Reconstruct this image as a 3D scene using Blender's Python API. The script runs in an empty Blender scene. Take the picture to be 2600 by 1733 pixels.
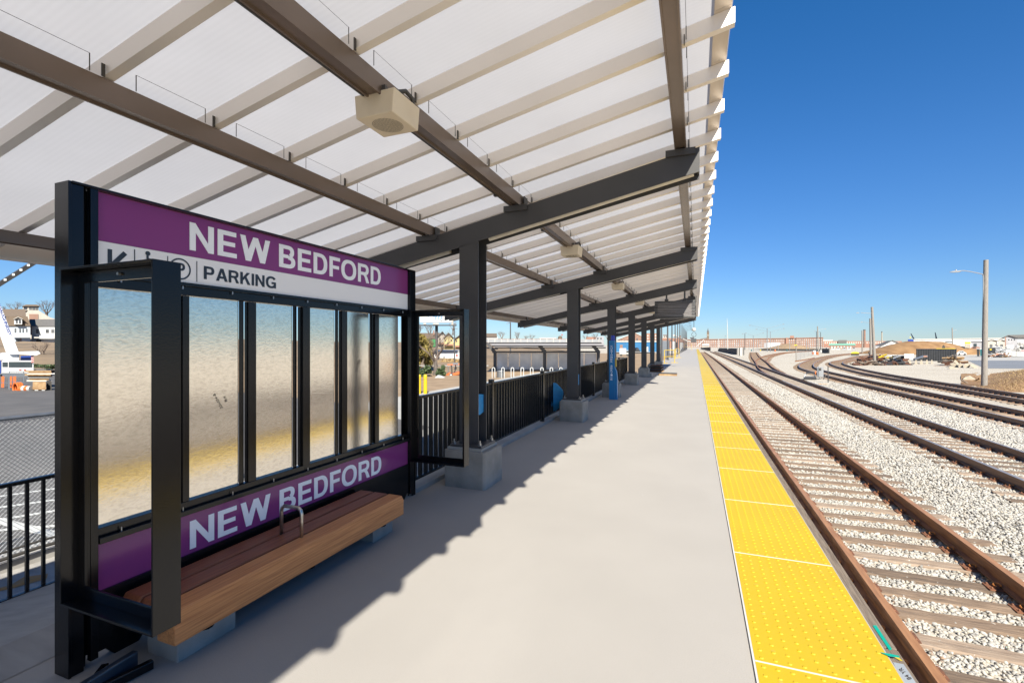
import bpy, bmesh, math, random
import numpy as np
from mathutils import Vector, Matrix

random.seed(7)
rng = np.random.default_rng(7)
SC = bpy.context.scene
COL = SC.collection

# ------------------------------------------------------------------ camera
TH = math.atan(466 / 1190.0)
CT, ST = math.cos(TH), math.sin(TH)
CAMZ = 1.538
cam_d = bpy.data.cameras.new('camera')
cam = bpy.data.objects.new('camera', cam_d)
COL.objects.link(cam)
cam.location = (0, 0, CAMZ)
cam.rotation_euler = (math.radians(90), 0, TH)
cam_d.sensor_width = 36
cam_d.lens = 36 * 1190 / 2600.0
cam_d.shift_y = 8.5 / 2600.0
cam_d.clip_start = 0.02
cam_d.clip_end = 6000
SC.camera = cam

# ------------------------------------------------------------------ sky and sun
SUN = Vector((0.55, -1.10, 1.0)).normalized()          # towards the sun
SUN_EL = math.asin(SUN.z)
SUN_AZ = math.atan2(SUN.x, SUN.y)                       # clockwise from +Y
W = bpy.data.worlds.new('World')
SC.world = W
W.use_nodes = True
nt = W.node_tree
bg = nt.nodes['Background']
sky = nt.nodes.new('ShaderNodeTexSky')
sky.sky_type = 'NISHITA'
sky.sun_disc = False
sky.sun_elevation = SUN_EL
sky.sun_rotation = SUN_AZ
sky.altitude = 0
sky.air_density = 1.0
sky.dust_density = 0.0
sky.ozone_density = 6.0
hsv = nt.nodes.new('ShaderNodeHueSaturation')
hsv.inputs['Saturation'].default_value = 1.05
hsv.inputs['Value'].default_value = 1.0
nt.links.new(sky.outputs[0], hsv.inputs['Color'])
wtc = nt.nodes.new('ShaderNodeTexCoord'); wsp = nt.nodes.new('ShaderNodeSeparateXYZ'); wrp = nt.nodes.new('ShaderNodeValToRGB')
nt.links.new(wtc.outputs['Generated'], wsp.inputs[0]); nt.links.new(wsp.outputs['Z'], wrp.inputs['Fac'])
for i, (p_, c_) in enumerate(((0.0, (0.47, 0.565, 0.71)), (0.10, (0.50, 0.62, 0.77)), (0.30, (0.41, 0.68, 0.89)), (0.62, (0.23, 0.73, 0.98)))):
    e_ = wrp.color_ramp.elements[i] if i < 2 else wrp.color_ramp.elements.new(p_)
    e_.position = p_; e_.color = (*c_, 1)
wmx = nt.nodes.new('ShaderNodeMixRGB'); wmx.blend_type = 'MULTIPLY'; wmx.inputs[0].default_value = 1.0
nt.links.new(hsv.outputs[0], wmx.inputs[1]); nt.links.new(wrp.outputs[0], wmx.inputs[2])
nt.links.new(wmx.outputs[0], bg.inputs['Color'])
bg.inputs['Strength'].default_value = 0.0625

sun_d = bpy.data.lights.new('sun', 'SUN')
sun_d.energy = 4.8
sun_d.angle = math.radians(0.53)
sun_d.color = (1.0, 0.945, 0.82)
sun_o = bpy.data.objects.new('sun', sun_d)
COL.objects.link(sun_o)
sun_o.location = (20, -40, 36)
sun_o.rotation_euler = (-SUN).to_track_quat('-Z', 'Y').to_euler()

SC.view_settings.view_transform = 'Standard'
SC.view_settings.look = 'None'
SC.view_settings.exposure = 1.36
SC.view_settings.gamma = 1.0
SC.cycles.max_bounces = 8
SC.cycles.diffuse_bounces = 4
SC.cycles.transparent_max_bounces = 8
SC.cycles.sample_clamp_indirect = 6

# ------------------------------------------------------------------ placing
def ray(px, py):
    dx = (px - 1300) / 1190.0
    return Vector((dx * CT - ST, dx * ST + CT, -(py - 875) / 1190.0))

def atz(px, py, z):
    d = ray(px, py)
    return Vector((0, 0, CAMZ)) + d * ((z - CAMZ) / d.z)

def atx(px, py, x):
    d = ray(px, py)
    return Vector((0, 0, CAMZ)) + d * (x / d.x)

def atw(px, py, w):
    return Vector((0, 0, CAMZ)) + ray(px, py) * w

def deep(px, d):
    v = ray(px, 875); v.z = 0
    return v.normalized() * d

# ------------------------------------------------------------------ mesh builder
class MB:
    def __init__(s, T=None):
        s.v, s.f, s.mi, s.m, s.T = [], [], [], 0, T

    def add(s, vs, fs):
        b = len(s.v)
        if s.T is not None:
            vs = [tuple(s.T @ Vector(p)) for p in vs]
        s.v.extend([tuple(p) for p in vs])
        for f in fs:
            s.f.append(tuple(i + b for i in f))
            s.mi.append(s.m)

    def box(s, x0, x1, y0, y1, z0, z1):
        s.hexa([(x0, y0, z0), (x1, y0, z0), (x1, y1, z0), (x0, y1, z0),
                (x0, y0, z1), (x1, y0, z1), (x1, y1, z1), (x0, y1, z1)])

    def hexa(s, p):
        s.add(p, [(3, 2, 1, 0), (4, 5, 6, 7), (0, 1, 5, 4), (1, 2, 6, 5), (2, 3, 7, 6), (3, 0, 4, 7)])

    def prism(s, poly, axis, a0, a1):
        n = len(poly)
        def P(p, a):
            if axis == 'x': return (a, p[0], p[1])
            if axis == 'y': return (p[0], a, p[1])
            return (p[0], p[1], a)
        vs = [P(p, a0) for p in poly] + [P(p, a1) for p in poly]
        fs = [tuple(range(n))[::-1], tuple(range(n, 2 * n))]
        fs += [(i, (i + 1) % n, (i + 1) % n + n, i + n) for i in range(n)]
        s.add(vs, fs)

    def tube(s, path, r, n=8, caps=True):
        path = [Vector(p) for p in path]
        rs = r if isinstance(r, (list, tuple)) else [r] * len(path)
        d = (path[1] - path[0]).normalized()
        up = Vector((0, 0, 1)) if abs(d.z) < 0.9 else Vector((1, 0, 0))
        a = d.cross(up).normalized()
        vs, fs = [], []
        for i, p in enumerate(path):
            if i == 0: t = path[1] - path[0]
            elif i == len(path) - 1: t = path[-1] - path[-2]
            else: t = (path[i + 1] - path[i]).normalized() + (path[i] - path[i - 1]).normalized()
            t.normalize()
            a = (a - t * a.dot(t)).normalized()
            b = t.cross(a)
            for k in range(n):
                th = 2 * math.pi * k / n
                vs.append(p + (a * math.cos(th) + b * math.sin(th)) * rs[i])
        for i in range(len(path) - 1):
            for k in range(n):
                k2 = (k + 1) % n
                fs.append((i * n + k, i * n + k2, (i + 1) * n + k2, (i + 1) * n + k))
        if caps:
            fs.append(tuple(range(n))[::-1])
            fs.append(tuple((len(path) - 1) * n + k for k in range(n)))
        s.add(vs, fs)

    def lathe(s, prof, c, n=16):
        vs, fs = [], []
        for (r, z) in prof:
            for k in range(n):
                th = 2 * math.pi * k / n
                vs.append((c[0] + r * math.cos(th), c[1] + r * math.sin(th), c[2] + z))
        for i in range(len(prof) - 1):
            for k in range(n):
                k2 = (k + 1) % n
                fs.append((i * n + k, i * n + k2, (i + 1) * n + k2, (i + 1) * n + k))
        fs.append(tuple(range(n))[::-1])
        fs.append(tuple((len(prof) - 1) * n + k for k in range(n)))
        s.add(vs, fs)

    def px(s, x0, x1, y0, y1, w, d):
        """solid block whose face spans that picture rectangle at depth w, d metres deep"""
        k = w / 1190.0
        r0, r1 = (x0 - 1300) * k, (x1 - 1300) * k
        z1, z0 = CAMZ - (y0 - 875) * k, CAMZ - (y1 - 875) * k
        e = deep((x0 + x1) / 2, d)
        def P(r, q, z): return (r * CT - w * ST + e.x * q, r * ST + w * CT + e.y * q, z)
        s.hexa([P(r0, 0, z0), P(r1, 0, z0), P(r1, 1, z0), P(r0, 1, z0),
                P(r0, 0, z1), P(r1, 0, z1), P(r1, 1, z1), P(r0, 1, z1)])

    def pxpoly(s, pts, w, d):
        k = w / 1190.0
        e = deep(sum(p[0] for p in pts) / len(pts), d)
        def P(p, q):
            r, z = (p[0] - 1300) * k, CAMZ - (p[1] - 875) * k
            return (r * CT - w * ST + e.x * q, r * ST + w * CT + e.y * q, z)
        n = len(pts)
        vs = [P(p, 0) for p in pts] + [P(p, 1) for p in pts]
        fs = [tuple(range(n)), tuple(range(n, 2 * n))[::-1]]
        fs += [(i, i + n, (i + 1) % n + n, (i + 1) % n) for i in range(n)]
        s.add(vs, fs)

    def build(s, name, mat, parent=None, smooth=False, bevel=0, recalc=True, at=None):
        o0 = Vector(ORI.get(parent.name, (0, 0, 0))) if parent is not None else Vector(at or (0, 0, 0))
        me = bpy.data.meshes.new(name)
        vv = [(p[0] - o0.x, p[1] - o0.y, p[2] - o0.z) for p in s.v]
        me.from_pydata(vv, [], s.f)
        mats = mat if isinstance(mat, list) else [mat]
        for m in mats: me.materials.append(m)
        if len(mats) > 1:
            me.polygons.foreach_set('material_index', s.mi)
        if recalc and len(s.f) < 60000:
            bm = bmesh.new(); bm.from_mesh(me)
            bmesh.ops.recalc_face_normals(bm, faces=bm.faces)
            bm.to_mesh(me); bm.free()
        if smooth:
            me.polygons.foreach_set('use_smooth', [True] * len(me.polygons))
        me.update()
        o = bpy.data.objects.new(name, me)
        COL.objects.link(o)
        if parent is not None:
            o.parent = parent
            ORI[o.name] = tuple(o0)
        else:
            o.location = o0
            ORI[o.name] = tuple(o0)
        if bevel:
            b = o.modifiers.new('bevel', 'BEVEL'); b.width = bevel; b.segments = 2
            b.limit_method = 'ANGLE'; b.angle_limit = math.radians(40)
        return o

ORI = {}

def thing(name, label, cat, loc=(0, 0, 0), group=None):
    o = bpy.data.objects.new(name, None); COL.objects.link(o)
    o.location = loc; ORI[o.name] = tuple(loc)
    o.empty_display_size = 0.1
    o['label'] = label; o['category'] = cat
    if group: o['group'] = group
    return o

def tag(o, label, cat, group=None):
    o['label'] = label; o['category'] = cat
    if group: o['group'] = group
    return o

def struct(o):
    o['kind'] = 'structure'; return o

def dup_tree(o, loc, label=None, rotz=None):
    c = o.copy(); COL.objects.link(c); c.location = loc
    if label: c['label'] = label
    if rotz is not None: c.rotation_euler = (0, 0, rotz)
    for ch in list(o.children):
        d = ch.copy(); COL.objects.link(d); d.parent = c
        for g in list(ch.children):
            e = g.copy(); COL.objects.link(e); e.parent = d
    return c

ORD = ['first', 'second', 'third', 'fourth', 'fifth', 'sixth', 'seventh', 'eighth', 'ninth', 'tenth', 'eleventh',
       'twelfth', 'thirteenth', 'fourteenth', 'fifteenth', 'sixteenth']

# ------------------------------------------------------------------ materials
def pm(name, c1, c2=None, rough=0.6, metal=0.0, vs=4.0, stretch=(1, 1, 1), bump=0.0, bs=60.0, lo=0.35, hi=0.65,
       spec=0.5, coat=0.0, detail=6.0, rvar=0.0):
    m = bpy.data.materials.new(name); m.use_nodes = True
    t = m.node_tree; N = t.nodes; L = t.links
    b = N['Principled BSDF']
    b.inputs['Roughness'].default_value = rough
    b.inputs['Metallic'].default_value = metal
    b.inputs['Specular IOR Level'].default_value = spec
    b.inputs['Coat Weight'].default_value = coat
    b.inputs['Coat Roughness'].default_value = 0.08
    if c2 is None: c2 = tuple(x * 0.86 for x in c1)
    tc = N.new('ShaderNodeTexCoord'); mp = N.new('ShaderNodeMapping')
    mp.inputs['Scale'].default_value = stretch
    L.new(tc.outputs['Object'], mp.inputs['Vector'])
    n1 = N.new('ShaderNodeTexNoise'); n1.inputs['Scale'].default_value = vs; n1.inputs['Detail'].default_value = detail
    L.new(mp.outputs[0], n1.inputs['Vector'])
    r = N.new('ShaderNodeValToRGB')
    r.color_ramp.elements[0].position = lo; r.color_ramp.elements[1].position = hi
    r.color_ramp.elements[0].color = (*c2, 1); r.color_ramp.elements[1].color = (*c1, 1)
    L.new(n1.outputs['Fac'], r.inputs['Fac'])
    L.new(r.outputs['Color'], b.inputs['Base Color'])
    if rvar:
        mr = N.new('ShaderNodeMapRange'); mr.inputs['To Min'].default_value = max(0, rough - rvar)
        mr.inputs['To Max'].default_value = rough + rvar
        L.new(n1.outputs['Fac'], mr.inputs['Value']); L.new(mr.outputs[0], b.inputs['Roughness'])
    if bump:
        n2 = N.new('ShaderNodeTexNoise'); n2.inputs['Scale'].default_value = bs; n2.inputs['Detail'].default_value = 4
        L.new(mp.outputs[0], n2.inputs['Vector'])
        bp = N.new('ShaderNodeBump'); bp.inputs['Strength'].default_value = bump; bp.inputs['Distance'].default_value = 0.02
        L.new(n2.outputs['Fac'], bp.inputs['Height']); L.new(bp.outputs[0], b.inputs['Normal'])
    return m

def island_random(m, c_list, lo=0.0, hi=1.0):
    """give each loose piece of a mesh its own tone"""
    t = m.node_tree; N = t.nodes; L = t.links
    g = N.new('ShaderNodeNewGeometry'); r = N.new('ShaderNodeValToRGB')
    els = r.color_ramp.elements
    while len(els) < len(c_list): els.new(0.5)
    for i, c in enumerate(c_list):
        els[i].position = i / (len(c_list) - 1); els[i].color = (*c, 1)
    L.new(g.outputs['Random Per Island'], r.inputs['Fac'])
    L.new(r.outputs['Color'], N['Principled BSDF'].inputs['Base Color'])
    return m

M = {}
M['curb'] = pm('curb_concrete', (0.52, 0.50, 0.47), (0.42, 0.40, 0.38), 0.9, vs=3, bump=0.1, bs=120)
M['apron'] = pm('broom_concrete', (0.50, 0.48, 0.46), (0.38, 0.365, 0.35), 0.9, vs=2.2, stretch=(1, 4, 1), bump=0.15, bs=120)
M['pedestal'] = pm('cast_concrete', (0.50, 0.475, 0.435), (0.32, 0.305, 0.28), 0.8, vs=5, bump=0.15, bs=70, lo=0.3, hi=0.7)
M['grout'] = pm('grout', (0.5, 0.5, 0.48), rough=0.9)
M['yellow'] = pm('tactile_yellow', (0.72, 0.50, 0.010), (0.665, 0.455, 0.012), 0.5, vs=1.3, bump=0.02, bs=200, detail=9)
M['white_line'] = pm('white_sealant', (0.78, 0.77, 0.74), rough=0.6)
M['timber'] = pm('edge_timber', (0.30, 0.235, 0.18), (0.16, 0.12, 0.09), 0.85, vs=9, stretch=(14, 0.7, 14), bump=0.25, bs=20)
M['steel'] = pm('dark_painted_steel', (0.060, 0.058, 0.060), (0.050, 0.049, 0.051), 0.42, vs=2, bump=0.03, bs=300)
M['purlin'] = pm('bronze_painted_steel', (0.195, 0.146, 0.118), (0.165, 0.125, 0.10), 0.27, metal=0.4, vs=2, bump=0.02, bs=200)
M['rail_black'] = pm('railing_black', (0.012, 0.012, 0.013), rough=0.22, vs=3)
M['black'] = pm('gloss_black_paint', (0.0055, 0.0055, 0.0065), (0.004, 0.004, 0.005), 0.17, vs=3, bump=0.035, bs=140, spec=0.4)
M['dark_edge'] = pm('sealant_black', (0.012, 0.012, 0.013), (0.03, 0.03, 0.03), 0.6, vs=30)
M['alu'] = pm('anodised_rib', (0.84, 0.78, 0.72), (0.80, 0.74, 0.68), 0.36, vs=1.5, spec=0.5, metal=0.25)
M['fascia'] = pm('eave_trim', (0.62, 0.55, 0.47), (0.58, 0.51, 0.44), 0.36, vs=1.5, metal=0.4)
M['lamp_tube'] = pm('lamp_diffuser', (0.72, 0.66, 0.56), rough=0.35)
M['bolt'] = pm('zinc_bolt', (0.5, 0.5, 0.5), (0.35, 0.35, 0.35), 0.35, metal=0.9, vs=40)
M['speaker'] = pm('speaker_cream', (0.72, 0.62, 0.47), (0.66, 0.56, 0.42), 0.5, vs=4, bump=0.02)
M['hole'] = pm('perforation', (0.03, 0.026, 0.022), rough=0.8)
M['wire'] = pm('dark_wire', (0.05, 0.045, 0.04), rough=0.5)
M['purple'] = pm('sign_purple', (0.235, 0.042, 0.180), (0.225, 0.040, 0.172), 0.16, vs=1, spec=0.45)
M['sign_white'] = pm('sign_white', (0.86, 0.84, 0.83), (0.83, 0.81, 0.80), 0.3, vs=1)
M['letter'] = pm('sign_letter', (0.90, 0.90, 0.92), (0.88, 0.88, 0.90), 0.35, vs=1)
M['navy'] = pm('sign_navy', (0.018, 0.030, 0.048), rough=0.4)
M['ink'] = pm('marker_ink', (0.03, 0.02, 0.015), rough=0.6)
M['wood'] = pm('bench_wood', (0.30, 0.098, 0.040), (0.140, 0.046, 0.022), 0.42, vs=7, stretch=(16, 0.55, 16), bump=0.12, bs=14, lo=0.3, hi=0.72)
M['wood_front'] = pm('bounce_lit_bench_wood', (0.62, 0.27, 0.095), (0.37, 0.135, 0.045), 0.45, vs=7, stretch=(16, 0.55, 16), bump=0.12, bs=14, lo=0.3, hi=0.72)  # front plank lightened in colour for light bounced off the sunlit platform
M['bar_steel'] = pm('black_steel_sky_tint', (0.045, 0.070, 0.105), (0.035, 0.055, 0.085), 0.28, vs=6, coat=0.6)  # black steel; the sky's reflection is painted in as a blue tint
M['stainless'] = pm('stainless_tube', (0.55, 0.52, 0.48), (0.38, 0.35, 0.32), 0.32, metal=0.95, vs=30)
M['rail'] = pm('rusty_rail', (0.29, 0.128, 0.050), (0.135, 0.058, 0.027), 0.6, vs=5, stretch=(6, 0.6, 6), bump=0.1, bs=40)
M['rail_dark'] = pm('worn_rail', (0.26, 0.15, 0.09), (0.15, 0.085, 0.055), 0.55, vs=5, stretch=(6, 0.6, 6))
M['rail_top'] = pm('rail_running_top', (0.39, 0.195, 0.088), (0.28, 0.135, 0.060), 0.45, vs=5, stretch=(6, 0.6, 6), metal=0.25)
M['rail_shine'] = pm('polished_rail_top', (0.42, 0.38, 0.36), (0.33, 0.28, 0.25), 0.34, metal=0.6, vs=5)
M['plate'] = pm('rust_plate', (0.33, 0.13, 0.06), (0.16, 0.07, 0.04), 0.8, vs=25)
M['clip'] = pm('orange_clip', (0.75, 0.30, 0.07), (0.6, 0.2, 0.05), 0.6, vs=25)
M['green_tape'] = pm('green_tape', (0.0, 0.46, 0.34), rough=0.5)
M['grey_tape'] = pm('grey_tape', (0.42, 0.46, 0.50), rough=0.45)
M['yellow_tape'] = pm('yellow_tape', (0.8, 0.62, 0.05), rough=0.5)
M['blue_tape'] = pm('blue_tape', (0.02, 0.27, 0.55), (0.02, 0.22, 0.47), rough=0.55, vs=20, bump=0.3, bs=40)
M['kiosk'] = pm('kiosk_blue', (0.012, 0.165, 0.40), (0.010, 0.15, 0.37), 0.35, vs=2)
M['beacon'] = pm('beacon_blue', (0.01, 0.03, 0.40), rough=0.12)
M['gate'] = pm('safety_yellow', (0.80, 0.55, 0.06), rough=0.5)
M['asphalt'] = pm('asphalt', (0.155, 0.145, 0.14), (0.105, 0.10, 0.098), 0.9, vs=0.8, bump=0.2, bs=90, lo=0.3, hi=0.7)
M['path'] = pm('path_concrete', (0.56, 0.54, 0.50), (0.48, 0.46, 0.43), 0.9, vs=0.6)
M['paint'] = pm('road_paint', (0.75, 0.75, 0.72), (0.6, 0.6, 0.58), 0.7, vs=6)
M['orange_paint'] = pm('orange_paint', (0.62, 0.26, 0.04), (0.45, 0.30, 0.16), 0.8, vs=8)
M['mulch'] = pm('dry_soil', (0.44, 0.31, 0.19), (0.33, 0.225, 0.13), 0.95, vs=1.2, bump=0.4, bs=20)
M['drygrass'] = pm('dry_grass_soil', (0.45, 0.265, 0.12), (0.27, 0.145, 0.06), 0.95, vs=0.5, stretch=(1, 0.3, 2), bump=0.6, bs=3, lo=0.3, hi=0.72)
M['galv'] = pm('galvanised', (0.5, 0.52, 0.54), (0.4, 0.42, 0.44), 0.42, metal=0.8, vs=12)
M['pole'] = pm('weathered_pole', (0.40, 0.365, 0.325), (0.28, 0.25, 0.22), 0.9, vs=6, stretch=(8, 8, 0.6), bump=0.2, bs=20)
M['lamp_grey'] = pm('lamp_grey', (0.50, 0.51, 0.52), rough=0.4, metal=0.3)
M['brick'] = pm('mill_brick', (0.36, 0.215, 0.16), (0.30, 0.175, 0.13), 0.9, vs=0.35)
M['brick_pale'] = pm('pale_brick', (0.42, 0.22, 0.15), (0.35, 0.18, 0.13), 0.9, vs=0.35)
M['window'] = pm('window_glass', (0.055, 0.06, 0.07), (0.16, 0.16, 0.16), 0.2, vs=0.5)
M['trim'] = pm('pale_trim', (0.70, 0.67, 0.62), rough=0.7)
M['roof_brown'] = pm('brown_shingle', (0.22, 0.16, 0.11), (0.17, 0.125, 0.09), 0.9, vs=3, stretch=(1, 1, 6))
M['roof_grey'] = pm('grey_shingle', (0.19, 0.18, 0.175), (0.14, 0.135, 0.13), 0.9, vs=3, stretch=(1, 1, 6))
M['white_wall'] = pm('white_siding', (0.76, 0.76, 0.74), (0.68, 0.68, 0.67), 0.7, vs=1, stretch=(0.3, 0.3, 10))
M['pale_wall'] = pm('pale_blue_siding', (0.55, 0.60, 0.66), (0.48, 0.53, 0.58), 0.7, vs=1, stretch=(0.3, 0.3, 10))
M['tan_wall'] = pm('tan_siding', (0.58, 0.52, 0.45), (0.50, 0.45, 0.39), 0.8, vs=1)
M['grey_wall'] = pm('grey_siding', (0.44, 0.43, 0.45), (0.38, 0.375, 0.39), 0.8, vs=1)
M['yellow_wall'] = pm('yellow_siding', (0.68, 0.56, 0.26), (0.60, 0.49, 0.23), 0.8, vs=1)
M['blue_wall'] = pm('blue_metal_siding', (0.02, 0.19, 0.42), (0.02, 0.16, 0.36), 0.5, vs=1)
M['green_roof'] = pm('copper_green_roof', (0.22, 0.50, 0.40), rough=0.6)
M['crane_white'] = pm('crane_white', (0.80, 0.80, 0.80), (0.72, 0.72, 0.72), 0.3, vs=1)
M['crane_blue'] = pm('crane_blue', (0.015, 0.06, 0.36), rough=0.35)
M['red'] = pm('red_paint', (0.55, 0.05, 0.03), rough=0.5)
M['orange'] = pm('safety_orange', (0.85, 0.19, 0.03), (0.75, 0.15, 0.03), 0.5, vs=5)
M['plastic_white'] = pm('plastic_white', (0.78, 0.78, 0.76), (0.6, 0.6, 0.58), 0.5, vs=3)
M['plywood'] = pm('plywood', (0.55, 0.37, 0.19), (0.35, 0.20, 0.09), 0.8, vs=3)
M['bark'] = pm('grey_bark', (0.20, 0.165, 0.14), (0.13, 0.105, 0.09), 0.95, vs=6)
M['twig'] = pm('brown_twigs', (0.25, 0.19, 0.155), (0.17, 0.125, 0.10), 0.95, vs=2)
M['leaf_olive'] = island_random(pm('olive_leaves', (0.2, 0.17, 0.03), rough=0.7), [(0.10, 0.085, 0.012), (0.22, 0.165, 0.025), (0.32, 0.24, 0.05)])
M['leaf_green'] = island_random(pm('evergreen_leaves', (0.05, 0.09, 0.02), rough=0.7), [(0.015, 0.035, 0.010), (0.045, 0.085, 0.022), (0.09, 0.13, 0.04)])
M['dryblade'] = island_random(pm('dry_grass_blades', (0.4, 0.28, 0.12), rough=0.9), [(0.28, 0.17, 0.07), (0.46, 0.31, 0.14), (0.58, 0.43, 0.22)])
M['tarp_green'] = pm('green_mesh', (0.01, 0.34, 0.09), (0.01, 0.25, 0.06), 0.6, vs=3)
M['silt'] = pm('black_fabric', (0.012, 0.012, 0.014), (0.03, 0.03, 0.03), 0.7, vs=3)
M['container'] = pm('dark_container', (0.045, 0.047, 0.052), (0.035, 0.036, 0.04), 0.5, vs=2)
M['rust_steel'] = pm('rusted_scrap', (0.20, 0.075, 0.035), (0.09, 0.04, 0.025), 0.85, vs=6)
M['barrier'] = pm('barrier_concrete', (0.55, 0.48, 0.37), (0.42, 0.36, 0.28), 0.9, vs=2)
M['teal'] = pm('teal_plastic', (0.02, 0.17, 0.19), rough=0.5)
M['glass_dark'] = pm('dark_glass', (0.03, 0.045, 0.055), (0.05, 0.07, 0.08), 0.12, vs=1)
M['hiyellow'] = pm('bright_yellow', (0.85, 0.62, 0.02), rough=0.5)
M['film'] = pm('wrapped_screen', (0.095, 0.085, 0.085), (0.16, 0.15, 0.15), 0.24, vs=4, stretch=(0.7, 0.7, 9), bump=0.35, bs=7)
M['screen'] = pm('dull_screen', (0.03, 0.028, 0.03), rough=0.3)
M['bollard'] = pm('bollard_yellow', (0.85, 0.58, 0.01), (0.8, 0.52, 0.01), 0.4, vs=2)
M['water'] = pm('wet_asphalt', (0.27, 0.28, 0.30), (0.23, 0.24, 0.26), 0.7, vs=0.5)
M['lawn'] = pm('pale_lawn', (0.30, 0.27, 0.10), (0.20, 0.19, 0.07), 0.95, vs=0.6)
M['hill'] = pm('winter_hillside', (0.36, 0.25, 0.15), (0.22, 0.16, 0.10), 0.95, vs=0.15, detail=9)

# translucent roof sheet: daylight passes through it
def roof_mat():
    m = bpy.data.materials.new('polycarbonate_roof'); m.use_nodes = True
    t = m.node_tree; N = t.nodes; L = t.links
    out = N['Material Output']; N.remove(N['Principled BSDF'])
    d = N.new('ShaderNodeBsdfDiffuse'); tr = N.new('ShaderNodeBsdfTranslucent')
    gl = N.new('ShaderNodeBsdfGlossy'); gl.inputs['Roughness'].default_value = 0.25
    tc = N.new('ShaderNodeTexCoord'); n = N.new('ShaderNodeTexNoise'); n.inputs['Scale'].default_value = 0.7
    L.new(tc.outputs['Object'], n.inputs['Vector'])
    r = N.new('ShaderNodeValToRGB')
    r.color_ramp.elements[0].position = 0.3; r.color_ramp.elements[1].position = 0.7
    r.color_ramp.elements[0].color = (0.585, 0.572, 0.580, 1); r.color_ramp.elements[1].color = (0.640, 0.626, 0.638, 1)
    L.new(n.outputs['Fac'], r.inputs['Fac'])
    w2 = N.new('ShaderNodeTexWave'); w2.bands_direction = 'Y'; w2.inputs['Scale'].default_value = 9.5; w2.inputs['Distortion'].default_value = 0.0
    L.new(tc.outputs['Object'], w2.inputs['Vector'])
    mr = N.new('ShaderNodeMapRange'); mr.inputs['To Min'].default_value = 0.955; mr.inputs['To Max'].default_value = 1.0
    L.new(w2.outputs['Fac'], mr.inputs['Value'])
    n3 = N.new('ShaderNodeTexNoise'); n3.inputs['Scale'].default_value = 3.0; n3.inputs['Detail'].default_value = 8; n3.inputs['Roughness'].default_value = 0.7
    L.new(tc.outputs['Object'], n3.inputs['Vector'])
    m3 = N.new('ShaderNodeMapRange'); m3.inputs['From Min'].default_value = 0.35; m3.inputs['From Max'].default_value = 0.65; m3.inputs['To Min'].default_value = 0.95
    L.new(n3.outputs['Fac'], m3.inputs['Value'])
    mm = N.new('ShaderNodeMath'); mm.operation = 'MULTIPLY'; L.new(mr.outputs[0], mm.inputs[0]); L.new(m3.outputs[0], mm.inputs[1])
    vm = N.new('ShaderNodeVectorMath'); vm.operation = 'SCALE'; L.new(r.outputs[0], vm.inputs[0]); L.new(mm.outputs[0], vm.inputs['Scale'])
    L.new(vm.outputs[0], tr.inputs['Color'])
    d.inputs['Color'].default_value = (0.46, 0.45, 0.44, 1)
    wv = N.new('ShaderNodeTexWave'); wv.bands_direction = 'Y'; wv.inputs['Scale'].default_value = 28
    L.new(tc.outputs['Object'], wv.inputs['Vector'])
    bp = N.new('ShaderNodeBump'); bp.inputs['Strength'].default_value = 0.05
    L.new(wv.outputs['Fac'], bp.inputs['Height']); L.new(bp.outputs[0], gl.inputs['Normal'])
    mx = N.new('ShaderNodeMixShader'); mx.inputs[0].default_value = 0.465
    L.new(d.outputs[0], mx.inputs[1]); L.new(tr.outputs[0], mx.inputs[2])
    m2 = N.new('ShaderNodeMixShader'); m2.inputs[0].default_value = 0.045
    L.new(mx.outputs[0], m2.inputs[1]); L.new(gl.outputs[0], m2.inputs[2])
    L.new(m2.outputs[0], out.inputs['Surface'])
    return m
M['roof'] = roof_mat()

def floor_mat():
    m = pm('platform_concrete', (0.495, 0.466, 0.436), (0.465, 0.438, 0.410), 0.85, vs=1.1, bump=0.12, bs=220, detail=9)
    t = m.node_tree; N = t.nodes; L = t.links
    b = N['Principled BSDF']; src = b.inputs['Base Color'].links[0].from_socket
    tc = N.new('ShaderNodeTexCoord')
    def layer(src, node_scale, lo, hi, col, amt, kind='noise', stretch=(1, 1, 1)):
        mp = N.new('ShaderNodeMapping'); mp.inputs['Scale'].default_value = stretch; L.new(tc.outputs['Object'], mp.inputs['Vector'])
        if kind == 'noise':
            n = N.new('ShaderNodeTexNoise'); n.inputs['Scale'].default_value = node_scale; n.inputs['Detail'].default_value = 5; out = n.outputs['Fac']
        else:
            n = N.new('ShaderNodeTexVoronoi'); n.inputs['Scale'].default_value = node_scale; out = n.outputs['Distance']
        L.new(mp.outputs[0], n.inputs['Vector'])
        r = N.new('ShaderNodeMapRange'); r.inputs['From Min'].default_value = lo; r.inputs['From Max'].default_value = hi
        r.inputs['To Min'].default_value = 0.0; r.inputs['To Max'].default_value = amt
        L.new(out, r.inputs['Value'])
        x = N.new('ShaderNodeMixRGB'); x.inputs[2].default_value = (*col, 1)
        L.new(r.outputs[0], x.inputs[0]); L.new(src, x.inputs[1])
        return x.outputs[0]
    c = layer(src, 190, 0.45, 0.78, (0.24, 0.22, 0.20), 0.55)                       # grit
    c = layer(c, 0.55, 0.56, 0.75, (0.38, 0.355, 0.33), 0.25, stretch=(1.6, 0.5, 1))   # traffic film
    c = layer(c, 1.35, 0.035, 0.012, (0.20, 0.185, 0.17), 0.75, 'voronoi')           # old gum
    c = layer(c, 3.1, 0.018, 0.006, (0.62, 0.60, 0.57), 0.7, 'voronoi', (1, 0.6, 1)) # paint flecks
    L.new(c, b.inputs['Base Color'])
    return m
M['floor'] = floor_mat()

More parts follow.
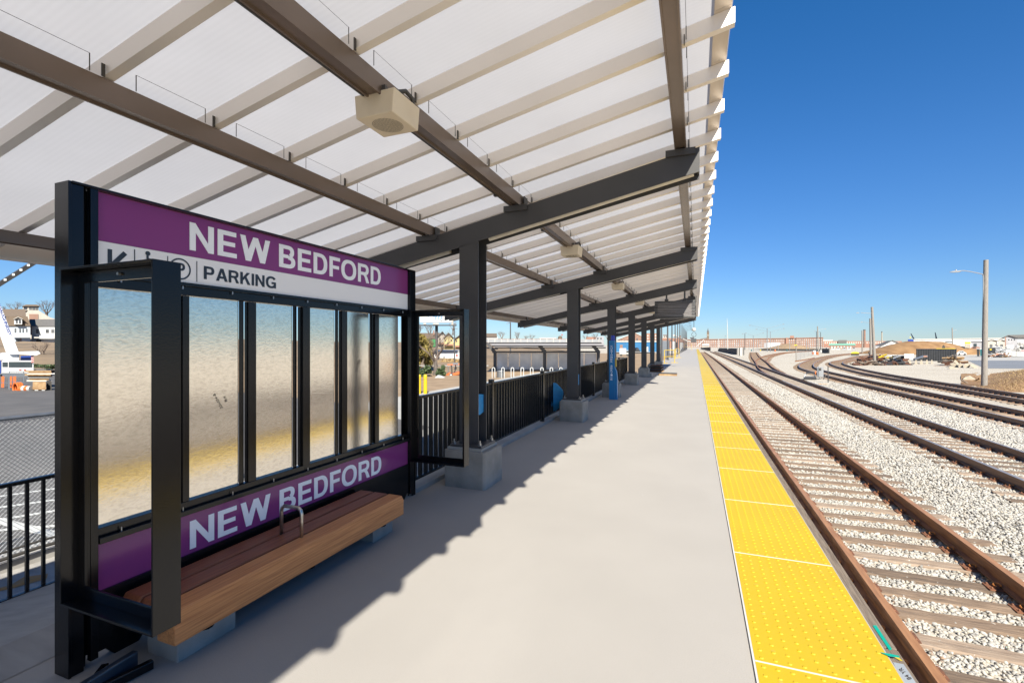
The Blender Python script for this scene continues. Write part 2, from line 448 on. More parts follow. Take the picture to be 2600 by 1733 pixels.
def spangle_mat():
    m = bpy.data.materials.new('galvanised_panel'); m.use_nodes = True
    t = m.node_tree; N = t.nodes; L = t.links
    b = N['Principled BSDF']
    b.inputs['Metallic'].default_value = 0.92
    b.inputs['Roughness'].default_value = 0.2
    tc = N.new('ShaderNodeTexCoord')
    mp = N.new('ShaderNodeMapping'); mp.inputs['Rotation'].default_value = (0.9, 0, 0)
    mp.inputs['Scale'].default_value = (1, 1.0, 2.4)
    L.new(tc.outputs['Object'], mp.inputs['Vector'])
    n = N.new('ShaderNodeTexNoise'); n.inputs['Scale'].default_value = 42; n.inputs['Detail'].default_value = 5
    n.inputs['Roughness'].default_value = 0.65
    L.new(mp.outputs[0], n.inputs['Vector'])
    r = N.new('ShaderNodeValToRGB')
    r.color_ramp.elements[0].position = 0.30; r.color_ramp.elements[1].position = 0.55
    r.color_ramp.elements[0].color = (0.72, 0.67, 0.585, 1); r.color_ramp.elements[1].color = (0.95, 0.89, 0.79, 1)
    L.new(n.outputs['Fac'], r.inputs['Fac']); L.new(r.outputs[0], b.inputs['Base Color'])
    mr = N.new('ShaderNodeMapRange'); mr.inputs['To Min'].default_value = 0.135; mr.inputs['To Max'].default_value = 0.06
    L.new(n.outputs['Fac'], mr.inputs['Value']); L.new(mr.outputs[0], b.inputs['Roughness'])
    bp = N.new('ShaderNodeBump'); bp.inputs['Strength'].default_value = 0.035; bp.inputs['Distance'].default_value = 0.01
    L.new(n.outputs['Fac'], bp.inputs['Height']); L.new(bp.outputs[0], b.inputs['Normal'])
    return m
M['spangle'] = spangle_mat()

def ballast_mat():
    m = bpy.data.materials.new('ballast_ground'); m.use_nodes = True
    t = m.node_tree; N = t.nodes; L = t.links
    b = N['Principled BSDF']; b.inputs['Roughness'].default_value = 0.95
    tc = N.new('ShaderNodeTexCoord')
    v = N.new('ShaderNodeTexVoronoi'); v.inputs['Scale'].default_value = 24
    L.new(tc.outputs['Object'], v.inputs['Vector'])
    r = N.new('ShaderNodeValToRGB')
    els = r.color_ramp.elements
    els[0].position = 0.0; els[0].color = (0.43, 0.395, 0.335, 1)
    els[1].position = 1.0; els[1].color = (0.61, 0.565, 0.49, 1)
    e = els.new(0.35); e.color = (0.54, 0.50, 0.43, 1)
    sep = N.new('ShaderNodeSeparateColor')
    L.new(v.outputs['Color'], sep.inputs[0]); L.new(sep.outputs[0], r.inputs['Fac'])
    # gaps between stones get a darker, warmer tone
    gr = N.new('ShaderNodeValToRGB'); gr.color_ramp.elements[0].position = 0.42; gr.color_ramp.elements[1].position = 0.62
    gr.color_ramp.elements[0].color = (1, 1, 1, 1); gr.color_ramp.elements[1].color = (0.72, 0.67, 0.61, 1)
    L.new(v.outputs['Distance'], gr.inputs['Fac'])
    mul = N.new('ShaderNodeMixRGB'); mul.blend_type = 'MULTIPLY'; mul.inputs[0].default_value = 1
    L.new(r.outputs[0], mul.inputs[1]); L.new(gr.outputs[0], mul.inputs[2])
    # wide patches of dust, soil and oil
    n = N.new('ShaderNodeTexNoise'); n.inputs['Scale'].default_value = 0.11; n.inputs['Detail'].default_value = 8
    L.new(tc.outputs['Object'], n.inputs['Vector'])
    r2 = N.new('ShaderNodeValToRGB'); r2.color_ramp.elements[0].position = 0.50; r2.color_ramp.elements[1].position = 0.72
    r2.color_ramp.elements[0].color = (0, 0, 0, 1); r2.color_ramp.elements[1].color = (0.55, 0.55, 0.55, 1)
    L.new(n.outputs['Fac'], r2.inputs['Fac'])
    mx = N.new('ShaderNodeMixRGB'); mx.inputs[2].default_value = (0.34, 0.29, 0.23, 1)
    L.new(r2.outputs[0], mx.inputs[0]); L.new(mul.outputs[0], mx.inputs[1])
    L.new(mx.outputs[0], b.inputs['Base Color'])
    bp = N.new('ShaderNodeBump'); bp.inputs['Strength'].default_value = 0.5; bp.inputs['Distance'].default_value = 0.02
    bp.invert = True
    L.new(v.outputs['Distance'], bp.inputs['Height']); L.new(bp.outputs[0], b.inputs['Normal'])
    return m
M['ballast'] = ballast_mat()
M['stone'] = island_random(pm('ballast_stone', (0.5, 0.5, 0.5), rough=0.9), [(0.27, 0.255, 0.235), (0.45, 0.425, 0.385), (0.56, 0.53, 0.48), (0.60, 0.57, 0.52), (0.53, 0.47, 0.38), (0.67, 0.645, 0.60), (0.40, 0.39, 0.375)])

M['rusty_stone'] = island_random(pm('rust_stained_stone', (0.5, 0.5, 0.5), rough=0.9), [(0.20, 0.12, 0.08), (0.38, 0.24, 0.15), (0.46, 0.33, 0.23), (0.30, 0.25, 0.21)])
M['mast_grey'] = pm('mast_grey', (0.26, 0.28, 0.31), rough=0.5)
M['mill_window'] = pm('pale_mill_window', (0.58, 0.56, 0.53), (0.30, 0.30, 0.31), 0.4, vs=0.22)
def tie_mat(name, a, b_):
    return pm(name, a, b_, 0.9, vs=4, stretch=(0.8, 12, 12), bump=0.4, bs=14, lo=0.28, hi=0.72)
TIE_M = [tie_mat('old_tie_wood', (0.44, 0.315, 0.22), (0.18, 0.118, 0.078)),
         tie_mat('pale_tie_wood', (0.58, 0.45, 0.34), (0.29, 0.20, 0.14)),
         tie_mat('dark_tie_wood', (0.31, 0.22, 0.155), (0.13, 0.09, 0.062))]

tone_ballast = 0.77
KEEP = set('steel purlin black rail_black alu fascia lamp_tube bolt speaker hole wire purple sign_white letter navy ink wood wood_front stainless spangle roof kiosk beacon blue_tape film screen dark_edge rail rail_top rail_dark rail_shine ballast'.split())
def tone(m, k):
    for n in m.node_tree.nodes:
        if n.type == 'VALTORGB':
            for e in n.color_ramp.elements: e.color = (*(c * k for c in e.color[:3]), 1)
for n_, m_ in M.items():
    if n_ not in KEEP: tone(m_, 0.595)
for n_ in M['ballast'].node_tree.nodes:
    if n_.type == 'VALTORGB' and len(n_.color_ramp.elements) == 3:
        for e in n_.color_ramp.elements: e.color = (*(c * tone_ballast for c in e.color[:3]), 1)
    if n_.type == 'MIX_RGB' and n_.blend_type == 'MIX': n_.inputs[2].default_value = (0.27, 0.23, 0.18, 1)
for m_ in TIE_M: tone(m_, 0.56)
# ------------------------------------------------------------------ text
def text_geo(s, offset=0.0, shear=0.0):
    cu = bpy.data.curves.new('text', 'FONT'); cu.body = s; cu.offset = offset; cu.shear = shear
    cu.extrude = 0.02; cu.resolution_u = 4
    o = bpy.data.objects.new('text', cu); COL.objects.link(o)
    me = bpy.data.meshes.new_from_object(o.evaluated_get(bpy.context.evaluated_depsgraph_get()))
    vs = [tuple(v.co) for v in me.vertices]; fs = [tuple(p.vertices) for p in me.polygons]
    bpy.data.objects.remove(o); bpy.data.curves.remove(cu); bpy.data.meshes.remove(me)
    return vs, fs

def text_fit(mb, s, u0, u1, v0, v1, fn, offset=0.0, shear=0.0, depth=0.002):
    """letters of s fill u0..u1, v0..v1; fn maps (u, v, outwards) to a world point"""
    vs, fs = text_geo(s, offset, shear)
    a = np.array(vs)
    lo, hi = a.min(0), a.max(0)
    out = []
    for p in a:
        u = u0 + (p[0] - lo[0]) / (hi[0] - lo[0]) * (u1 - u0)
        v = v0 + (p[1] - lo[1]) / (hi[1] - lo[1]) * (v1 - v0)
        d = (p[2] - lo[2]) / max(1e-6, hi[2] - lo[2]) * depth
        out.append(fn(u, v, d))
    mb.add(out, fs)

def _strip(cx, cy, rx, ry, ix, iy, a0, a1, n=14):
    out = []
    for k in range(n):
        a, b = a0 + (a1 - a0) * k / n, a0 + (a1 - a0) * (k + 1) / n
        def E(t, x, y):
            c, s = math.cos(t), math.sin(t)
            return (cx + x * math.copysign(abs(c) ** .86, c), cy + y * math.copysign(abs(s) ** .86, s))
        out.append([E(a, ix, iy), E(a, rx, ry), E(b, rx, ry), E(b, ix, iy)])
    return out
_H = math.pi / 2
def _rect(a, b, c, d): return [[(a, c), (b, c), (b, d), (a, d)]]
GLYPH = {
    'N': (0.82, _rect(0, .2, 0, 1) + _rect(.62, .82, 0, 1) + [[(.2, .98), (.2, .66), (.62, .02), (.62, .34)]]),
    'E': (0.72, _rect(0, .205, 0, 1) + _rect(.205, .70, .825, 1) + _rect(.205, .655, .425, .59) + _rect(.205, .72, 0, .175)),
    'F': (0.67, _rect(0, .205, 0, 1) + _rect(.205, .67, .825, 1) + _rect(.205, .60, .405, .575)),
    'W': (1.27, [[(0, 1), (.21, 1), (.44, 0), (.225, 0)], [(.335, .455), (.44, 0), (.735, 1), (.535, 1)], [(.535, 1), (.735, 1), (.935, .455), (.83, 0)], [(.83, 0), (1.045, 0), (1.27, 1), (1.06, 1)]]),
    'D': (0.80, _rect(0, .205, 0, 1) + _rect(.205, .36, .825, 1) + _rect(.205, .36, 0, .175) + _strip(.36, .5, .44, .5, .235, .325, -_H, _H)),
    'B': (0.80, _rect(0, .205, 0, 1) + _rect(.205, .45, .835, 1) + _rect(.205, .45, .435, .59) + _rect(.205, .45, 0, .17) + _strip(.45, .7325, .29, .2675, .10, .1025, -_H + .35, _H) + _strip(.45, .28, .35, .28, .15, .11, -_H, _H)),
    'R': (0.82, _rect(0, .205, 0, 1) + _rect(.205, .46, .83, 1) + _rect(.205, .46, .40, .57) + _strip(.46, .70, .33, .30, .135, .13, -_H, _H) + [[(.40, .40), (.62, .42), (.70, .30), (.50, .30)], [(.50, .30), (.70, .30), (.83, 0), (.61, 0)]]),
    'P': (0.76, _rect(0, .205, 0, 1) + _rect(.205, .44, .83, 1) + _rect(.205, .44, .37, .54) + _strip(.44, .685, .32, .315, .125, .145, -_H, _H)),
    'O': (1.02, _strip(.51, .5, .51, .525, .295, .345, 0, 2 * math.pi, 36)),
    'G': (0.98, _strip(.50, .5, .50, .525, .29, .345, .62, 2 * math.pi - .55, 30) + _rect(.54, .96, .36, .53) + _rect(.79, .96, 0, .36)),
    'A': (0.90, [[(0, 0), (.22, 0), (.45, .80), (.34, 1)], [(.34, 1), (.56, 1), (.90, 0), (.68, 0)]] + [[(.19, .21), (.71, .21), (.66, .38), (.24, .38)]]),
    'K': (0.84, _rect(0, .205, 0, 1) + [[(.205, .30), (.205, .56), (.56, 1), (.81, 1)], [(.34, .56), (.48, .70), (.86, 0), (.61, 0)]]),
    'I': (0.205, _rect(0, .205, 0, 1)),
}
def glyph_text(mb, s, u0, u1, v0, v1, fn, depth=0.002, gap=0.135, space=0.34):
    adv = []
    x = 0.0
    for ch in s:
        if ch == ' ': x += space; continue
        adv.append((ch, x)); x += GLYPH[ch][0] + gap * (0.6 if ch in 'AWF' else 1.0)
    total = adv[-1][1] + GLYPH[adv[-1][0]][0]
    n_ = 0
    for ch, x0 in adv:
        for poly in GLYPH[ch][1]:
            d = depth + 0.00002 * (n_ % 7); n_ += 1
            P = [(u0 + (x0 + p[0]) / total * (u1 - u0), v0 + p[1] * (v1 - v0)) for p in poly]
            m = len(P)
            mb.add([fn(u, v, 0) for u, v in P] + [fn(u, v, d) for u, v in P],
                   [tuple(range(m))[::-1], tuple(range(m, 2 * m))] + [(i, (i + 1) % m, (i + 1) % m + m, i + m) for i in range(m)])

# ==================================================================== GROUND
GL = -1.20            # ground left of the platform
GR = -1.221           # track bed
EDGE_X0, EDGE_X1 = 0.269, 0.879

def sheet(name, mat, pts, z=None):
    mb = MB(); mb.add([(p[0], p[1], p[2] if z is None else z) for p in pts], [tuple(range(len(pts)))])
    return struct(mb.build(name, mat, recalc=False))

sheet('ground', M['ballast'], [(-1500, -60, GR - 0.006), (2500, -60, GR - 0.006), (2500, 3000, GR - 0.006), (-1500, 3000, GR - 0.006)])
sheet('path', M['path'], [(-14.6, -20), (-2.96, -20), (-2.96, 130), (-14.6, 130)], GL)
sheet('parking_lot', M['asphalt'], [(-60, -20), (-8.2, -20), (-8.2, 13.5), (-16.5, 18), (-60, 26)], GL + 0.006)
sheet('soil_bed', M['mulch'], [(-70, 26.5), (-14.6, 17.5), (-14.6, 130), (-70, 130)], GL + 0.003)
sheet('lawn', M['lawn'], [(-34, 60), (-8, 60), (-8, 128), (-34, 128)], GL + 0.010)

mb = MB()
mb.box(-2.95, EDGE_X0 + 0.62, -12, 178, -1.3, 0.0)
struct(mb.build('platform', M['floor'], at=(0, 0, 0)))
mb = MB()
mb.box(-2.86, -2.70, 4.1, 178, -0.02, 0.05)
struct(mb.build('kerb', M['curb'], bevel=0.006))
# sloping apron at the left end
mb = MB()
mb.add([(-2.95, -6, 0.002), (-3.3, -6, 0.002), (-5.35, -6, -0.56), (-5.35, 4.3, -0.56), (-3.3, 4.3, 0.002), (-2.95, 4.3, 0.002)],
       [(0, 1, 4, 5), (1, 2, 3, 4)])
mb.add([(-5.35, -6, -0.56), (-5.35, -6, -1.3), (-5.35, 4.3, -1.3), (-5.35, 4.3, -0.56)], [(0, 1, 2, 3)])
mb.add([(-2.95, 4.3, 0.002), (-3.3, 4.3, 0.002), (-5.35, 4.3, -0.56), (-5.35, 4.3, -1.3), (-2.95, 4.3, -1.3)], [(0, 1, 2, 3, 4)])
struct(mb.build('pavement', M['apron']))

# tactile edge
J0, JP = 2.547, 1.28
mb = MB()
mb.box(EDGE_X0, EDGE_X1, -11, 177, 0.0015, 0.008)
dv, df = [], []
n8 = 8
ang = [2 * math.pi * k / n8 for k in range(n8)]
for k in range(-2, 13):
    y0 = J0 + JP * k
    for j in range(20):
        for i in range(10):
            cx = EDGE_X0 + 0.032 + i * 0.0607; cy = y0 + 0.035 + j * 0.0637
            b = len(dv)
            for a in ang: dv.append((cx + 0.0115 * math.cos(a), cy + 0.0115 * math.sin(a), 0.0078))
            for a in ang: dv.append((cx + 0.0068 * math.cos(a), cy + 0.0068 * math.sin(a), 0.0118))
            for q in range(n8):
                q2 = (q + 1) % n8
                df.append((b + q, b + q2, b + n8 + q2, b + n8 + q))
            df.append(tuple(b + n8 + q for q in range(n8)))
mb.add(dv, df)
strip = struct(mb.build('tactile_paving', M['yellow'], recalc=False))
mb = MB()
for k in range(-2, 60):
    y = J0 + JP * k
    mb.box(EDGE_X0, EDGE_X1, y - 0.0042, y + 0.0042, 0.004, 0.0100)
mb.box(EDGE_X0 - 0.010, EDGE_X0 - 0.001, -11, 177, -0.01, 0.0095)
o = mb.build('joint_line', M['white_line'], strip)

mb = MB()
for k in range(-2, 9):
    for i in range(3):
        for j in range(4):
            x, y = EDGE_X0 + 0.032 + 0.0303 + (0.06, 0.30, 0.485)[i] - 0.03, J0 + JP * k + 0.11 + j * 0.35
            mb.lathe([(0.011, 0), (0.011, 0.0006), (0.004, 0.0012)], (x, y, 0.0082), 8)
o = mb.build('screw_heads', M['gate'], strip, recalc=False); o['kind'] = 'stuff'
# timber fender along the platform face
def timber(y0, y1, label):
    mb = MB(); mb.box(0.8935, 0.957, y0, y1, -0.16, -0.012)
    return tag(mb.build('edge_timber', M['timber'], bevel=0.004), label, 'timber', 'timbers edging the platform')
timber(-6, 2.93, 'weathered timber edging the platform, with green and grey tape on it')
timber(2.94, 7.8, 'weathered grainy timber edging the platform, just beyond the green tape')
timber(7.81, 60, 'long weathered timber edging the far part of the yellow strip')
timber(60.01, 177, 'farthest timber at the end of the platform edge')
def tape(name, px, mat, label, cat, z=-0.0105, th=0.0012):
    P = [atz(x, y, z) for x, y in px]
    mb = MB(); n = len(P)
    mb.add([tuple(p) for p in P] + [(p.x, p.y, p.z + th) for p in P],
           [tuple(range(n)), tuple(range(n, 2 * n))] + [(i, (i + 1) % n, (i + 1) % n + n, i + n) for i in range(n)])
    return tag(mb.build(name, mat), label, cat)
tape('green_tape', [(2216, 1587), (2225, 1586.5), (2265, 1647), (2258, 1650)], M['green_tape'], 'strip of green tape lying along the edge timber', 'tape')
tape('green_tape', [(2235, 1655), (2262, 1659), (2284, 1664), (2283, 1668), (2258, 1664.5)], M['green_tape'], 'pointed scrap of green tape laid across the edge timber', 'tape', z=0.0135)
tape('yellow_tape', [(2270, 1667), (2283, 1669), (2292, 1677), (2284, 1675)], M['yellow_tape'], 'small curled yellow tape scrap beside the grey tape', 'tape', z=-0.008)
gt = tape('grey_tape', [(2267, 1680), (2294, 1685), (2328, 1736), (2300, 1744)], M['grey_tape'], 'grey tape with a handwritten number on the timber end', 'tape')
mb = MB()
q0, qx, qy = atz(2316, 1722, -0.008), atz(2287, 1690, -0.008), atz(2304, 1726, -0.008)
ux = (qx - q0); uy = (qy - q0) * 0.9
text_fit(mb, '84 YR', 0, 0.9, 0, 1, lambda u, v, d: q0 + ux * u + uy * v * 0.9 + Vector((0, 0, d)), depth=0.0006)
mb.build('handwriting', M['ink'], gt)

# ==================================================================== TRACKS
RZ = -1.0
RAILP = [(-0.0375, 0), (-0.0375, -0.032), (-0.010, -0.048), (-0.009, -0.150), (-0.070, -0.166), (-0.070, -0.180),
         (0.070, -0.180), (0.070, -0.166), (0.009, -0.150), (0.010, -0.048), (0.0375, -0.032), (0.0375, 0)]

def smooth_path(pts, step):
    P = np.array(pts, float)
    n = len(P)
    out = []
    for i in range(n - 1):
        p0 = P[max(0, i - 1)]; p1 = P[i]; p2 = P[i + 1]; p3 = P[min(n - 1, i + 2)]
        seg = np.linalg.norm(p2 - p1)
        c = max(2, int(seg / step))
        for k in range(c):
            t = k / c
            # cubic hermite with lengths scaled to the chord
            d1 = (p2 - p0); d1 = d1 / (np.linalg.norm(d1) + 1e-9) * seg
            d2 = (p3 - p1); d2 = d2 / (np.linalg.norm(d2) + 1e-9) * seg
            h = (2 * t ** 3 - 3 * t ** 2 + 1) * p1 + (t ** 3 - 2 * t ** 2 + t) * d1 + (-2 * t ** 3 + 3 * t ** 2) * p2 + (t ** 3 - t ** 2) * d2
            out.append(h)
    out.append(P[-1])
    return np.array(out)

def sweep_rail(mb, C, off, top_mat):
    T = np.gradient(C, axis=0); T /= np.linalg.norm(T, axis=1)[:, None]
    R = np.stack([T[:, 1], -T[:, 0]], 1)
    n = len(RAILP)
    vs, fs, mi = [], [], []
    for i in range(len(C)):
        for (a, z) in RAILP:
            p = C[i] + R[i] * (off + a)
            vs.append((p[0], p[1], RZ + z))
    for i in range(len(C) - 1):
        for k in range(n):
            k2 = (k + 1) % n
            fs.append((i * n + k, i * n + k2, (i + 1) * n + k2, (i + 1) * n + k))
            mi.append(1 if k == n - 1 else 0)
    fs.append(tuple(range(n))); mi.append(0)
    fs.append(tuple((len(C) - 1) * n + k for k in range(n))[::-1]); mi.append(0)
    b = len(mb.v)
    mb.v.extend(vs); mb.f.extend([tuple(i + b for i in f) for f in fs]); mb.mi.extend(mi)

def tie_mesh(seed, mat):
    r = random.Random(seed)
    L_, Wd, Hh = 2.62, 0.215, 0.17
    nseg = 22
    prof = [(-Wd / 2, -Hh), (Wd / 2, -Hh), (Wd / 2, -0.012), (Wd / 2 - 0.014, 0), (0.02, 0.003), (-0.03, -0.001), (-Wd / 2 + 0.014, 0), (-Wd / 2, -0.012)]
    vs, fs = [], []
    ph = [r.uniform(0, 6) for _ in range(6)]
    for i in range(nseg + 1):
        x = -L_ / 2 + L_ * i / nseg + (r.uniform(-0.01, 0.01) if 0 < i < nseg else 0)
        wob = 0.007 * math.sin(x * 2.1 + ph[0]) + 0.004 * math.sin(x * 5 + ph[1])
        for j, (y, z) in enumerate(prof):
            dy = wob + r.uniform(-0.006, 0.006)
            dz = (r.uniform(-0.006, 0.004) if z > -0.1 else 0)
            vs.append((x + (r.uniform(-0.02, 0.01) if i in (0, nseg) else 0), y + dy, z + dz))
    n = len(prof)
    for i in range(nseg):
        for k in range(n):
            k2 = (k + 1) % n
            fs.append((i * n + k, i * n + k2, (i + 1) * n + k2, (i + 1) * n + k))
    fs.append(tuple(range(n))[::-1]); fs.append(tuple(nseg * n + k for k in range(n)))
    me = bpy.data.meshes.new('tie'); me.from_pydata(vs, [], fs); me.materials.append(mat)
    bm = bmesh.new(); bm.from_mesh(me); bmesh.ops.recalc_face_normals(bm, faces=bm.faces); bm.to_mesh(me); bm.free()
    return me
TIES = [tie_mesh(i, TIE_M[[0, 1, 0, 2, 0, 1, 2, 0][i]]) for i in range(8)]

def plate_mesh():
    mb = MB()
    mb.box(-0.19, 0.19, -0.085, 0.085, 0.0, 0.014)
    for sx in (-1, 1):
        mb.box(sx * 0.105 - 0.018, sx * 0.105 + 0.018, -0.05, 0.05, 0.014, 0.034)
        for sy in (-1, 1):
            mb.lathe([(0.011, 0), (0.011, 0.012), (0.006, 0.02)], (sx * 0.16, sy * 0.055, 0.014), 6)
    mb.m = 1
    for sx in (-1, 1):
        pth = []
        for k in range(9):
            a = math.radians(-60 + 300 * k / 8)
            pth.append((sx * 0.092 + 0.030 * math.cos(a) * sx, 0.034 * math.sin(a), 0.036 + 0.012 * math.sin(a * 0.5)))
        mb.tube(pth, 0.0105, 6)
    me = bpy.data.meshes.new('tie_plate'); me.from_pydata(mb.v, [], mb.f)
    me.materials.append(M['plate']); me.materials.append(M['clip'])
    me.polygons.foreach_set('material_index', mb.mi)
    return me
PLATE = plate_mesh()

TIE_TOP = RZ - 0.195
def track(label, pts, nties, nplates, rail_mats, step=2.0, y_start=0.0, tie_step=0.50, far_ties=True):
    root = thing('railway_track', label, 'track', (pts[0][0], pts[0][1], RZ), 'railway tracks')
    C = smooth_path(pts, step)
    for off in (-0.755, 0.755):
        mb = MB(); sweep_rail(mb, C, off, None)
        mb.build('rail', rail_mats, root, recalc=False)
    # walk along the centre line and lay the ties
    seg = np.linalg.norm(np.diff(C, axis=0), axis=1); S = np.concatenate([[0], np.cumsum(seg)])
    s = 0.35; n = 0; rest = MB(); rl = random.Random(len(label))
    while s < S[-1]:
        x = np.interp(s, S, C[:, 0]); y = np.interp(s, S, C[:, 1])
        x2 = np.interp(s + 0.5, S, C[:, 0]); y2 = np.interp(s + 0.5, S, C[:, 1])
        a = math.atan2(y2 - y, x2 - x) - math.pi / 2
        if y >= y_start:
            ja, jx = rl.uniform(-0.022, 0.022), rl.uniform(-0.06, 0.06)
            loc = Vector((x + jx, y, TIE_TOP))
            if n < nties:
                o = bpy.data.objects.new('tie', TIES[rl.randrange(8)]); COL.objects.link(o); o.parent = root
                o.location = loc - Vector(ORI[root.name]); o.rotation_euler = (0, 0, a + ja + (math.pi if rl.random() < .5 else 0))
                if n < nplates:
                    for off in (-0.755, 0.755):
                        p = bpy.data.objects.new('tie_plate', PLATE); COL.objects.link(p); p.parent = o
                        rz = o.rotation_euler.z
                        d = Vector((math.cos(a) * off - jx, math.sin(a) * off, 0))
                        d.rotate(Matrix.Rotation(-rz, 3, 'Z'))
                        p.location = d; p.rotation_euler = (0, 0, a - rz)
                n += 1
            elif far_ties:
                c_, s_ = math.cos(a + ja), math.sin(a + ja)
                P = []
                for (u, v, z) in [(-1.31, -.107, -.1), (1.31, -.107, -.1), (1.31, .107, -.1), (-1.31, .107, -.1), (-1.31, -.107, 0), (1.31, -.107, 0), (1.31, .107, 0), (-1.31, .107, 0)]:
                    P.append((loc.x + u * c_ - v * s_, loc.y + u * s_ + v * c_, loc.z + z))
                rest.hexa(P)
        s += tie_step + rl.uniform(-0.035, 0.035)
    if rest.f:
        o = rest.build('far_ties', TIE_M[0], root, recalc=False); o['kind'] = 'stuff'
    return root

RM1 = [M['rail'], M['rail_top']]; RM2 = [M['rail_dark'], M['rail_shine']]
track('rusty railway track running right beside the yellow platform edge', [(2.49, -6), (2.49, 40), (2.49, 110), (2.2, 190)], 100, 46, RM1, y_start=1.5)
track('railway track with shiny rail tops, next track out from the platform', [(6.50, -6), (6.50, 40), (6.50, 120), (6.2, 200)], 100, 60, RM2, y_start=6.0)
track('third track out, bending away to the right by the switch machine', [(11.0, 4), (11.0, 25), (11.0, 45), (12.0, 63), (17.6, 88), (26, 118), (36.5, 149), (60, 205)], 90, 60, RM2, step=1.2, y_start=14)
track('outer curved track beside the pole and scrap piles', [(14.95, 12), (14.95, 35), (15.0, 50), (16.7, 68), (19.4, 82), (25.0, 98), (31.5, 118), (48, 160)], 80, 40, RM2, step=1.2, y_start=22)
track('rusty switch track leaving the second track towards the black fence', [(6.5, 38), (6.62, 47), (7.4, 60), (8.95, 77), (12.2, 115), (19.7, 191)], 60, 0, RM1, step=1.5, y_start=52)
track('rusty branch track curving right behind the wire fence', [(8.6, 72), (9.3, 80), (10.9, 93), (17.2, 131), (30.5, 187), (60, 270)], 60, 0, RM1, step=1.5, y_start=86)

# loose rusty rail lying on the ballast in front of the wire fence
mb = MB(); C = smooth_path([tuple(atz(2019, 918, GR))[:2], tuple(atz(2045, 914, GR))[:2], tuple(atz(2069, 909, GR))[:2]], 1)
sweep_rail(mb, C, 0, None); mb.v = [(x, y, z + RZ - RZ + (GR - (RZ - 0.18))) for x, y, z in mb.v]
tag(mb.build('loose_rail', RM1, recalc=False), 'loose rusty rail lying in front of the wire fence', 'rail')

for xc in (2.49, 6.5):
    for a, b in ((xc - 1.22, xc - 0.83), (xc - 0.68, xc + 0.68), (xc + 0.83, xc + 1.22)):
        sheet('ballast_bed', M['ballast'], [(a, 15, GR), (b, 15, GR), (b, 25, TIE_TOP - 0.007), (b, 175, TIE_TOP - 0.006), (a, 175, TIE_TOP - 0.006), (a, 25, TIE_TOP - 0.007)])
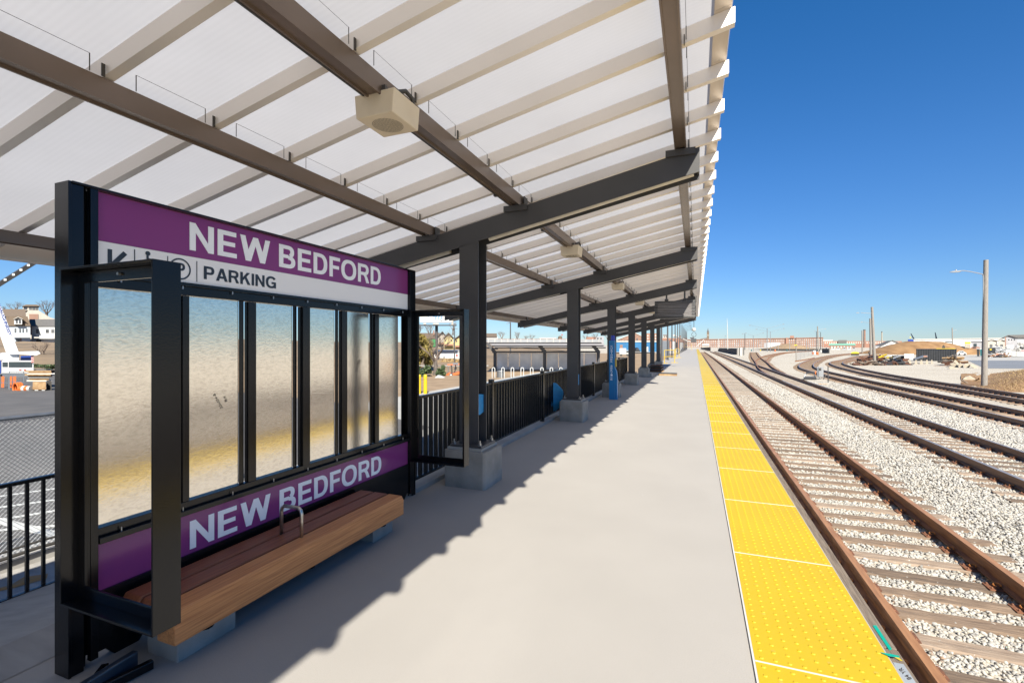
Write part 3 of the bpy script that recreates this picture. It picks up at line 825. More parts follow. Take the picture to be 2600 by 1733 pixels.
# ballast stones close to the camera
def stones():
    ico_v = []
    t = (1 + 5 ** .5) / 2
    for a in (-1, 1):
        for b in (-t, t):
            ico_v += [(0, a, b), (a, b, 0), (b, 0, a)]
    V = np.array(ico_v, float); V /= np.linalg.norm(V[0])
    from itertools import combinations
    F = []
    e = min(np.linalg.norm(V[0] - V[i]) for i in range(1, 12)) * 1.05
    for c in combinations(range(12), 3):
        if all(np.linalg.norm(V[a] - V[b]) < e for a, b in combinations(c, 2)): F.append(c)
    F2 = []
    for c in F:
        nrm = np.cross(V[c[1]] - V[c[0]], V[c[2]] - V[c[0]])
        F2.append(c if np.dot(nrm, V[c[0]]) > 0 else (c[0], c[2], c[1]))
    F = np.array(F2)
    pts = []
    def fill(x0, x1, y0, y1, dens, size):
        n = int((x1 - x0) * (y1 - y0) * dens)
        P = np.stack([rng.uniform(x0, x1, n), rng.uniform(y0, y1, n), np.full(n, size)], 1)
        pts.append(P)
    fill(0.98, 4.6, 2.6, 7.0, 1750, 0.0182)
    fill(0.98, 8.2, 7.0, 11, 1150, 0.0198)
    fill(4.6, 8.2, 5.0, 7.0, 1150, 0.0198)
    fill(0.98, 10.5, 11, 17, 640, 0.023)
    fill(7.5, 13.5, 10, 20, 320, 0.026)
    fill(0.98, 10.5, 17, 28, 230, 0.028)
    fill(3.9, 5.2, 17, 40, 160, 0.034)
    fill(7.9, 10.3, 20, 40, 110, 0.036)
    P = np.concatenate(pts)
    # inside the picture only
    u = P[:, 0] * CT + P[:, 1] * ST; w = -P[:, 0] * ST + P[:, 1] * CT
    px = 1300 + 1190 * u / w
    P = P[(px < 2680) & (px > 1700)]
    n = len(P)
    S = P[:, 2] * rng.uniform(0.65, 1.45, n)
    z = GR - 0.004 + rng.uniform(-0.012, 0.012, n)
    z += np.where((np.abs(P[:, 0] - 2.49) < 1.2) | (np.abs(P[:, 0] - 6.5) < 1.2), np.clip((P[:, 1] - 15) / 10, 0, 1) * 0.010, 0)
    # heaped a little between the tracks and on the shoulders
    z += 0.03 * np.exp(-((P[:, 0] - 4.5) / 0.5) ** 2) + 0.02 * np.exp(-((P[:, 0] - 8.7) / 0.6) ** 2)
    A = rng.normal(size=(n, 3, 3)); Q, _ = np.linalg.qr(A)
    sc = rng.uniform(0.6, 1.25, (n, 1, 3)) * S[:, None, None]
    jit = rng.uniform(0.72, 1.22, (n, 12, 1))
    loc = (V[None] * jit * sc) @ Q
    loc[:, :, 2] *= 0.8
    co = loc + np.stack([P[:, 0], P[:, 1], z], 1)[:, None, :]
    near = np.min(np.abs(P[:, 0][:, None] - np.array([1.735, 3.245, 5.745, 7.255])[None]), axis=1)
    rusty = (near < 0.30) & (rng.random(n) < 0.42 * (1 - near / 0.34))
    faces = (F[None] + (np.arange(n) * 12)[:, None, None]).reshape(-1, 3)
    me = bpy.data.meshes.new('gravel')
    me.vertices.add(n * 12); me.vertices.foreach_set('co', co.reshape(-1).astype(np.float32))
    nf = len(faces)
    me.loops.add(nf * 3); me.loops.foreach_set('vertex_index', faces.reshape(-1).astype(np.int32))
    me.polygons.add(nf); me.polygons.foreach_set('loop_start', np.arange(0, nf * 3, 3, dtype=np.int32))
    me.polygons.foreach_set('loop_total', np.full(nf, 3, dtype=np.int32))
    me.materials.append(M['stone']); me.materials.append(M['rusty_stone'])
    me.polygons.foreach_set('material_index', np.repeat(rusty.astype(np.int32), len(F)))
    me.update(calc_edges=True)
    o = bpy.data.objects.new('gravel', me); COL.objects.link(o)
    o['kind'] = 'stuff'; o['label'] = 'pale crushed stone ballast between the tracks'; o['category'] = 'gravel'
stones()

# ==================================================================== CANOPY
S_BAY = 4.65; Y1 = 4.71
FRAMES = [Y1 + S_BAY * k for k in range(-3, 7)]
def zr(x): return 3.342 + 0.209 * (x - 0.033)
SL = 0.209
PUR_H, RIB_H = 0.147, 0.098
RIB_S, RIB_Y0 = S_BAY / 8, 3.20
Y_A, Y_B = -11.6, 34.9
canopy = thing('platform_canopy', 'long sloping platform canopy with translucent roof and dark steel frames', 'canopy', (-2.31, Y1, 0))

def frame(yc):
    # column: two wide flanges and a web, open towards the track
    mb = MB()
    x0, x1 = -2.425, -2.195
    for s in (-1, 1):
        ya, yb = sorted((yc + s * 0.11, yc + s * 0.097))
        mb.prism([(x0, 0.455), (x1, 0.455), (x1, zr(x1) - 0.21), (x0, zr(x0) - 0.21)], 'y', ya, yb)
    mb.box(-2.317, -2.303, yc - 0.097, yc + 0.097, 0.455, zr(-2.31) - 0.21)
    col = mb.build('column', M['steel'], canopy)
    mb = MB(); mb.box(-2.50, -2.12, yc - 0.19, yc + 0.19, 0.432, 0.455)
    bp = mb.build('base_plate', M['steel'], col, bevel=0.003)
    mb = MB()
    for sx in (-1, 1):
        for sy in (-1, 1):
            c = (-2.31 + sx * 0.155, yc + sy * 0.155, 0.455)
            mb.lathe([(0.024, 0), (0.024, 0.006), (0.018, 0.006), (0.018, 0.028), (0.010, 0.028), (0.010, 0.055)], c, 6)
    mb.build('anchor_bolt', M['bolt'], col)
    # rafter
    mb = MB()
    top = [(0.035, zr(0.035)), (-5.25, zr(-5.25))]
    bot = [(-5.25, zr(-5.25) - 0.155), (-2.42, zr(-2.42) - 0.215), (-2.19, zr(-2.19) - 0.212), (0.035, zr(0.035) - 0.226)]
    for s in (-1, 1):
        ya, yb = sorted((yc + s * 0.11, yc + s * 0.097))
        mb.prism(top + bot, 'y', ya, yb)
    mb.prism([(0.033, zr(0.033) - 0.004), (-5.24, zr(-5.24) - 0.004), (-5.24, zr(-5.24) - 0.02), (0.033, zr(0.033) - 0.02)], 'y', yc - 0.097, yc + 0.097)
    mb.box(0.018, 0.034, yc - 0.097, yc + 0.097, zr(0.03) - 0.19, zr(0.03) - 0.02)
    raf = mb.build('rafter', M['steel'], canopy)
    mb = MB()
    for (xa, xb) in ((-2.13, -0.02), (-5.1, -2.62)):
        mb.tube([(xa, yc + 0.035, zr(xa) - 0.170), (xb, yc + 0.035, zr(xb) - 0.170)], 0.034, 10)
    mb.build('light_tube', M['lamp_tube'], raf, smooth=False)
    # seats of the purlins
    for xp in PUR:
        mb = MB()
        for s in (-1, 1):
            y = yc + s * 0.14
            mb.box(xp - 0.13, xp + 0.13, min(y, yc + s * 0.09), max(y, yc + s * 0.09) + 0.0, zr(xp) - 0.03, zr(xp) + 0.029)
        mb.box(xp + 0.062, xp + 0.072, yc - 0.05, yc + 0.05, zr(xp) + 0.012, zr(xp) + 0.14)
        mb.build('purlin_seat', M['steel'], raf)
PUR = [-0.13, -1.757, -2.835, -5.03]
for yc in FRAMES: frame(yc)
for xp in PUR:
    mb = MB()
    zb = zr(xp) + (0.030 if xp > -4 else 0.052); h = PUR_H - (zb - zr(xp)) - 0.003
    w = 0.050
    mb.prism([(xp - w, zb), (xp - w + 0.012, zb), (xp - w + 0.013, zb + 0.012), (xp + w - 0.013, zb + 0.012), (xp + w - 0.012, zb), (xp + w, zb),
              (xp + w, zb + h), (xp - w, zb + h)], 'y', Y_A, Y_B)
    mb.build('purlin', M['purlin'], canopy)
XR, XL = 0.228, -5.42
def zrib(x): return zr(x) + PUR_H
nr = 0
k0 = int(math.ceil((Y_A - RIB_Y0) / RIB_S)); k1 = int(math.floor((Y_B - RIB_Y0) / RIB_S))
rib_ys = [RIB_Y0 + RIB_S * k for k in range(k0, k1 + 1)]
RIBP = [(0.0, 0.0), (0.050, 0.0), (0.053, RIB_H), (-0.003, RIB_H)]
rib_mesh = None
for y in rib_ys:
    if rib_mesh is None:
        mb = MB(); n = len(RIBP)
        vs = [(XL, y + a, zrib(XL) + z) for a, z in RIBP] + [(XR, y + a, zrib(XR) + z) for a, z in RIBP]
        mb.add(vs, [tuple(range(n)), tuple(range(n, 2 * n))[::-1]] + [(i, (i + 1) % n, (i + 1) % n + n, i + n) for i in range(n)])
        o = mb.build('rib', M['alu'], canopy); rib_mesh = o; yr0 = y
        mb = MB()
        mb.hexa([(XL - 0.02, y + 0.052, zrib(XL) + RIB_H + 0.002), (0.105, y + 0.052, zrib(0.105) + RIB_H + 0.002), (0.105, y + RIB_S, zrib(0.105) + RIB_H + 0.002), (XL - 0.02, y + RIB_S, zrib(XL) + RIB_H + 0.002),
                 (XL - 0.02, y + 0.052, zrib(XL) + RIB_H + 0.018), (0.105, y + 0.052, zrib(0.105) + RIB_H + 0.018), (0.105, y + RIB_S, zrib(0.105) + RIB_H + 0.018), (XL - 0.02, y + RIB_S, zrib(XL) + RIB_H + 0.018)])
        # a single sheet carries the daylight through
        mb = MB()
        a, b = y + 0.045, y + RIB_S + 0.006
        mb.add([(XL - 0.02, a, zrib(XL) + RIB_H + .002), (0.112, a, zrib(0.112) + RIB_H + .002), (0.112, b, zrib(0.112) + RIB_H + .002), (XL - 0.02, b, zrib(XL) + RIB_H + .002)], [(0, 1, 2, 3)])
        panel = mb.build('roof_panel', M['roof'], canopy, recalc=False)
        mb = MB()
        a, b = y - 0.034, y + RIB_S - 0.034
        mb.hexa([(0.108, a + .001, zrib(0.108) + RIB_H + 0.001), (XR - 0.02, a + .001, zrib(XR - 0.02) + RIB_H + 0.001), (XR - 0.02, b - .001, zrib(XR - 0.02) + RIB_H + 0.001), (0.108, b - .001, zrib(0.108) + RIB_H + 0.001),
                 (0.108, a + .001, zrib(0.108) + RIB_H + 0.03), (XR - 0.012, a + .001, zrib(XR - 0.012) + RIB_H + 0.03), (XR - 0.012, b - .001, zrib(XR - 0.012) + RIB_H + 0.03), (0.108, b - .001, zrib(0.108) + RIB_H + 0.03)])
        eave = mb.build('eave_trim', M['fascia'], canopy)
    else:
        for src in (rib_mesh, panel, eave):
            c = src.copy(); COL.objects.link(c); c.location = (0, y - yr0, 0)
# left gutter and eave boards
mb = MB()
zg = zrib(XL) + 0.06
mb.prism([(XL + 0.02, zg + 0.09), (XL + 0.02, zg - 0.14), (XL - 0.15, zg - 0.14), (XL - 0.15, zg + 0.03), (XL - 0.135, zg + 0.03), (XL - 0.135, zg - 0.125), (XL + 0.005, zg - 0.125), (XL + 0.005, zg + 0.09)], 'y', Y_A, Y_B)
mb.build('gutter', M['fascia'], canopy)
# thin hold-down wires above the purlins
for xp in PUR[:3]:
    for y in rib_ys:
        if y < 0 or y > 16: continue
        x = xp + 0.075; zt = zr(xp) + PUR_H + 0.075
        mb = MB()
        mb.tube([(x, y - 0.075, zr(xp) + PUR_H - 0.01), (x, y - 0.075, zt)], 0.0028, 4)
        mb.tube([(x, y + 0.13, zr(xp) + PUR_H - 0.01), (x, y + 0.13, zt)], 0.0028, 4)
        mb.tube([(x, y + 0.13, zt), (x, y + RIB_S - 0.075, zt)], 0.0013, 4)
        mb.box(xp + 0.060, xp + 0.066, y - 0.02, y - 0.004, zr(xp) + PUR_H - 0.004, zr(xp) + PUR_H + 0.06)
        mb.build('hold_down_wire', M['wire'], canopy)
# end board of the canopy
mb = MB()
mb.hexa([(XL, Y_B, zrib(XL) - .02), (XR, Y_B, zrib(XR) - .02), (XR, Y_B + .02, zrib(XR) - .02), (XL, Y_B + .02, zrib(XL) - .02),
         (XL, Y_B, zrib(XL) + .13), (XR, Y_B, zrib(XR) + .13), (XR, Y_B + .02, zrib(XR) + .13), (XL, Y_B + .02, zrib(XL) + .13)])
mb.build('end_board', M['fascia'], canopy)
# conduit under the second purlin
mb = MB()
xp = PUR[1]
mb.tube([(xp - 0.075, -3, zr(xp) + 0.05), (xp - 0.075, 32, zr(xp) + 0.05)], 0.011, 6)
for y in np.arange(1.2, 30, 1.52):
    mb.box(xp - 0.092, xp - 0.056, y - 0.02, y + 0.02, zr(xp) + 0.03, zr(xp) + 0.072)
mb.build('conduit', M['steel'], canopy)

# pedestals: each a block of its own
ped_src = None
for i, yc in enumerate(FRAMES):
    if i < 3: continue
    k = i - 3
    lab = ['grey concrete pedestal just behind the open door of the sign', 'concrete pedestal under the second column, beside the blue tarp',
           'concrete pedestal behind the blue customer service kiosk', 'concrete pedestal just beyond the blue kiosk, with a grey box at its foot',
           'concrete pedestal behind the stack of dark boards', 'concrete pedestal partly hidden by the board stack, next to last of the canopy',
           'farthest concrete pedestal, under the last canopy column'][k]
    if ped_src is None:
        t = thing('concrete_pedestal', lab, 'pedestal', (-2.315, yc + 0.03, 0), 'pedestals under the canopy columns')
        mb = MB(); c = 0.022; h0 = 0.247
        x0, x1, y0, y1 = -2.315 - h0, -2.315 + h0, yc + 0.03 - h0, yc + 0.03 + h0
        oct_ = [(x0 + c, y0), (x1 - c, y0), (x1, y0 + c), (x1, y1 - c), (x1 - c, y1), (x0 + c, y1), (x0, y1 - c), (x0, y0 + c)]
        mb.prism(oct_, 'z', -0.01, 0.398)
        mb.build('block', M['pedestal'], t, bevel=0.008)
        mb = MB(); mb.box(-2.315 - 0.205, -2.315 + 0.205, yc - 0.205, yc + 0.205, 0.398, 0.432)
        mb.build('grout_pad', M['grout'], t, bevel=0.006)
        ped_src = t
    else:
        dup_tree(ped_src, (-2.315, yc + 0.03, 0), lab)

# loudspeakers hung under the second purlin
def speaker(y, label):
    xp = PUR[1]; z = zr(xp) - 0.02
    t = thing('loudspeaker', label, 'loudspeaker', (xp, y, z), 'loudspeakers under the canopy')
    mb = MB(); hw = 0.130
    mb.prism([(xp - hw, z - 0.065), (xp + hw, z - 0.065), (xp + hw + .012, z + 0.075), (xp - hw - .012, z + 0.075)], 'y', y - 0.135, y + 0.135)
    mb.build('case', M['speaker'], t, bevel=0.006)
    mb = MB()
    for ri in range(1, 12):
        n = 6 * ri
        for q in range(0, n):
            a = 2 * math.pi * q / n
            cx, cy = xp + 0.0082 * ri * math.cos(a), y + 0.0082 * ri * math.sin(a)
            r = 0.0027
            mb.add([(cx + r * math.cos(b), cy + r * math.sin(b), z - 0.0662) for b in (0.5, 1.55, 2.6, 3.64, 4.7, 5.7)], [(0, 1, 2, 3, 4, 5)])
    mb.build('grille', M['hole'], t, recalc=False)
    mb = MB()
    mb.tube([(xp + .1, y + 0.12, z + 0.07), (xp + .115, y + 0.09, z + 0.12), (xp + .10, y + 0.04, z + 0.145), (xp + .07, y - 0.01, z + 0.12)], 0.014, 8)
    mb.box(xp - 0.075, xp + 0.075, y + 0.105, y + 0.130, z + 0.06, z + 0.105)
    mb.box(xp - 0.075, xp + 0.075, y - 0.130, y - 0.105, z + 0.06, z + 0.105)
    mb.build('bracket', M['steel'], t)
    return t
sp0 = speaker(2.40, 'nearest cream loudspeaker box under the translucent roof')
for (y, lab) in ((6.97, 'cream loudspeaker box beyond the first roof frame'), (11.58, 'small cream loudspeaker box beyond the second roof frame'),
                 (16.3, 'small pale loudspeaker box above the hanging screen'), (20.9, 'farthest cream loudspeaker box under the canopy')):
    dup_tree(sp0, (PUR[1], y, zr(PUR[1]) - 0.02), lab)

# dark mesh dish lamp fittings seen near the third column
# hanging passenger display wrapped in film
t = thing('display_screen', 'black passenger display wrapped in plastic film, hung under the canopy', 'screen', (-0.65, 16.8, 2.45))
mb = MB()
xa, xb, ya, yb, za, zb = -1.30, -0.02, 16.66, 16.92, 2.43, 3.02
mb.box(xa, xb, ya, yb, za, zb)
mb.build('case', M['steel'], t, bevel=0.02)
mb = MB(); mb.box(xa + .10, xb - .10, ya - .012, ya - .002, za + .07, zb - .08); mb.build('screen', M['film'], t)
mb = MB()
rr = random.Random(4)
for i in range(7):
    z = rr.uniform(za + .05, zb - .05); dz = rr.uniform(-.12, .12)
    mb.tube([(xa - .004, ya - .016, z), (xa + .5, ya - .026, z + dz * .4), (xb + .004, ya - .016, z + dz)], 0.0022, 4)
mb.build('film_fold', M['plastic_white'], t)
for xh in (xa + .38, xb - .32):
    mb = MB(); mb.tube([(xh, 16.79, zb), (xh, 16.79, zrib(xh) + .02)], 0.028, 8)
    mb.lathe([(0.06, 0), (0.07, 0.05), (0.03, 0.09)], (xh, 16.79, zb), 10)
    mb.build('hanger', M['steel'], t)
mb = MB(); mb.tube([(xb - .2, 16.79, zrib(xb)), (xb + .02, 16.75, zb + .1), (xb + .03, 16.7, za + .1), (xb - .05, 16.66, za - .02)], 0.014, 6)
mb.build('cable', M['wire'], t)

# ==================================================================== STATION SIGN
SX = -2.683           # track-side face of the sign frame
SY0, SY1 = 1.262, 4.13
sign = thing('station_sign', 'black station sign frame with purple name panels and metal map backs', 'sign', (-2.73, 2.6, 0))
PX = -2.712           # faces of the panels
def post(y0, y1, outer):
    mb = MB()
    # channel: end plate, web, two flanges
    if outer < 0:
        mb.box(-2.795, SX, y0, y0 + 0.012, 0.0, 2.295)
        mb.box(SX - 0.016, SX - 0.006, y0 + 0.012, y0 + 0.062, 0.0, 2.285)
        mb.box(SX - 0.050, SX - 0.040, y0 + 0.062, y0 + 0.085, 0.0, 2.285)
        mb.box(SX - 0.030, SX + 0.000, y0 + 0.085, y1, 0.03, 2.285)
        mb.box(-2.784, SX - 0.055, y0 + 0.0125, y1, 0.04, 2.28)
        mb.box(-2.795, -2.785, y0 + 0.012, y1, 0.0, 2.295)
        for z in np.arange(0.5, 2.0, 0.19):
            pass
    else:
        mb.box(-2.795, SX, y1 - 0.012, y1, 0.0, 2.295)
        mb.box(SX - 0.016, SX - 0.006, y1 - 0.055, y1 - 0.012, 0.0, 2.285)
        mb.box(SX - 0.050, SX - 0.040, y0 + 0.03, y1 - 0.055, 0.0, 2.285)
        mb.box(SX - 0.030, SX + 0.000, y0, y0 + 0.03, 0.03, 2.285)
        mb.box(-2.795, -2.785, y0, y1 - 0.012, 0.0, 2.295)
    return mb.build('post', M['black'], sign, bevel=0.002)
PY0, PY1 = 1.385, 4.03
post(SY0, PY0 - 0.006, -1); post(PY1 + 0.004, SY1, 1)
mb = MB(); mb.box(-2.80, SX + 0.004, SY0 + .013, SY1 - .013, 2.286, 2.297); mb.build('top_rail', M['black'], sign, bevel=0.002)
# purple name panels
mb = MB(); mb.box(-2.73, PX, PY0, PY1, 2.047, 2.284); top_panel = mb.build('name_panel', M['purple'], sign)
mb = MB(); mb.box(-2.73, PX, PY0, PY1, 1.893, 2.0455); white_panel = mb.build('direction_panel', M['sign_white'], sign)
mb = MB(); mb.box(-2.73, PX, PY0, PY1, 0.338, 0.570); low_panel = mb.build('name_panel', M['purple'], sign)
def S(u, v, d): return (PX + 0.0008 + d, u, v)
def yz(px, py): p = atx(px, py, PX); return p.y, p.z
def sign_text(s, a, b, parent, mat, off):
    (u0, v1), (_, v0) = yz(a[0], a[1]), yz(a[0], a[2])
    u1 = yz(b[0], b[1])[0]
    mb = MB(); glyph_text(mb, s, u0, u1, v0, v1, S)
    mb.build('lettering', mat, parent, recalc=False)
sign_text('NEW BEDFORD', (480.8, 563.3, 634), (966, 700), top_panel, M['letter'], 0.021)
sign_text('NEW BEDFORD', (481.5, 1323, 1394), (967.5, 1160), low_panel, M['letter'], 0.021)
sign_text('PARKING', (517.2, 674.9, 708), (700.7, 703), white_panel, M['navy'], 0.016)
# pictograms of the direction panel
mb = MB()
def bar(u0, v0, u1, v1, w):
    du, dv = u1 - u0, v1 - v0; l = math.hypot(du, dv); nu, nv = -dv / l * w / 2, du / l * w / 2
    P = [(u0 + nu, v0 + nv), (u1 + nu, v1 + nv), (u1 - nu, v1 - nv), (u0 - nu, v0 - nv)]
    mb.add([S(a, b, 0.0) for a, b in P] + [S(a, b, 0.0012) for a, b in P], [(0, 1, 2, 3), (4, 5, 6, 7), (0, 1, 5, 4), (1, 2, 6, 5), (2, 3, 7, 6), (3, 0, 4, 7)])
def ring(cu, cv, r, w, n=40, a0=0.0, a1=2 * math.pi):
    for k in range(n):
        a, b = a0 + (a1 - a0) * k / n, a0 + (a1 - a0) * (k + 1) / n
        P = [(cu + (r - w / 2) * math.cos(a), cv + (r - w / 2) * math.sin(a)), (cu + (r + w / 2) * math.cos(a), cv + (r + w / 2) * math.sin(a)),
             (cu + (r + w / 2) * math.cos(b), cv + (r + w / 2) * math.sin(b)), (cu + (r - w / 2) * math.cos(b), cv + (r - w / 2) * math.sin(b))]
        mb.add([S(p, q, 0.001) for p, q in P], [(0, 1, 2, 3)])
def disc(cu, cv, r, n=20):
    mb.add([S(cu + r * math.cos(2 * math.pi * k / n), cv + r * math.sin(2 * math.pi * k / n), 0.001) for k in range(n)], [tuple(range(n))])
au, av = yz(281, 640); bu, bv = yz(311, 643)
zb_ = 1.925
bar(au - 0.004, 2.013, au - 0.004, zb_, 0.019); bar(au - 0.013, zb_, au + 0.082, zb_, 0.019); bar(au + 0.002, zb_ + 0.006, bu + 0.012, 2.006, 0.022)
for (x, y) in ((341.5, 633), (425.5, 650), (499.5, 663)):
    u, v = yz(x, y); bar(u, v, u, 1.905, 0.0042)
hu, hv = yz(375, 643.5); disc(hu, hv, 0.0125)
bar(hu - 0.002, hv - 0.012, hu + 0.001, hv - 0.055, 0.011); bar(hu, hv - 0.028, hu + 0.035, hv - 0.03, 0.008); bar(hu, hv - 0.055, hu + 0.035, hv - 0.055, 0.009)
bar(hu + 0.035, hv - 0.055, hu + 0.05, hv - 0.085, 0.009); ring(hu + 0.006, hv - 0.063, 0.031, 0.008, a0=1.9, a1=6.0)
cu = yz(457, 684)[0]; cv = 1.966
ring(cu, cv, 0.056, 0.0085)
glyph_text(mb, 'P', cu - 0.024, cu + 0.027, cv - 0.034, cv + 0.034, S, depth=0.0012)
mb.build('pictogram', M['navy'], white_panel, recalc=False)
# horizontal frames around the map backs
mb = MB()
mb.box(-2.745, SX - 0.012, PY0, PY1, 1.872, 1.892)
mb.box(-2.755, SX - 0.030, PY0, PY1, 1.820, 1.8715)
mb.build('head_rail', M['black'], sign, bevel=0.002)
mb = MB()
mb.box(-2.755, SX - 0.002, PY0, PY1, 0.571, 0.600)
mb.box(-2.755, SX - 0.030, PY0, PY1, 0.6005, 0.642)
mb.build('sill_rail', M['black'], sign, bevel=0.002)
mb = MB()
for u in np.linspace(PY0 + 0.1, PY1 - 0.1, 9):
    mb.lathe([(0.004, 0), (0.004, 0.016), (0.002, 0.018)], (SX - 0.018, u, 1.853), 6)
    mb.lathe([(0.003, 0), (0.003, 0.02)], (SX - 0.016, u, 0.600), 6)
mb.build('screw', M['bolt'], sign)
mb = MB()
mb.box(-2.745, SX - 0.014, PY0 - 0.006, PY1 + .004, 0.05, 0.3375)
mb.build('skirt_panel', M['black'], sign)
for (y0, y1) in ((PY0 + .03, PY0 + .22), (2.55, 2.75), (PY1 - .22, PY1 - .03)):
    mb = MB(); mb.prism([(y0, 0.05), (y0 + .04, 0.0), (y1 - .04, 0.0), (y1, 0.05)], 'x', -2.745, -2.70)
    mb.build('foot', M['black'], sign)
# galvanised map backs and mullions, left to right
def ypx(px): return atx(px, 875, -2.735).y
panes = [(243, 430), (474, 600), (646, 738), (777, 846), (877, 934), (958, 1009)]
GX = -2.742
for (a, b) in panes:
    mb = MB(); mb.box(GX - 0.004, GX, ypx(a) + 0.003, ypx(b) + 0.02, 0.640, 1.822)
    mb.build('map_back', M['spangle'], sign)
mulls = [(436, 474, 0.034), (602, 644, 0.034), (740, 777, 0.050), (848, 876, 0.034), (936, 957, 0.034)]
for i, (a, b, d) in enumerate(mulls):
    mb = MB()
    y0, y1 = ypx(a) + 0.016, ypx(b) - 0.002
    mb.box(GX + 0.0005, GX + 0.010, y0, y0 + 0.030, 0.642, 1.820)
    mb.box(GX - 0.003, GX + d, y0 + (y1 - y0) * 0.42, y1, 0.644, 1.818)
    mb.build('mullion', M['black'], sign, bevel=0.002)
# hand writing on two of the map backs
def rot_write(s, px, py, size, ang, k=1.0):
    u0, v0 = atx(px, py, GX)[1:]
    mb = MB(); L_ = size * 0.88 * len(s)
    ca, sa = math.cos(ang), math.sin(ang)
    text_fit(mb, s, 0, L_, 0, size, lambda u, v, d: (GX + 0.001 + d, u0 + u * ca - v * sa, v0 + u * sa + v * ca), depth=0.0006, offset=0.0, shear=0.2)
    return mb
mb = rot_write('22n324-B', 566, 1035, 0.0155, math.radians(118)); mb.build('handwriting', M['ink'], sign, recalc=False)
mb = rot_write('BLK', 577, 1018, 0.015, math.radians(112)); mb.build('handwriting', M['ink'], sign, recalc=False)
mb = rot_write('22n318-B', 905, 943, 0.016, math.radians(60)); mb.build('handwriting', M['ink'], sign, recalc=False)
mb = rot_write('BLK', 908, 925, 0.016, math.radians(60)); mb.build('handwriting', M['ink'], sign, recalc=False)
# the two swung-open map case doors
def door(y0, y1, xo, lab):
    mb = MB()
    z0, z1 = 0.360, 1.885
    t_ = 0.030
    mb.box(SX + 0.002, xo - 0.0105, y0, y1, z1 - 0.010, z1)                 # outer skins
    mb.box(xo - 0.010, xo, y0, y1, z0, z1)
    mb.box(SX + 0.002, xo - 0.0105, y0, y1, z0, z0 + 0.010)
    mb.box(SX + 0.002, SX + 0.012, y0, y1, z0 + 0.0105, z1 - 0.0105)
    ym = y0 + (y1 - y0) * 0.58
    for (a, b) in ((ym, ym + 0.012),):
        mb.box(SX + 0.0125, xo - 0.0105, a, b, z1 - 0.062, z1 - 0.0105)     # glazing ledge
        mb.box(SX + 0.0125, xo - 0.0105, a, b, z0 + 0.0105, z0 + 0.062)
        mb.box(SX + 0.0125, SX + 0.062, a, b, z0 + 0.0625, z1 - 0.0625)
        mb.box(xo - 0.050, xo - 0.0105, a, b, z0 + 0.0625, z1 - 0.0625)
    o = mb.build('case_door', M['black'], sign, bevel=0.0015)
    mb = MB()
    for z in (z1 - 0.035,):
        mb.tube([((SX + xo) / 2, ym - 0.012, z), ((SX + xo) / 2, ym, z)], 0.007, 8)
    mb.build('latch_pin', M['bolt'], o)
    return o
door(1.228, 1.340, -2.033, '')
door(4.03, 4.135, -2.072, '')

# ------------------------------------------------------------------ bench
by0, by1 = 1.452, 3.285
bt, bb = 0.302, 0.138
bench = thing('bench', 'low wooden bench of three planks fixed in front of the sign', 'bench', (-2.45, 2.37, 0))
fx = -2.247
W3 = (2.662 - 2.247 - 0.030) / 3
def plank(xa, xb, zb_, mat):
    mb = MB(); c = 0.03
    # ends cut with a chamfer
    mb.add([(xa, by0 + c, bt), (xb, by0 + c, bt), (xb, by1 - c, bt), (xa, by1 - c, bt),
            (xa, by0, bt - 0.045), (xb, by0, bt - 0.045), (xb, by1, bt - 0.045), (xa, by1, bt - 0.045),
            (xa, by0, zb_), (xb, by0, zb_), (xb, by1, zb_), (xa, by1, zb_)],
           [(0, 1, 2, 3), (0, 4, 5, 1), (1, 5, 6, 2), (2, 6, 7, 3), (3, 7, 4, 0), (4, 8, 9, 5), (5, 9, 10, 6), (6, 10, 11, 7), (7, 11, 8, 4), (8, 11, 10, 9)])
    return mb.build('plank', mat, bench, bevel=0.007)
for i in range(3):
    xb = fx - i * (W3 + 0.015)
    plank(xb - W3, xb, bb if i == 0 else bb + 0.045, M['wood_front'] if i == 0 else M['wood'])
mb = MB()
xa_, xb_, yh = -2.53, -2.362, 2.312
mb.tube([(xa_, yh, bt - 0.05), (xa_, yh, bt + 0.145), (xa_ + .006, yh, bt + 0.170), (xa_ + 0.026, yh, bt + 0.184), (xb_ - 0.026, yh + .004, bt + 0.184),
         (xb_ - 0.006, yh + .004, bt + 0.170), (xb_, yh + .004, bt + 0.145), (xb_, yh + .004, bt - 0.05)], 0.0115, 12)
mb.build('armrest', M['stainless'], bench, smooth=True)
for (ya, yb) in ((1.52, 1.83), (3.0, 3.25)):
    mb = MB(); mb.box(-2.56, -2.333, ya, yb, -0.004, bb - 0.002); mb.build('base', M['pedestal'], bench, bevel=0.006)
for y in (1.64, 2.32, 3.06):
    mb = MB(); mb.box(-2.65, -2.30, y - 0.03, y + 0.03, bb + 0.02, bb + 0.044)
    mb.tube([(-2.30, y, bb - 0.004), (-2.30, y + 0.0, bb - 0.02)], 0.034, 10)
    mb.build('bracket', M['black'], bench)

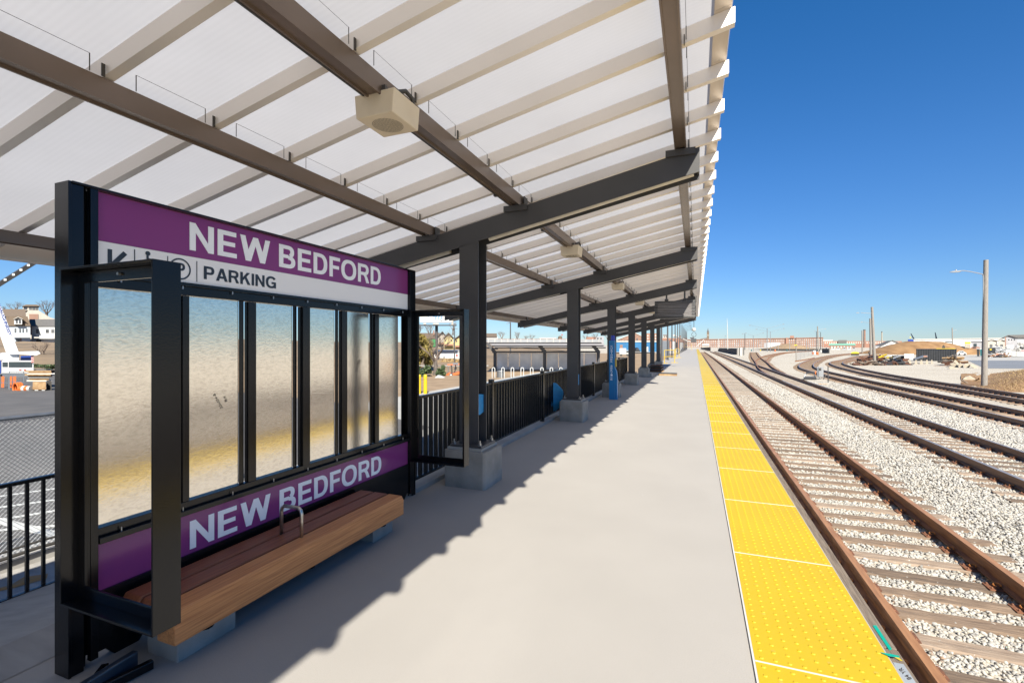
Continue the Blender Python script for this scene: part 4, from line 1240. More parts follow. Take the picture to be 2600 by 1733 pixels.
# steel bar left lying on the floor
t = thing('steel_bar', 'loose black steel bar lying on the floor before the sign', 'steel bar', (-2.25, 1.2, 0))
mb = MB()
a0, a1 = atz(352, 1650, 0.085), atz(200, 1745, 0.085)
b0, b1 = atz(330, 1645, 0.085), atz(160, 1745, 0.085)
dirv = (a1 - a0).normalized(); side = Vector((-dirv.y, dirv.x, 0))
a0 = a0; a1 = a0 + dirv * 0.75
def bx(p0, p1, w, z0, z1):
    d = (p1 - p0).normalized(); s = Vector((d.y, -d.x, 0)) * w
    P = []
    for z in (z0, z1):
        for p, q in ((p0, 0), (p1, 0), (p1, 1), (p0, 1)):
            v = p + s * q; P.append((v.x, v.y, z))
    mb.hexa(P)
bx(a0, a1, 0.035, 0.012, 0.085)
mb.build('bar', M['bar_steel'], t, bevel=0.006)
mb = MB()
c0 = a0 + dirv * 0.03
bx(c0 + Vector((0.075, 0.05, 0)), c0 + dirv * 0.16 + Vector((0.02, 0.0, 0)), 0.03, 0.004, 0.045)
bx(c0 + dirv * 0.07 + Vector((-0.09, 0.02, 0)), c0 + dirv * 0.13 + Vector((-0.03, 0, 0)), 0.03, 0.004, 0.06)
mb.build('lug', M['black'], t, bevel=0.004)

# ==================================================================== RAILINGS
RX = -2.78
def rail_panel(y0, y1, label, x=RX, z0=0.05, z1=0.99, posts=(True, True), spacing=0.108, fin=0.05, dy=0.018):
    t = thing('railing_panel', label, 'railing', (x, y0, z0), 'black railing panels')
    mb = MB(); mb.box(x - 0.026, x + 0.026, y0, y1, z1 - 0.032, z1); mb.build('top_rail', M['rail_black'], t, bevel=0.006)
    mb = MB(); mb.box(x - 0.02, x + 0.02, y0, y1, z0 + 0.05, z0 + 0.075); mb.build('bottom_rail', M['rail_black'], t, bevel=0.003)
    if posts[0]:
        mb = MB(); mb.box(x - 0.035, x + 0.035, y0 - 0.035, y0 + 0.035, z0 - 0.06, z1 + 0.045); mb.build('post', M['rail_black'], t, bevel=0.004)
    src = None
    n = int((y1 - y0) / spacing)
    for i in range(1, n):
        y = y0 + (y1 - y0) * i / n
        if src is None:
            mb = MB(); mb.box(x - fin / 2, x + fin / 2, y - dy / 2, y + dy / 2, z0 + 0.0755, z1 - 0.0325)
            src = mb.build('baluster', M['rail_black'], t); ys = y
        else:
            c = src.copy(); COL.objects.link(c); c.location = (0, y - ys, 0)
    return t
labs = ['black railing panel seen through the open sign door', 'black railing panel right behind the first column', 'railing panel with a blue tarp hung on it',
        'black railing panel just behind the second column', 'railing panel ending near the blue kiosk', 'railing panel behind the blue kiosk', 'railing panel with a board laid on its top, beyond the kiosk']
for i, lab in enumerate(labs):
    y0 = 3.82 + 2.45 * i
    rail_panel(y0 + (0.33 if i == 0 else 0), y0 + 2.45 - .036, lab, posts=(i > 0, True))
rail_panel(-1.5, 3.9, 'black railing left of the sign, along the sloping apron', x=-5.12, z0=-0.56, z1=0.435, spacing=0.102, fin=0.022, dy=0.022)
tb = thing('blue_tarp', 'crumpled blue tarp hung on the railing by the second pedestal', 'tarp', (-2.72, 8.9, 0.1))
mb = MB()
NU, NV = 26, 14
r_ = random.Random(3)
P = {}
for k, off in ((0, 0.0), (1, 0.006)):
    for i in range(NU + 1):
        for j in range(NV + 1):
            u, v = i / NU, j / NV
            y = 8.86 + u * 0.66
            z = 0.09 + v * (0.46 + 0.16 * u + 0.05 * math.sin(u * 9))
            x = -2.835 + 0.03 * math.sin(u * 11 + v * 3) + 0.02 * math.sin(v * 13 + u * 4) + (0.62 * max(0, u - 0.72) * (0.5 + math.sin(v * 3.1)))
            P[(k, i, j)] = len(mb.v); mb.v.append((x + off, y, z))
for k in (0, 1):
    for i in range(NU):
        for j in range(NV):
            mb.f.append((P[(k, i, j)], P[(k, i + 1, j)], P[(k, i + 1, j + 1)], P[(k, i, j + 1)])); mb.mi.append(0)
mb.build('sheet', M['blue_tape'], tb, smooth=True)
for (yc, z0, z1, lab) in ((Y1, 0.775, 0.98, 'patch of blue tape inside the first steel column'), (Y1 + S_BAY, 0.72, 0.93, 'patch of blue tape inside the second steel column')):
    mb = MB(); mb.prism([(yc - 0.094, z0), (yc + 0.0, z0 - .012), (yc + 0.094, z0 + .01), (yc + 0.094, z1), (yc - 0.02, z1 + .014), (yc - 0.094, z1 - .01)], 'x', -2.232, -2.226)
    tag(mb.build('blue_tape', M['blue_tape']), lab, 'tape')

# ------------------------------------------------------------------ help point kiosk
ky, kx = 13.35, -2.17
t = thing('help_point', 'slim blue customer service kiosk in front of a column', 'kiosk', (kx, ky, 0))
mb = MB()
mb.box(kx - 0.10, kx + 0.06, ky - 0.07, ky + 0.07, 0.0, 1.66)
mb.prism([(kx + 0.06, 0.0), (kx + 0.13, 0.0), (kx + 0.13, 0.60), (kx + 0.11, 0.78), (kx + 0.06, 0.90)], 'y', ky - 0.07, ky + 0.07)
mb.build('body', M['kiosk'], t, bevel=0.008)
mb = MB(); mb.lathe([(0.062, 0), (0.062, 0.035), (0.058, 0.04), (0.058, 0.125), (0.05, 0.14)], (kx, ky, 1.66), 16); mb.build('beacon', M['beacon'], t, smooth=False)
mb = MB(); mb.box(kx + 0.061, kx + 0.10, ky - 0.05, ky + 0.05, 0.92, 1.16); mb.build('call_panel', M['gate'], t, bevel=0.01)
mb = MB()
for i, ch in enumerate('CUSTOMER SERVICE'):
    if ch == ' ': continue
    z = 1.52 - i * 0.062
    text_fit(mb, ch, kx - 0.055, kx + 0.0, z - 0.044, z, lambda u, v, d: (u, ky - 0.0706 - d, v), offset=0.012, depth=0.001)
mb.build('lettering', M['letter'], t, recalc=False)

# ------------------------------------------------------------------ things further along the platform
def gate(px0, px1, py0, py1, label):
    k0 = atz(px0, py1, 0.0); k1 = atz(px1, py1 - 1.5, 0.0)
    h = (py1 - py0) * (k0 - Vector((0, 0, 0))).length / 1190 * 0.99
    t = thing('safety_barrier', label, 'barrier', tuple((k0 + k1) / 2), 'yellow barriers on the platform')
    mb = MB()
    for z in (h, h * 0.5): mb.tube([(k0.x, k0.y, z), (k1.x, k1.y, z)], 0.032, 8)
    mb.build('rail', M['gate'], t)
    for k in (k0, k1):
        mb = MB(); mb.tube([(k.x, k.y, 0), (k.x, k.y, h)], 0.032, 8)
        mb.box(k.x - 0.28, k.x + 0.28, k.y - 0.04, k.y + 0.04, 0.0, 0.035)
        mb.build('leg', M['gate'], t)
gate(1687, 1713, 890, 922, 'nearest yellow tube barrier standing beyond the canopy')
gate(1715, 1724, 886, 909, 'yellow tube barrier just behind the nearest yellow barrier')
gate(1738, 1756, 873, 889.5, 'far yellow tube barrier near the platform end')

t = thing('board_stack', 'stack of dark boards on a pallet beside a pedestal', 'board stack', tuple(atz(1668, 945, 0)))
p0 = atz(1651, 944, 0); p1 = atz(1684, 944, 0)
for i in range(5):
    mb = MB(); z = 0.04 + i * 0.075
    j = random.uniform(-.06, .06)
    mb.box(p0.x + j, p1.x - 0.05 + j, p0.y + j, p0.y + 1.5 + j, z, z + 0.058)
    mb.build('board', M['container'] if i % 2 else M['rust_steel'], t, bevel=0.006)
mb = MB()
for y in (p0.y + .1, p0.y + 0.7, p0.y + 1.3): mb.box(p0.x, p1.x, y, y + .09, 0, 0.038)
mb.build('pallet', M['plywood'], t)
t = thing('floor_slab', 'flat pale edged board lying in the sun on the platform', 'board', tuple(atz(1696, 950, 0)))
q0, q1 = atz(1671, 953, 0), atz(1720, 952, 0)
mb = MB(); mb.box(q0.x, q1.x, q0.y, q0.y + 0.62, 0.0, 0.085); mb.build('board', M['plywood'], t, bevel=0.006)
mb = MB(); mb.box(q0.x + .01, q1.x - .01, q0.y + .01, q0.y + 0.61, 0.0852, 0.12); mb.build('cover', M['container'], t, bevel=0.006)
q = atz(1640, 957, 0)
mb = MB(); mb.box(q.x, q.x + 0.27, q.y, q.y + 0.3, 0.02, 0.18); mb.box(q.x - 0.04, q.x + 0.25, q.y - .03, q.y + .33, 0.0, 0.018)
tag(mb.build('grey_box', M['galv'], bevel=0.01), 'small grey metal box at the foot of a pedestal', 'box')

def cabinet(px0, px1, py0, py1, label, mat, frame_=True):
    a = atz(px0, py1, 0.0); k = (a.xy.length) / 1190 * 0.99
    w = (px1 - px0) * k / CT; h = (py1 - py0) * k
    t = thing('notice_cabinet', label, 'cabinet', tuple(a), 'grey cabinets on the platform')
    mb = MB(); mb.box(a.x + .04, a.x + w - .04, a.y, a.y + 0.35, 0.10, h - .04); mb.build('body', mat, t, bevel=0.02)
    mb = MB()
    for x in (a.x, a.x + w - .06): mb.box(x, x + .06, a.y - .02, a.y + .37, 0, h)
    mb.box(a.x, a.x + w, a.y - .03, a.y + .38, h + .001, h + .05)
    mb.build('frame', M['steel'], t)
cabinet(1681, 1697, 866, 906, 'tall grey notice cabinet in a dark frame beyond the canopy', M['galv'])
cabinet(1706, 1715, 867, 889, 'white notice cabinet between the far lamp posts', M['plastic_white'])
cabinet(1726, 1734, 870, 891, 'narrow white cabinet in dark frame near the far barrier', M['plastic_white'])

lamp0 = None
for i in range(14):
    y = 40.5 + 9.3 * i
    lab = ORD[i] + ' dark gooseneck lamp post beyond the canopy, counting from the canopy'
    if lamp0 is None:
        t = thing('lamp_post', lab, 'lamp post', (-2.62, y, 0), 'lamp posts along the far platform')
        mb = MB(); mb.tube([(-2.62, y, 0), (-2.62, y, 3.0), (-2.62, y, 5.6)], [0.085, 0.07, 0.055], 8)
        mb.lathe([(0.16, 0), (0.16, 0.04), (0.11, 0.1), (0.10, 0.5)], (-2.62, y, 0), 10); mb.build('pole', M['steel'], t)
        mb = MB()
        P = [(-2.62 + 1.0 * (1 - math.cos(a)), y, 5.6 + 0.65 * math.sin(a)) for a in np.linspace(0, math.pi * 0.62, 10)]
        mb.tube(P, 0.035, 6); e = P[-1]
        mb.build('arm', M['steel'], t)
        mb = MB(); mb.prism([(e[0] - .1, e[2] - .05), (e[0] + .42, e[2] - .16), (e[0] + .42, e[2] - .09), (e[0] - .1, e[2] + .05)], 'y', y - .13, y + .13); mb.build('lamp_head', M['steel'], t)
        lamp0 = t
    else:
        dup_tree(lamp0, (-2.62, y, 0), lab)
# small hanging camera at the end of the canopy
t = thing('security_camera', 'small white dome camera hanging under the canopy end', 'camera', (-0.02, 33.4, 2.4))
mb = MB(); mb.tube([(-.1, 33.4, zr(-.1)), (-.1, 33.4, 2.66)], 0.02, 6); mb.build('stem', M['steel'], t)
mb = MB(); mb.lathe([(0.05, 0.18), (0.12, 0.12), (0.13, 0.02), (0.10, -0.03), (0.03, -.06)][::-1], (-.1, 33.4, 2.50), 12); mb.build('dome', M['plastic_white'], t)
mb = MB()
mb.tube([(-.1 + .14 * math.cos(a), 33.4, 2.22 + .16 * math.sin(a)) for a in np.linspace(1.6, 7.8, 16)], 0.014, 5); mb.build('cable_loop', M['steel'], t)
# far monitor and white barrier arm near the platform end
mb = MB(); mb.px(1754, 1768, 859, 869, 100, .4); mb.px(1752, 1762, 856, 859, 100.1, .2); mb.px(1760.6, 1761.2, 850, 859, 100.1, .1)
tag(mb.build('hanging_monitor', M['steel']), 'dark monitor hanging far along the platform', 'monitor')
mb = MB(); mb.tube([tuple(atw(1768, 880, 120)), tuple(atw(1787, 862, 122))], 0.07, 6); 
tag(mb.build('level_crossing_boom', M['plastic_white']), 'raised white barrier arm at the far end of the platform', 'barrier arm')
mb = MB(); mb.tube([tuple(atw(1711, 851, 90)), tuple(atw(1752, 868, 118))], 0.14, 6)
tag(mb.build('crane_jib', M['lamp_tube']), 'cream lattice jib slanting behind the far lamp posts', 'jib')
mb = MB(); p = atw(1772, 884, 160); mb.box(p.x, p.x + .12, p.y, p.y + 14, -0.1, 0.12)
tag(mb.build('edge_marker', M['orange']), 'orange marking board at the far end of the yellow edge', 'board')
# ==================================================================== LEFT SIDE
# wire fence beside the parking lot
t = thing('wire_fence', 'chain link fence with a pale top tube beside the parking lot', 'fence', (-7.9, 3, GL))
fx_, fz0, fz1, fy0, fy1 = -7.9, GL + 0.03, 0.63, 1.0, 5.4
mb = MB(); mb.tube([(fx_, fy0, fz1), (fx_, fy1, fz1)], 0.026, 8); mb.build('top_rail', M['galv'], t)
mb = MB()
s_ = 0.055; H = fz1 - fz0
def wire(y0, z0, y1, z1):
    mb.tube([(fx_, y0, z0), (fx_, y1, z1)], 0.0026, 3, caps=False)
k = -int(H / s_) - 2
while fy0 + k * s_ < fy1:
    for sgn in (1, -1):
        ya = fy0 + k * s_ * 1.0; 
        y_lo, y_hi = (ya, ya + H) if sgn > 0 else (ya + H, ya)
        z_lo, z_hi = fz0, fz1
        # clip to the fence
        pts_ = []
        for (y, z) in ((y_lo, z_lo), (y_hi, z_hi)): pts_.append([y, z])
        dy, dz = pts_[1][0] - pts_[0][0], pts_[1][1] - pts_[0][1]
        t0, t1 = 0.0, 1.0
        for lim, sg in ((fy0, 1), (fy1, -1)):
            den = dy * sg; num = (lim - pts_[0][0]) * sg
            if den > 0: t0 = max(t0, num / den)
            elif den < 0: t1 = min(t1, num / den)
        if t1 > t0 + 0.01:
            wire(pts_[0][0] + dy * t0, pts_[0][1] + dz * t0, pts_[0][0] + dy * t1, pts_[0][1] + dz * t1)
    k += 1
mb.build('chain_link', M['galv'], t, recalc=False)
for y in (fy0, fy1):
    mb = MB(); mb.tube([(fx_, y, GL), (fx_, y, fz1 + .05)], 0.034, 8); mb.build('post', M['galv'], t)
mb = MB(); mb.box(-8.08, -7.72, -8, 8, GL - .02, GL + 0.13); struct(mb.build('kerb', M['curb'], bevel=0.01))
sheet('pavement', M['apron'], [(-7.72, -8), (-5.36, -8), (-5.36, 9), (-7.72, 9)], GL + 0.004)
for (y, r, z, lab) in ((0, 0.022, GL + 0.20, 'thick black cable hanging along the foot of the wire fence'), (0.04, 0.014, GL + 0.28, 'thin black cable above the thick one at the wire fence foot')):
    mb = MB(); mb.tube([(-7.68, fy0, z + .02), (-7.66, 2.4, z - .03), (-7.67, 3.3, z), (-7.66, 4.3, z - .03), (-7.68, fy1, z + .03)], r, 6)
    tag(mb.build('cable', M['wire'], smooth=True), lab, 'cable')
def mark(name, pts, mat, z):
    P = [atz(x, y, z) for x, y in pts]
    mb = MB(); mb.add([tuple(p) for p in P], [tuple(range(len(P)))]); return struct(mb.build(name, mat, recalc=False))
def stripe(x0, y0, x1, y1, wd, z=GL + 0.010, mat=None):
    a, b = atz(x0, y0, z), atz(x1, y1, z); d = (b - a).normalized(); n = Vector((-d.y, d.x, 0)) * wd / 2
    a = a - d * 2.0; b = b + d * 2.0
    mb = MB(); mb.add([tuple(a + n), tuple(b + n), tuple(b - n), tuple(a - n)], [(0, 1, 2, 3)])
    return struct(mb.build('road_marking', mat or M['paint'], recalc=False))
stripe(0, 1259, 124, 1241.6, 0.11); stripe(0, 1287, 124, 1270, 0.11); stripe(0, 1318, 124, 1298, 0.11, z=GL + 0.012)
stripe(0, 1322, 124, 1352, 0.16, z=GL + 0.014); stripe(0, 1345, 124, 1335, 0.10, z=GL + 0.016)
mark('road_marking', [(-30, 1506), (40, 1490), (118, 1468), (122, 1455), (60, 1464), (30, 1482), (-30, 1500)], M['orange_paint'], GL + 0.009)

# hillside with houses
def hill_z(w): return float(np.interp(w, [50, 58, 66, 80, 100, 140, 200, 320, 600], [-1.23, -0.3, 0.9, 1.7, 2.3, 4.5, 7.0, 9.5, 13]))
mb = MB()
cols = [-500, -250, -60, 0, 60, 128, 300, 600, 900, 1050, 1100, 1160, 1220, 1280, 1340, 1400, 1450]
rows = [50, 54, 58, 62, 66, 72, 80, 90, 100, 120, 140, 170, 200, 260, 320, 600]
for w in rows:
    for c in cols:
        f = float(np.interp(c, [200, 800, 1180, 1455], [1, .42, .42, 0]))
        z = -1.23 + (hill_z(w) + 1.23) * f + 0.25 * math.sin(c * .03 + w * .2) * f * (w > 52)
        d = ray(c, 875); mb.v.append((d.x * w, d.y * w, z))
nc = len(cols)
for i in range(len(rows) - 1):
    for j in range(nc - 1):
        mb.f.append((i * nc + j, i * nc + j + 1, (i + 1) * nc + j + 1, (i + 1) * nc + j)); mb.mi.append(0)
struct(mb.build('hill', M['hill'], smooth=True, recalc=False))

def root_at(name, label, cat, x, y, w, group=None):
    return thing(name, label, cat, tuple(atw(x, y, w)), group)
def part(name, mat, parent, fn, **k):
    mb = MB(); fn(mb); return mb.build(name, mat, parent, **k)
def blk(parent, name, mat, x0, x1, y0, y1, w, d, **k):
    return part(name, mat, parent, lambda mb: mb.px(x0, x1, y0, y1, w, d), **k)
def ply(parent, name, mat, pts, w, d, **k):
    return part(name, mat, parent, lambda mb: mb.pxpoly(pts, w, d), **k)
def windows(parent, rects, w, mat=None, name='window', d=0.12, cap=100):
    rest = MB(); n = 0
    for (x0, x1, y0, y1) in rects:
        if n < cap:
            blk(parent, name, mat or M['window'], x0, x1, y0, y1, w - 0.04, d)
        else:
            rest.px(x0, x1, y0, y1, w - 0.04, d)
        n += 1
    if rest.f:
        o = rest.build('far_' + name + 's', mat or M['window'], parent); o['kind'] = 'stuff'
def gable_roof(parent, mat, x0, x1, ye, ya, w, d, name='roof', over=1.5):
    """ridge running away from the viewer"""
    xm = (x0 + x1) / 2; th = 1.2
    return ply(parent, name, mat, [(x0 - over, ye), (xm, ya), (x1 + over, ye), (x1 + over, ye + th), (xm, ya + th), (x0 - over, ye + th)], w - 0.4, d + .8)
def side_roof(parent, mat, x0, x1, ye, ya, w, d, name='roof'):
    """slope facing the viewer: from eave at depth w to ridge at w+d"""
    k = w / 1190; mb = MB()
    r0, r1 = (x0 - 1300) * k, (x1 - 1300) * k
    ze, zt = CAMZ - (ye - 875) * k, CAMZ - (ya - 875) * k * (1 + d / w)
    u_ = deep((x0 + x1) / 2, 1.0)
    def P(r, q, z): return (r * CT - w * ST + u_.x * q, r * ST + w * CT + u_.y * q, z)
    mb.add([P(r0, -.3, ze), P(r1, -.3, ze), P(r1, d, zt), P(r0, d, zt), P(r0, 2 * d, ze), P(r1, 2 * d, ze)],
           [(0, 1, 2, 3), (3, 2, 5, 4), (0, 3, 4), (1, 5, 2)])
    return mb.build(name, mat, parent, recalc=False)

# houses at the far left
w = 95
h = root_at('brown_roof_house', 'white house with a brown mansard roof and dormer on the hillside', 'house', 45, 872, w)
blk(h, 'wall', M['pale_wall'], 12, 77, 826, 876, w, 7)
ply(h, 'roof', M['roof_brown'], [(10, 827), (16, 803), (70, 803), (78, 827)], w - .3, 7)
side_roof(h, M['roof_brown'], -6, 66, 803, 786, w, 6)
b = blk(h, 'dormer', M['white_wall'], 36, 56, 808, 823, w - 1, 2.5); gable_roof(b, M['trim'], 36, 56, 809, 804, w - 1.1, 2.6)
windows(h, [(40.5, 44, 811, 820.5), (48, 52, 811, 820.5)], w - 1.05)
windows(h, [(37, 41, 833, 844), (49, 53, 834, 844), (57, 60.5, 834, 844), (66, 69.5, 834, 843)], w)
blk(h, 'porch', M['trim'], 30, 78, 851, 854, w - 1.5, 1.4); blk(h, 'window', M['window'], 40, 50, 859, 870, w - .05, .2); blk(h, 'door', M['brick'], 51, 54, 858, 872, w - .05, .2)
w = 97
h = root_at('grey_roof_house', 'white house under a grey roof, next to the brown mansard house', 'house', 105, 872, w)
blk(h, 'wall', M['white_wall'], 80, 150, 827, 876, w, 7)
side_roof(h, M['roof_grey'], 73, 152, 828, 811, w, 5)
windows(h, [(91.5, 98.5, 835, 846), (116, 124, 836, 845), (130, 137, 836, 845)], w)
blk(h, 'porch', M['trim'], 86, 150, 855, 858, w - 1.2, 1.1); blk(h, 'window', M['window'], 92, 104, 862, 872, w - .05, .2)
blk(h, 'chimney', M['brick'], 77, 80, 828, 850, w - .3, 1)
w = 112
h = root_at('tower_building', 'pale building with a glazed roof tower behind the houses', 'building', 80, 870, w)
blk(h, 'wall', M['tan_wall'], 50, 150, 812, 870, w, 10)
ply(h, 'gable_wall', M['tan_wall'], [(48, 812), (72, 788), (98, 788), (128, 806), (150, 812)], w, 8)
blk(h, 'brick_panel', M['brick'], 74, 97, 797, 810, w - .1, .3)
blk(h, 'tower', M['tan_wall'], 58, 98, 777, 788, w + 1, 4); ply(h, 'roof', M['roof_brown'], [(56, 777), (66, 773), (94, 773), (101, 777)], w + .5, 5)
windows(h, [(60, 69, 778.5, 786), (74, 81, 778.5, 786.5), (82, 89.5, 778.5, 787), (90.5, 97, 778.5, 787)], w + 1)
ply(h, 'roof', M['roof_brown'], [(5, 806), (24, 785), (70, 788), (50, 797), (48, 806)], w + 2, 8)

# trees
def branch(mb, p, d, r, depth, rnd, L, spread, up=0.15):
    n = 3
    path = [p]; rr = [r]
    for i in range(n):
        d = (d + Vector((rnd.uniform(-.18, .18), rnd.uniform(-.18, .18), rnd.uniform(-.05, .12)))).normalized()
        p = p + d * L / n; path.append(p); rr.append(r * (1 - 0.38 * (i + 1) / n))
    mb.tube(path, rr, 5 if depth > 3 else 3, caps=False)
    if depth == 0: return
    k = 3 if depth > 1 else 4
    for i in range(k):
        a = rnd.uniform(0, 6.28); s = rnd.uniform(.5, 1) * spread
        side = Vector((math.cos(a), math.sin(a), 0))
        nd = (d + side * s + Vector((0, 0, up))).normalized()
        q = path[-1] if i < 2 else path[2]
        branch(mb, q, nd, rr[-1] * rnd.uniform(.62, .82), depth - 1, rnd, L * rnd.uniform(.6, .82), spread, up)

def bare_tree(px, pyb, pyt, w, label, seed, depth=5, spread=.75, mat='bark', group='leafless trees'):
    base = atw(px, pyb, w); h = (pyb - pyt) * w / 1190
    t = thing('bare_tree', label, 'tree', tuple(base), group)
    rnd = random.Random(seed)
    mb = MB(); r = h * (0.034 if w < 60 else 0.045)
    mb.tube([base, base + Vector((0.01 * h, 0, h * .16)), base + Vector((0, 0.01 * h, h * .30))], [r * 1.25, r, r * .85], 8)
    mb.build('trunk', M[mat], t)
    mb = MB()
    top = base + Vector((0, 0.01 * h, h * .29))
    for i in range(4):
        a = i * 1.57 + rnd.uniform(-.4, .4)
        d = Vector((math.cos(a) * spread * .8, math.sin(a) * spread * .8, 1)).normalized()
        branch(mb, top - Vector((0, 0, rnd.uniform(0, .08) * h)), d, r * .6, depth - 1, rnd, h * .235, spread)
    mb.build('crown', M['twig'], t, recalc=False)
    return t

def leafy(name, x0, x1, y0, y1, w, label, cat, mat, n, leaf, seed, d=1.5, trunk=None, holes=0.25):
    k = w / 1190
    cx, cy = (x0 + x1) / 2, (y0 + y1) / 2
    base = atw(cx, y1, w)
    t = thing(name, label, cat, tuple(base))
    rnd = np.random.default_rng(seed)
    mb = MB()
    clumps = [(rnd.uniform(-.8, .8), rnd.uniform(-.8, .8), rnd.uniform(-.8, .8), rnd.uniform(.25, .5)) for _ in range(16)]
    RX_, RZ_ = (x1 - x0) / 2 * k, (y1 - y0) / 2 * k
    c = atw(cx, cy, w + d)
    rgt = Vector((CT, ST, 0)); fw = Vector((-ST, CT, 0))
    for i in range(n):
        q = clumps[rnd.integers(16)]
        v = rnd.normal(size=3); v /= np.linalg.norm(v)
        rr = q[3] * rnd.uniform(.3, 1) ** .5
        u = (q[0] + v[0] * rr, q[1] + v[1] * rr, q[2] + v[2] * rr)
        p = c + rgt * (u[0] * RX_) + fw * (u[1] * d) + Vector((0, 0, u[2] * RZ_))
        a = Vector(rnd.normal(size=3)).normalized(); b = a.orthogonal().normalized()
        s = leaf * rnd.uniform(.6, 1.4)
        mb.add([tuple(p - a * s), tuple(p + b * s * .5), tuple(p + a * s), tuple(p - b * s * .5)], [(0, 1, 2, 3)])
    mb.build('foliage', mat, t, recalc=False)
    if trunk:
        mb = MB(); mb.tube([tuple(base + fw * d + Vector((0, 0, -.1))), tuple(c)], [trunk, trunk * .4], 7)
        for q in range(6):
            mb.tube([tuple(c - Vector((0, 0, RZ_ * .5))), tuple(c + rgt * rnd.uniform(-RX_, RX_) * .7 + Vector((0, 0, rnd.uniform(-.2, .9) * RZ_)))], [trunk * .4, trunk * .1], 5)
        mb.build('trunk', M['bark'], t)
    return t
bare_tree(38, 802, 758, 128, 'leafless tree rising behind the roof tower of the pale building', 11, 5)
bare_tree(118, 815, 752, 120, 'brownish leafless tree right of the roof tower, at the sign post edge', 12, 5, mat='twig')
bare_tree(108, 915, 858, 62, 'low leafless tree in front of the grey roofed house', 13, 5, spread=.9)
bare_tree(8, 800, 772, 130, 'leafless tree behind the crane boom', 14, 4)

# mobile crane
w = 40
c = root_at('mobile_crane', 'white mobile crane truck parked behind the barriers', 'crane', 45, 955, w)
blk(c, 'cab', M['crane_white'], 4, 86, 915, 948, w, 2.6, bevel=.12)
blk(c, 'windscreen', M['glass_dark'], 22, 81, 918, 932, w - .04, .1)
blk(c, 'side_window', M['glass_dark'], 6, 19, 919, 931, w - .04, .1)
blk(c, 'bumper', M['galv'], 6, 84, 948, 957, w - .1, 1.8)
for x in (48, 60): blk(c, 'marker_light', M['red'], x, x + 5.5, 937.5, 939.5, w - .05, .1)
blk(c, 'machine_house', M['crane_white'], -12, 49, 897, 914.5, w + 1.2, 4, bevel=.08)
blk(c, 'counterweight', M['crane_blue'], 52, 85, 904, 914.5, w + .8, 3, bevel=.05)
blk(c, 'outrigger', M['crane_blue'], -14, 3, 915, 950, w + .6, 3, bevel=.05)
o = blk(c, 'warning_post', M['plastic_white'], 79, 86, 901, 921, w - .1, .25)
for i in range(4): ply(o, 'red_stripe', M['red'], [(79.2, 905 + i * 4.6), (85.8, 902.5 + i * 4.6), (85.8, 904.7 + i * 4.6), (79.2, 907.2 + i * 4.6)], w - .12, .03)
ply(c, 'hook_block', M['crane_white'], [(4, 895), (60, 892), (98, 891), (103, 897), (92, 902), (50, 899), (6, 900)], w - .3, .7)
bm_ = ply(c, 'boom', M['crane_white'], [(15, 894), (48, 894), (5, 782), (1, 776), (-24, 700), (-52, 700), (-14, 812)], w + .6, 1.0, bevel=.05)
mb = MB()
pa, pb = np.array([5.2, 790.0]), np.array([27.5, 851.0]); dd = (pb - pa) / np.linalg.norm(pb - pa); nn = np.array([dd[1], -dd[0]])
pa = pb - dd * 86
def bt_(u, v, d):
    q = pa + dd * u - nn * (5.5 - v); return tuple(atw(q[0], q[1], w + .585 - d))
text_fit(mb, 'SHAUGHNESSY', 0, 86, 0, 7.6, bt_, offset=.012, depth=.01)
mb.build('lettering', M['crane_blue'], bm_, recalc=False)
mb = MB()
A, B = atw(-40, 745, 46), atw(122, 644, 46)
mb.tube([tuple(A), tuple(B)], .26, 4); lb = tag(mb.build('lattice_boom', M['steel'], at=tuple(A)), 'dark slanting boom with white lamps at the top left edge', 'boom')
for (x, y) in ((13, 710), (34, 697), (53, 685), (72, 673)):
    mb = MB(); mb.px(x - 3.6, x + 3.6, y - 2.6, y + 2.6, 45.62, .1); mb.build('lamp', M['plastic_white'], lb)
# clutter in front of the crane
w = 29
def bar_frame(x0, x1, y0, y1, w, label, mat):
    t = root_at('fence_panel', label, 'barrier', (x0 + x1) / 2, y1, w, 'fence frames by the crane')
    for x in (x0, x1): part('post', mat, t, lambda mb: mb.px(x - 1.3, x + 1.3, y0, y1, w, .05))
    for y in (y0, (y0 + y1) / 2, y1 - 4): part('rail', mat, t, lambda mb: mb.px(x0 + 1.4, x1 - 1.4, y, y + 1.6, w, .05))
    for i in range(1, 8):
        x = x0 + (x1 - x0) * i / 8; part('wire', mat, t, lambda mb: mb.px(x - .25, x + .25, y0 + 1.7, y1 - 4.1, w + .01, .02))
bar_frame(-20, 22, 948, 993, w, 'grey fence frame at the left picture edge, before the crane', M['galv'])
bar_frame(24, 60, 942, 994, w - .6, 'tall grey fence frame before the crane cab', M['galv'])
for (x, lab) in ((8, 'orange barricade post by the grey frame, farthest to the left'), (28, 'orange barricade post in the middle of the grey frames'), (38, 'orange barricade post right of the other two by the frames')):
    t = root_at('barricade', lab, 'barricade', x, 990, w + 1)
    ply(t, 'board', M['orange'], [(x - 4, 955), (x + 3, 955), (x + 2, 988), (x - 5, 988)], w + 1, .12)
    blk(t, 'base', M['wire'], x - 7, x + 6, 988, 992, w + .8, .5)
w = 28
p = atw(66, 986, w)
t = thing('traffic_drum', 'orange and white traffic drum lying on its side', 'drum', tuple(p))
rgt = Vector((CT, ST, 0))
for i, m in enumerate(('orange', 'plastic_white', 'orange', 'plastic_white')):
    mb = MB(); a = p + rgt * (-.30 + .15 * i); mb.tube([tuple(a), tuple(a + rgt * .149)], [.19 - .012 * i, .185 - .012 * i], 14); mb.build('band', M[m], t)
mb = MB(); q = atw(40, 984, w); 
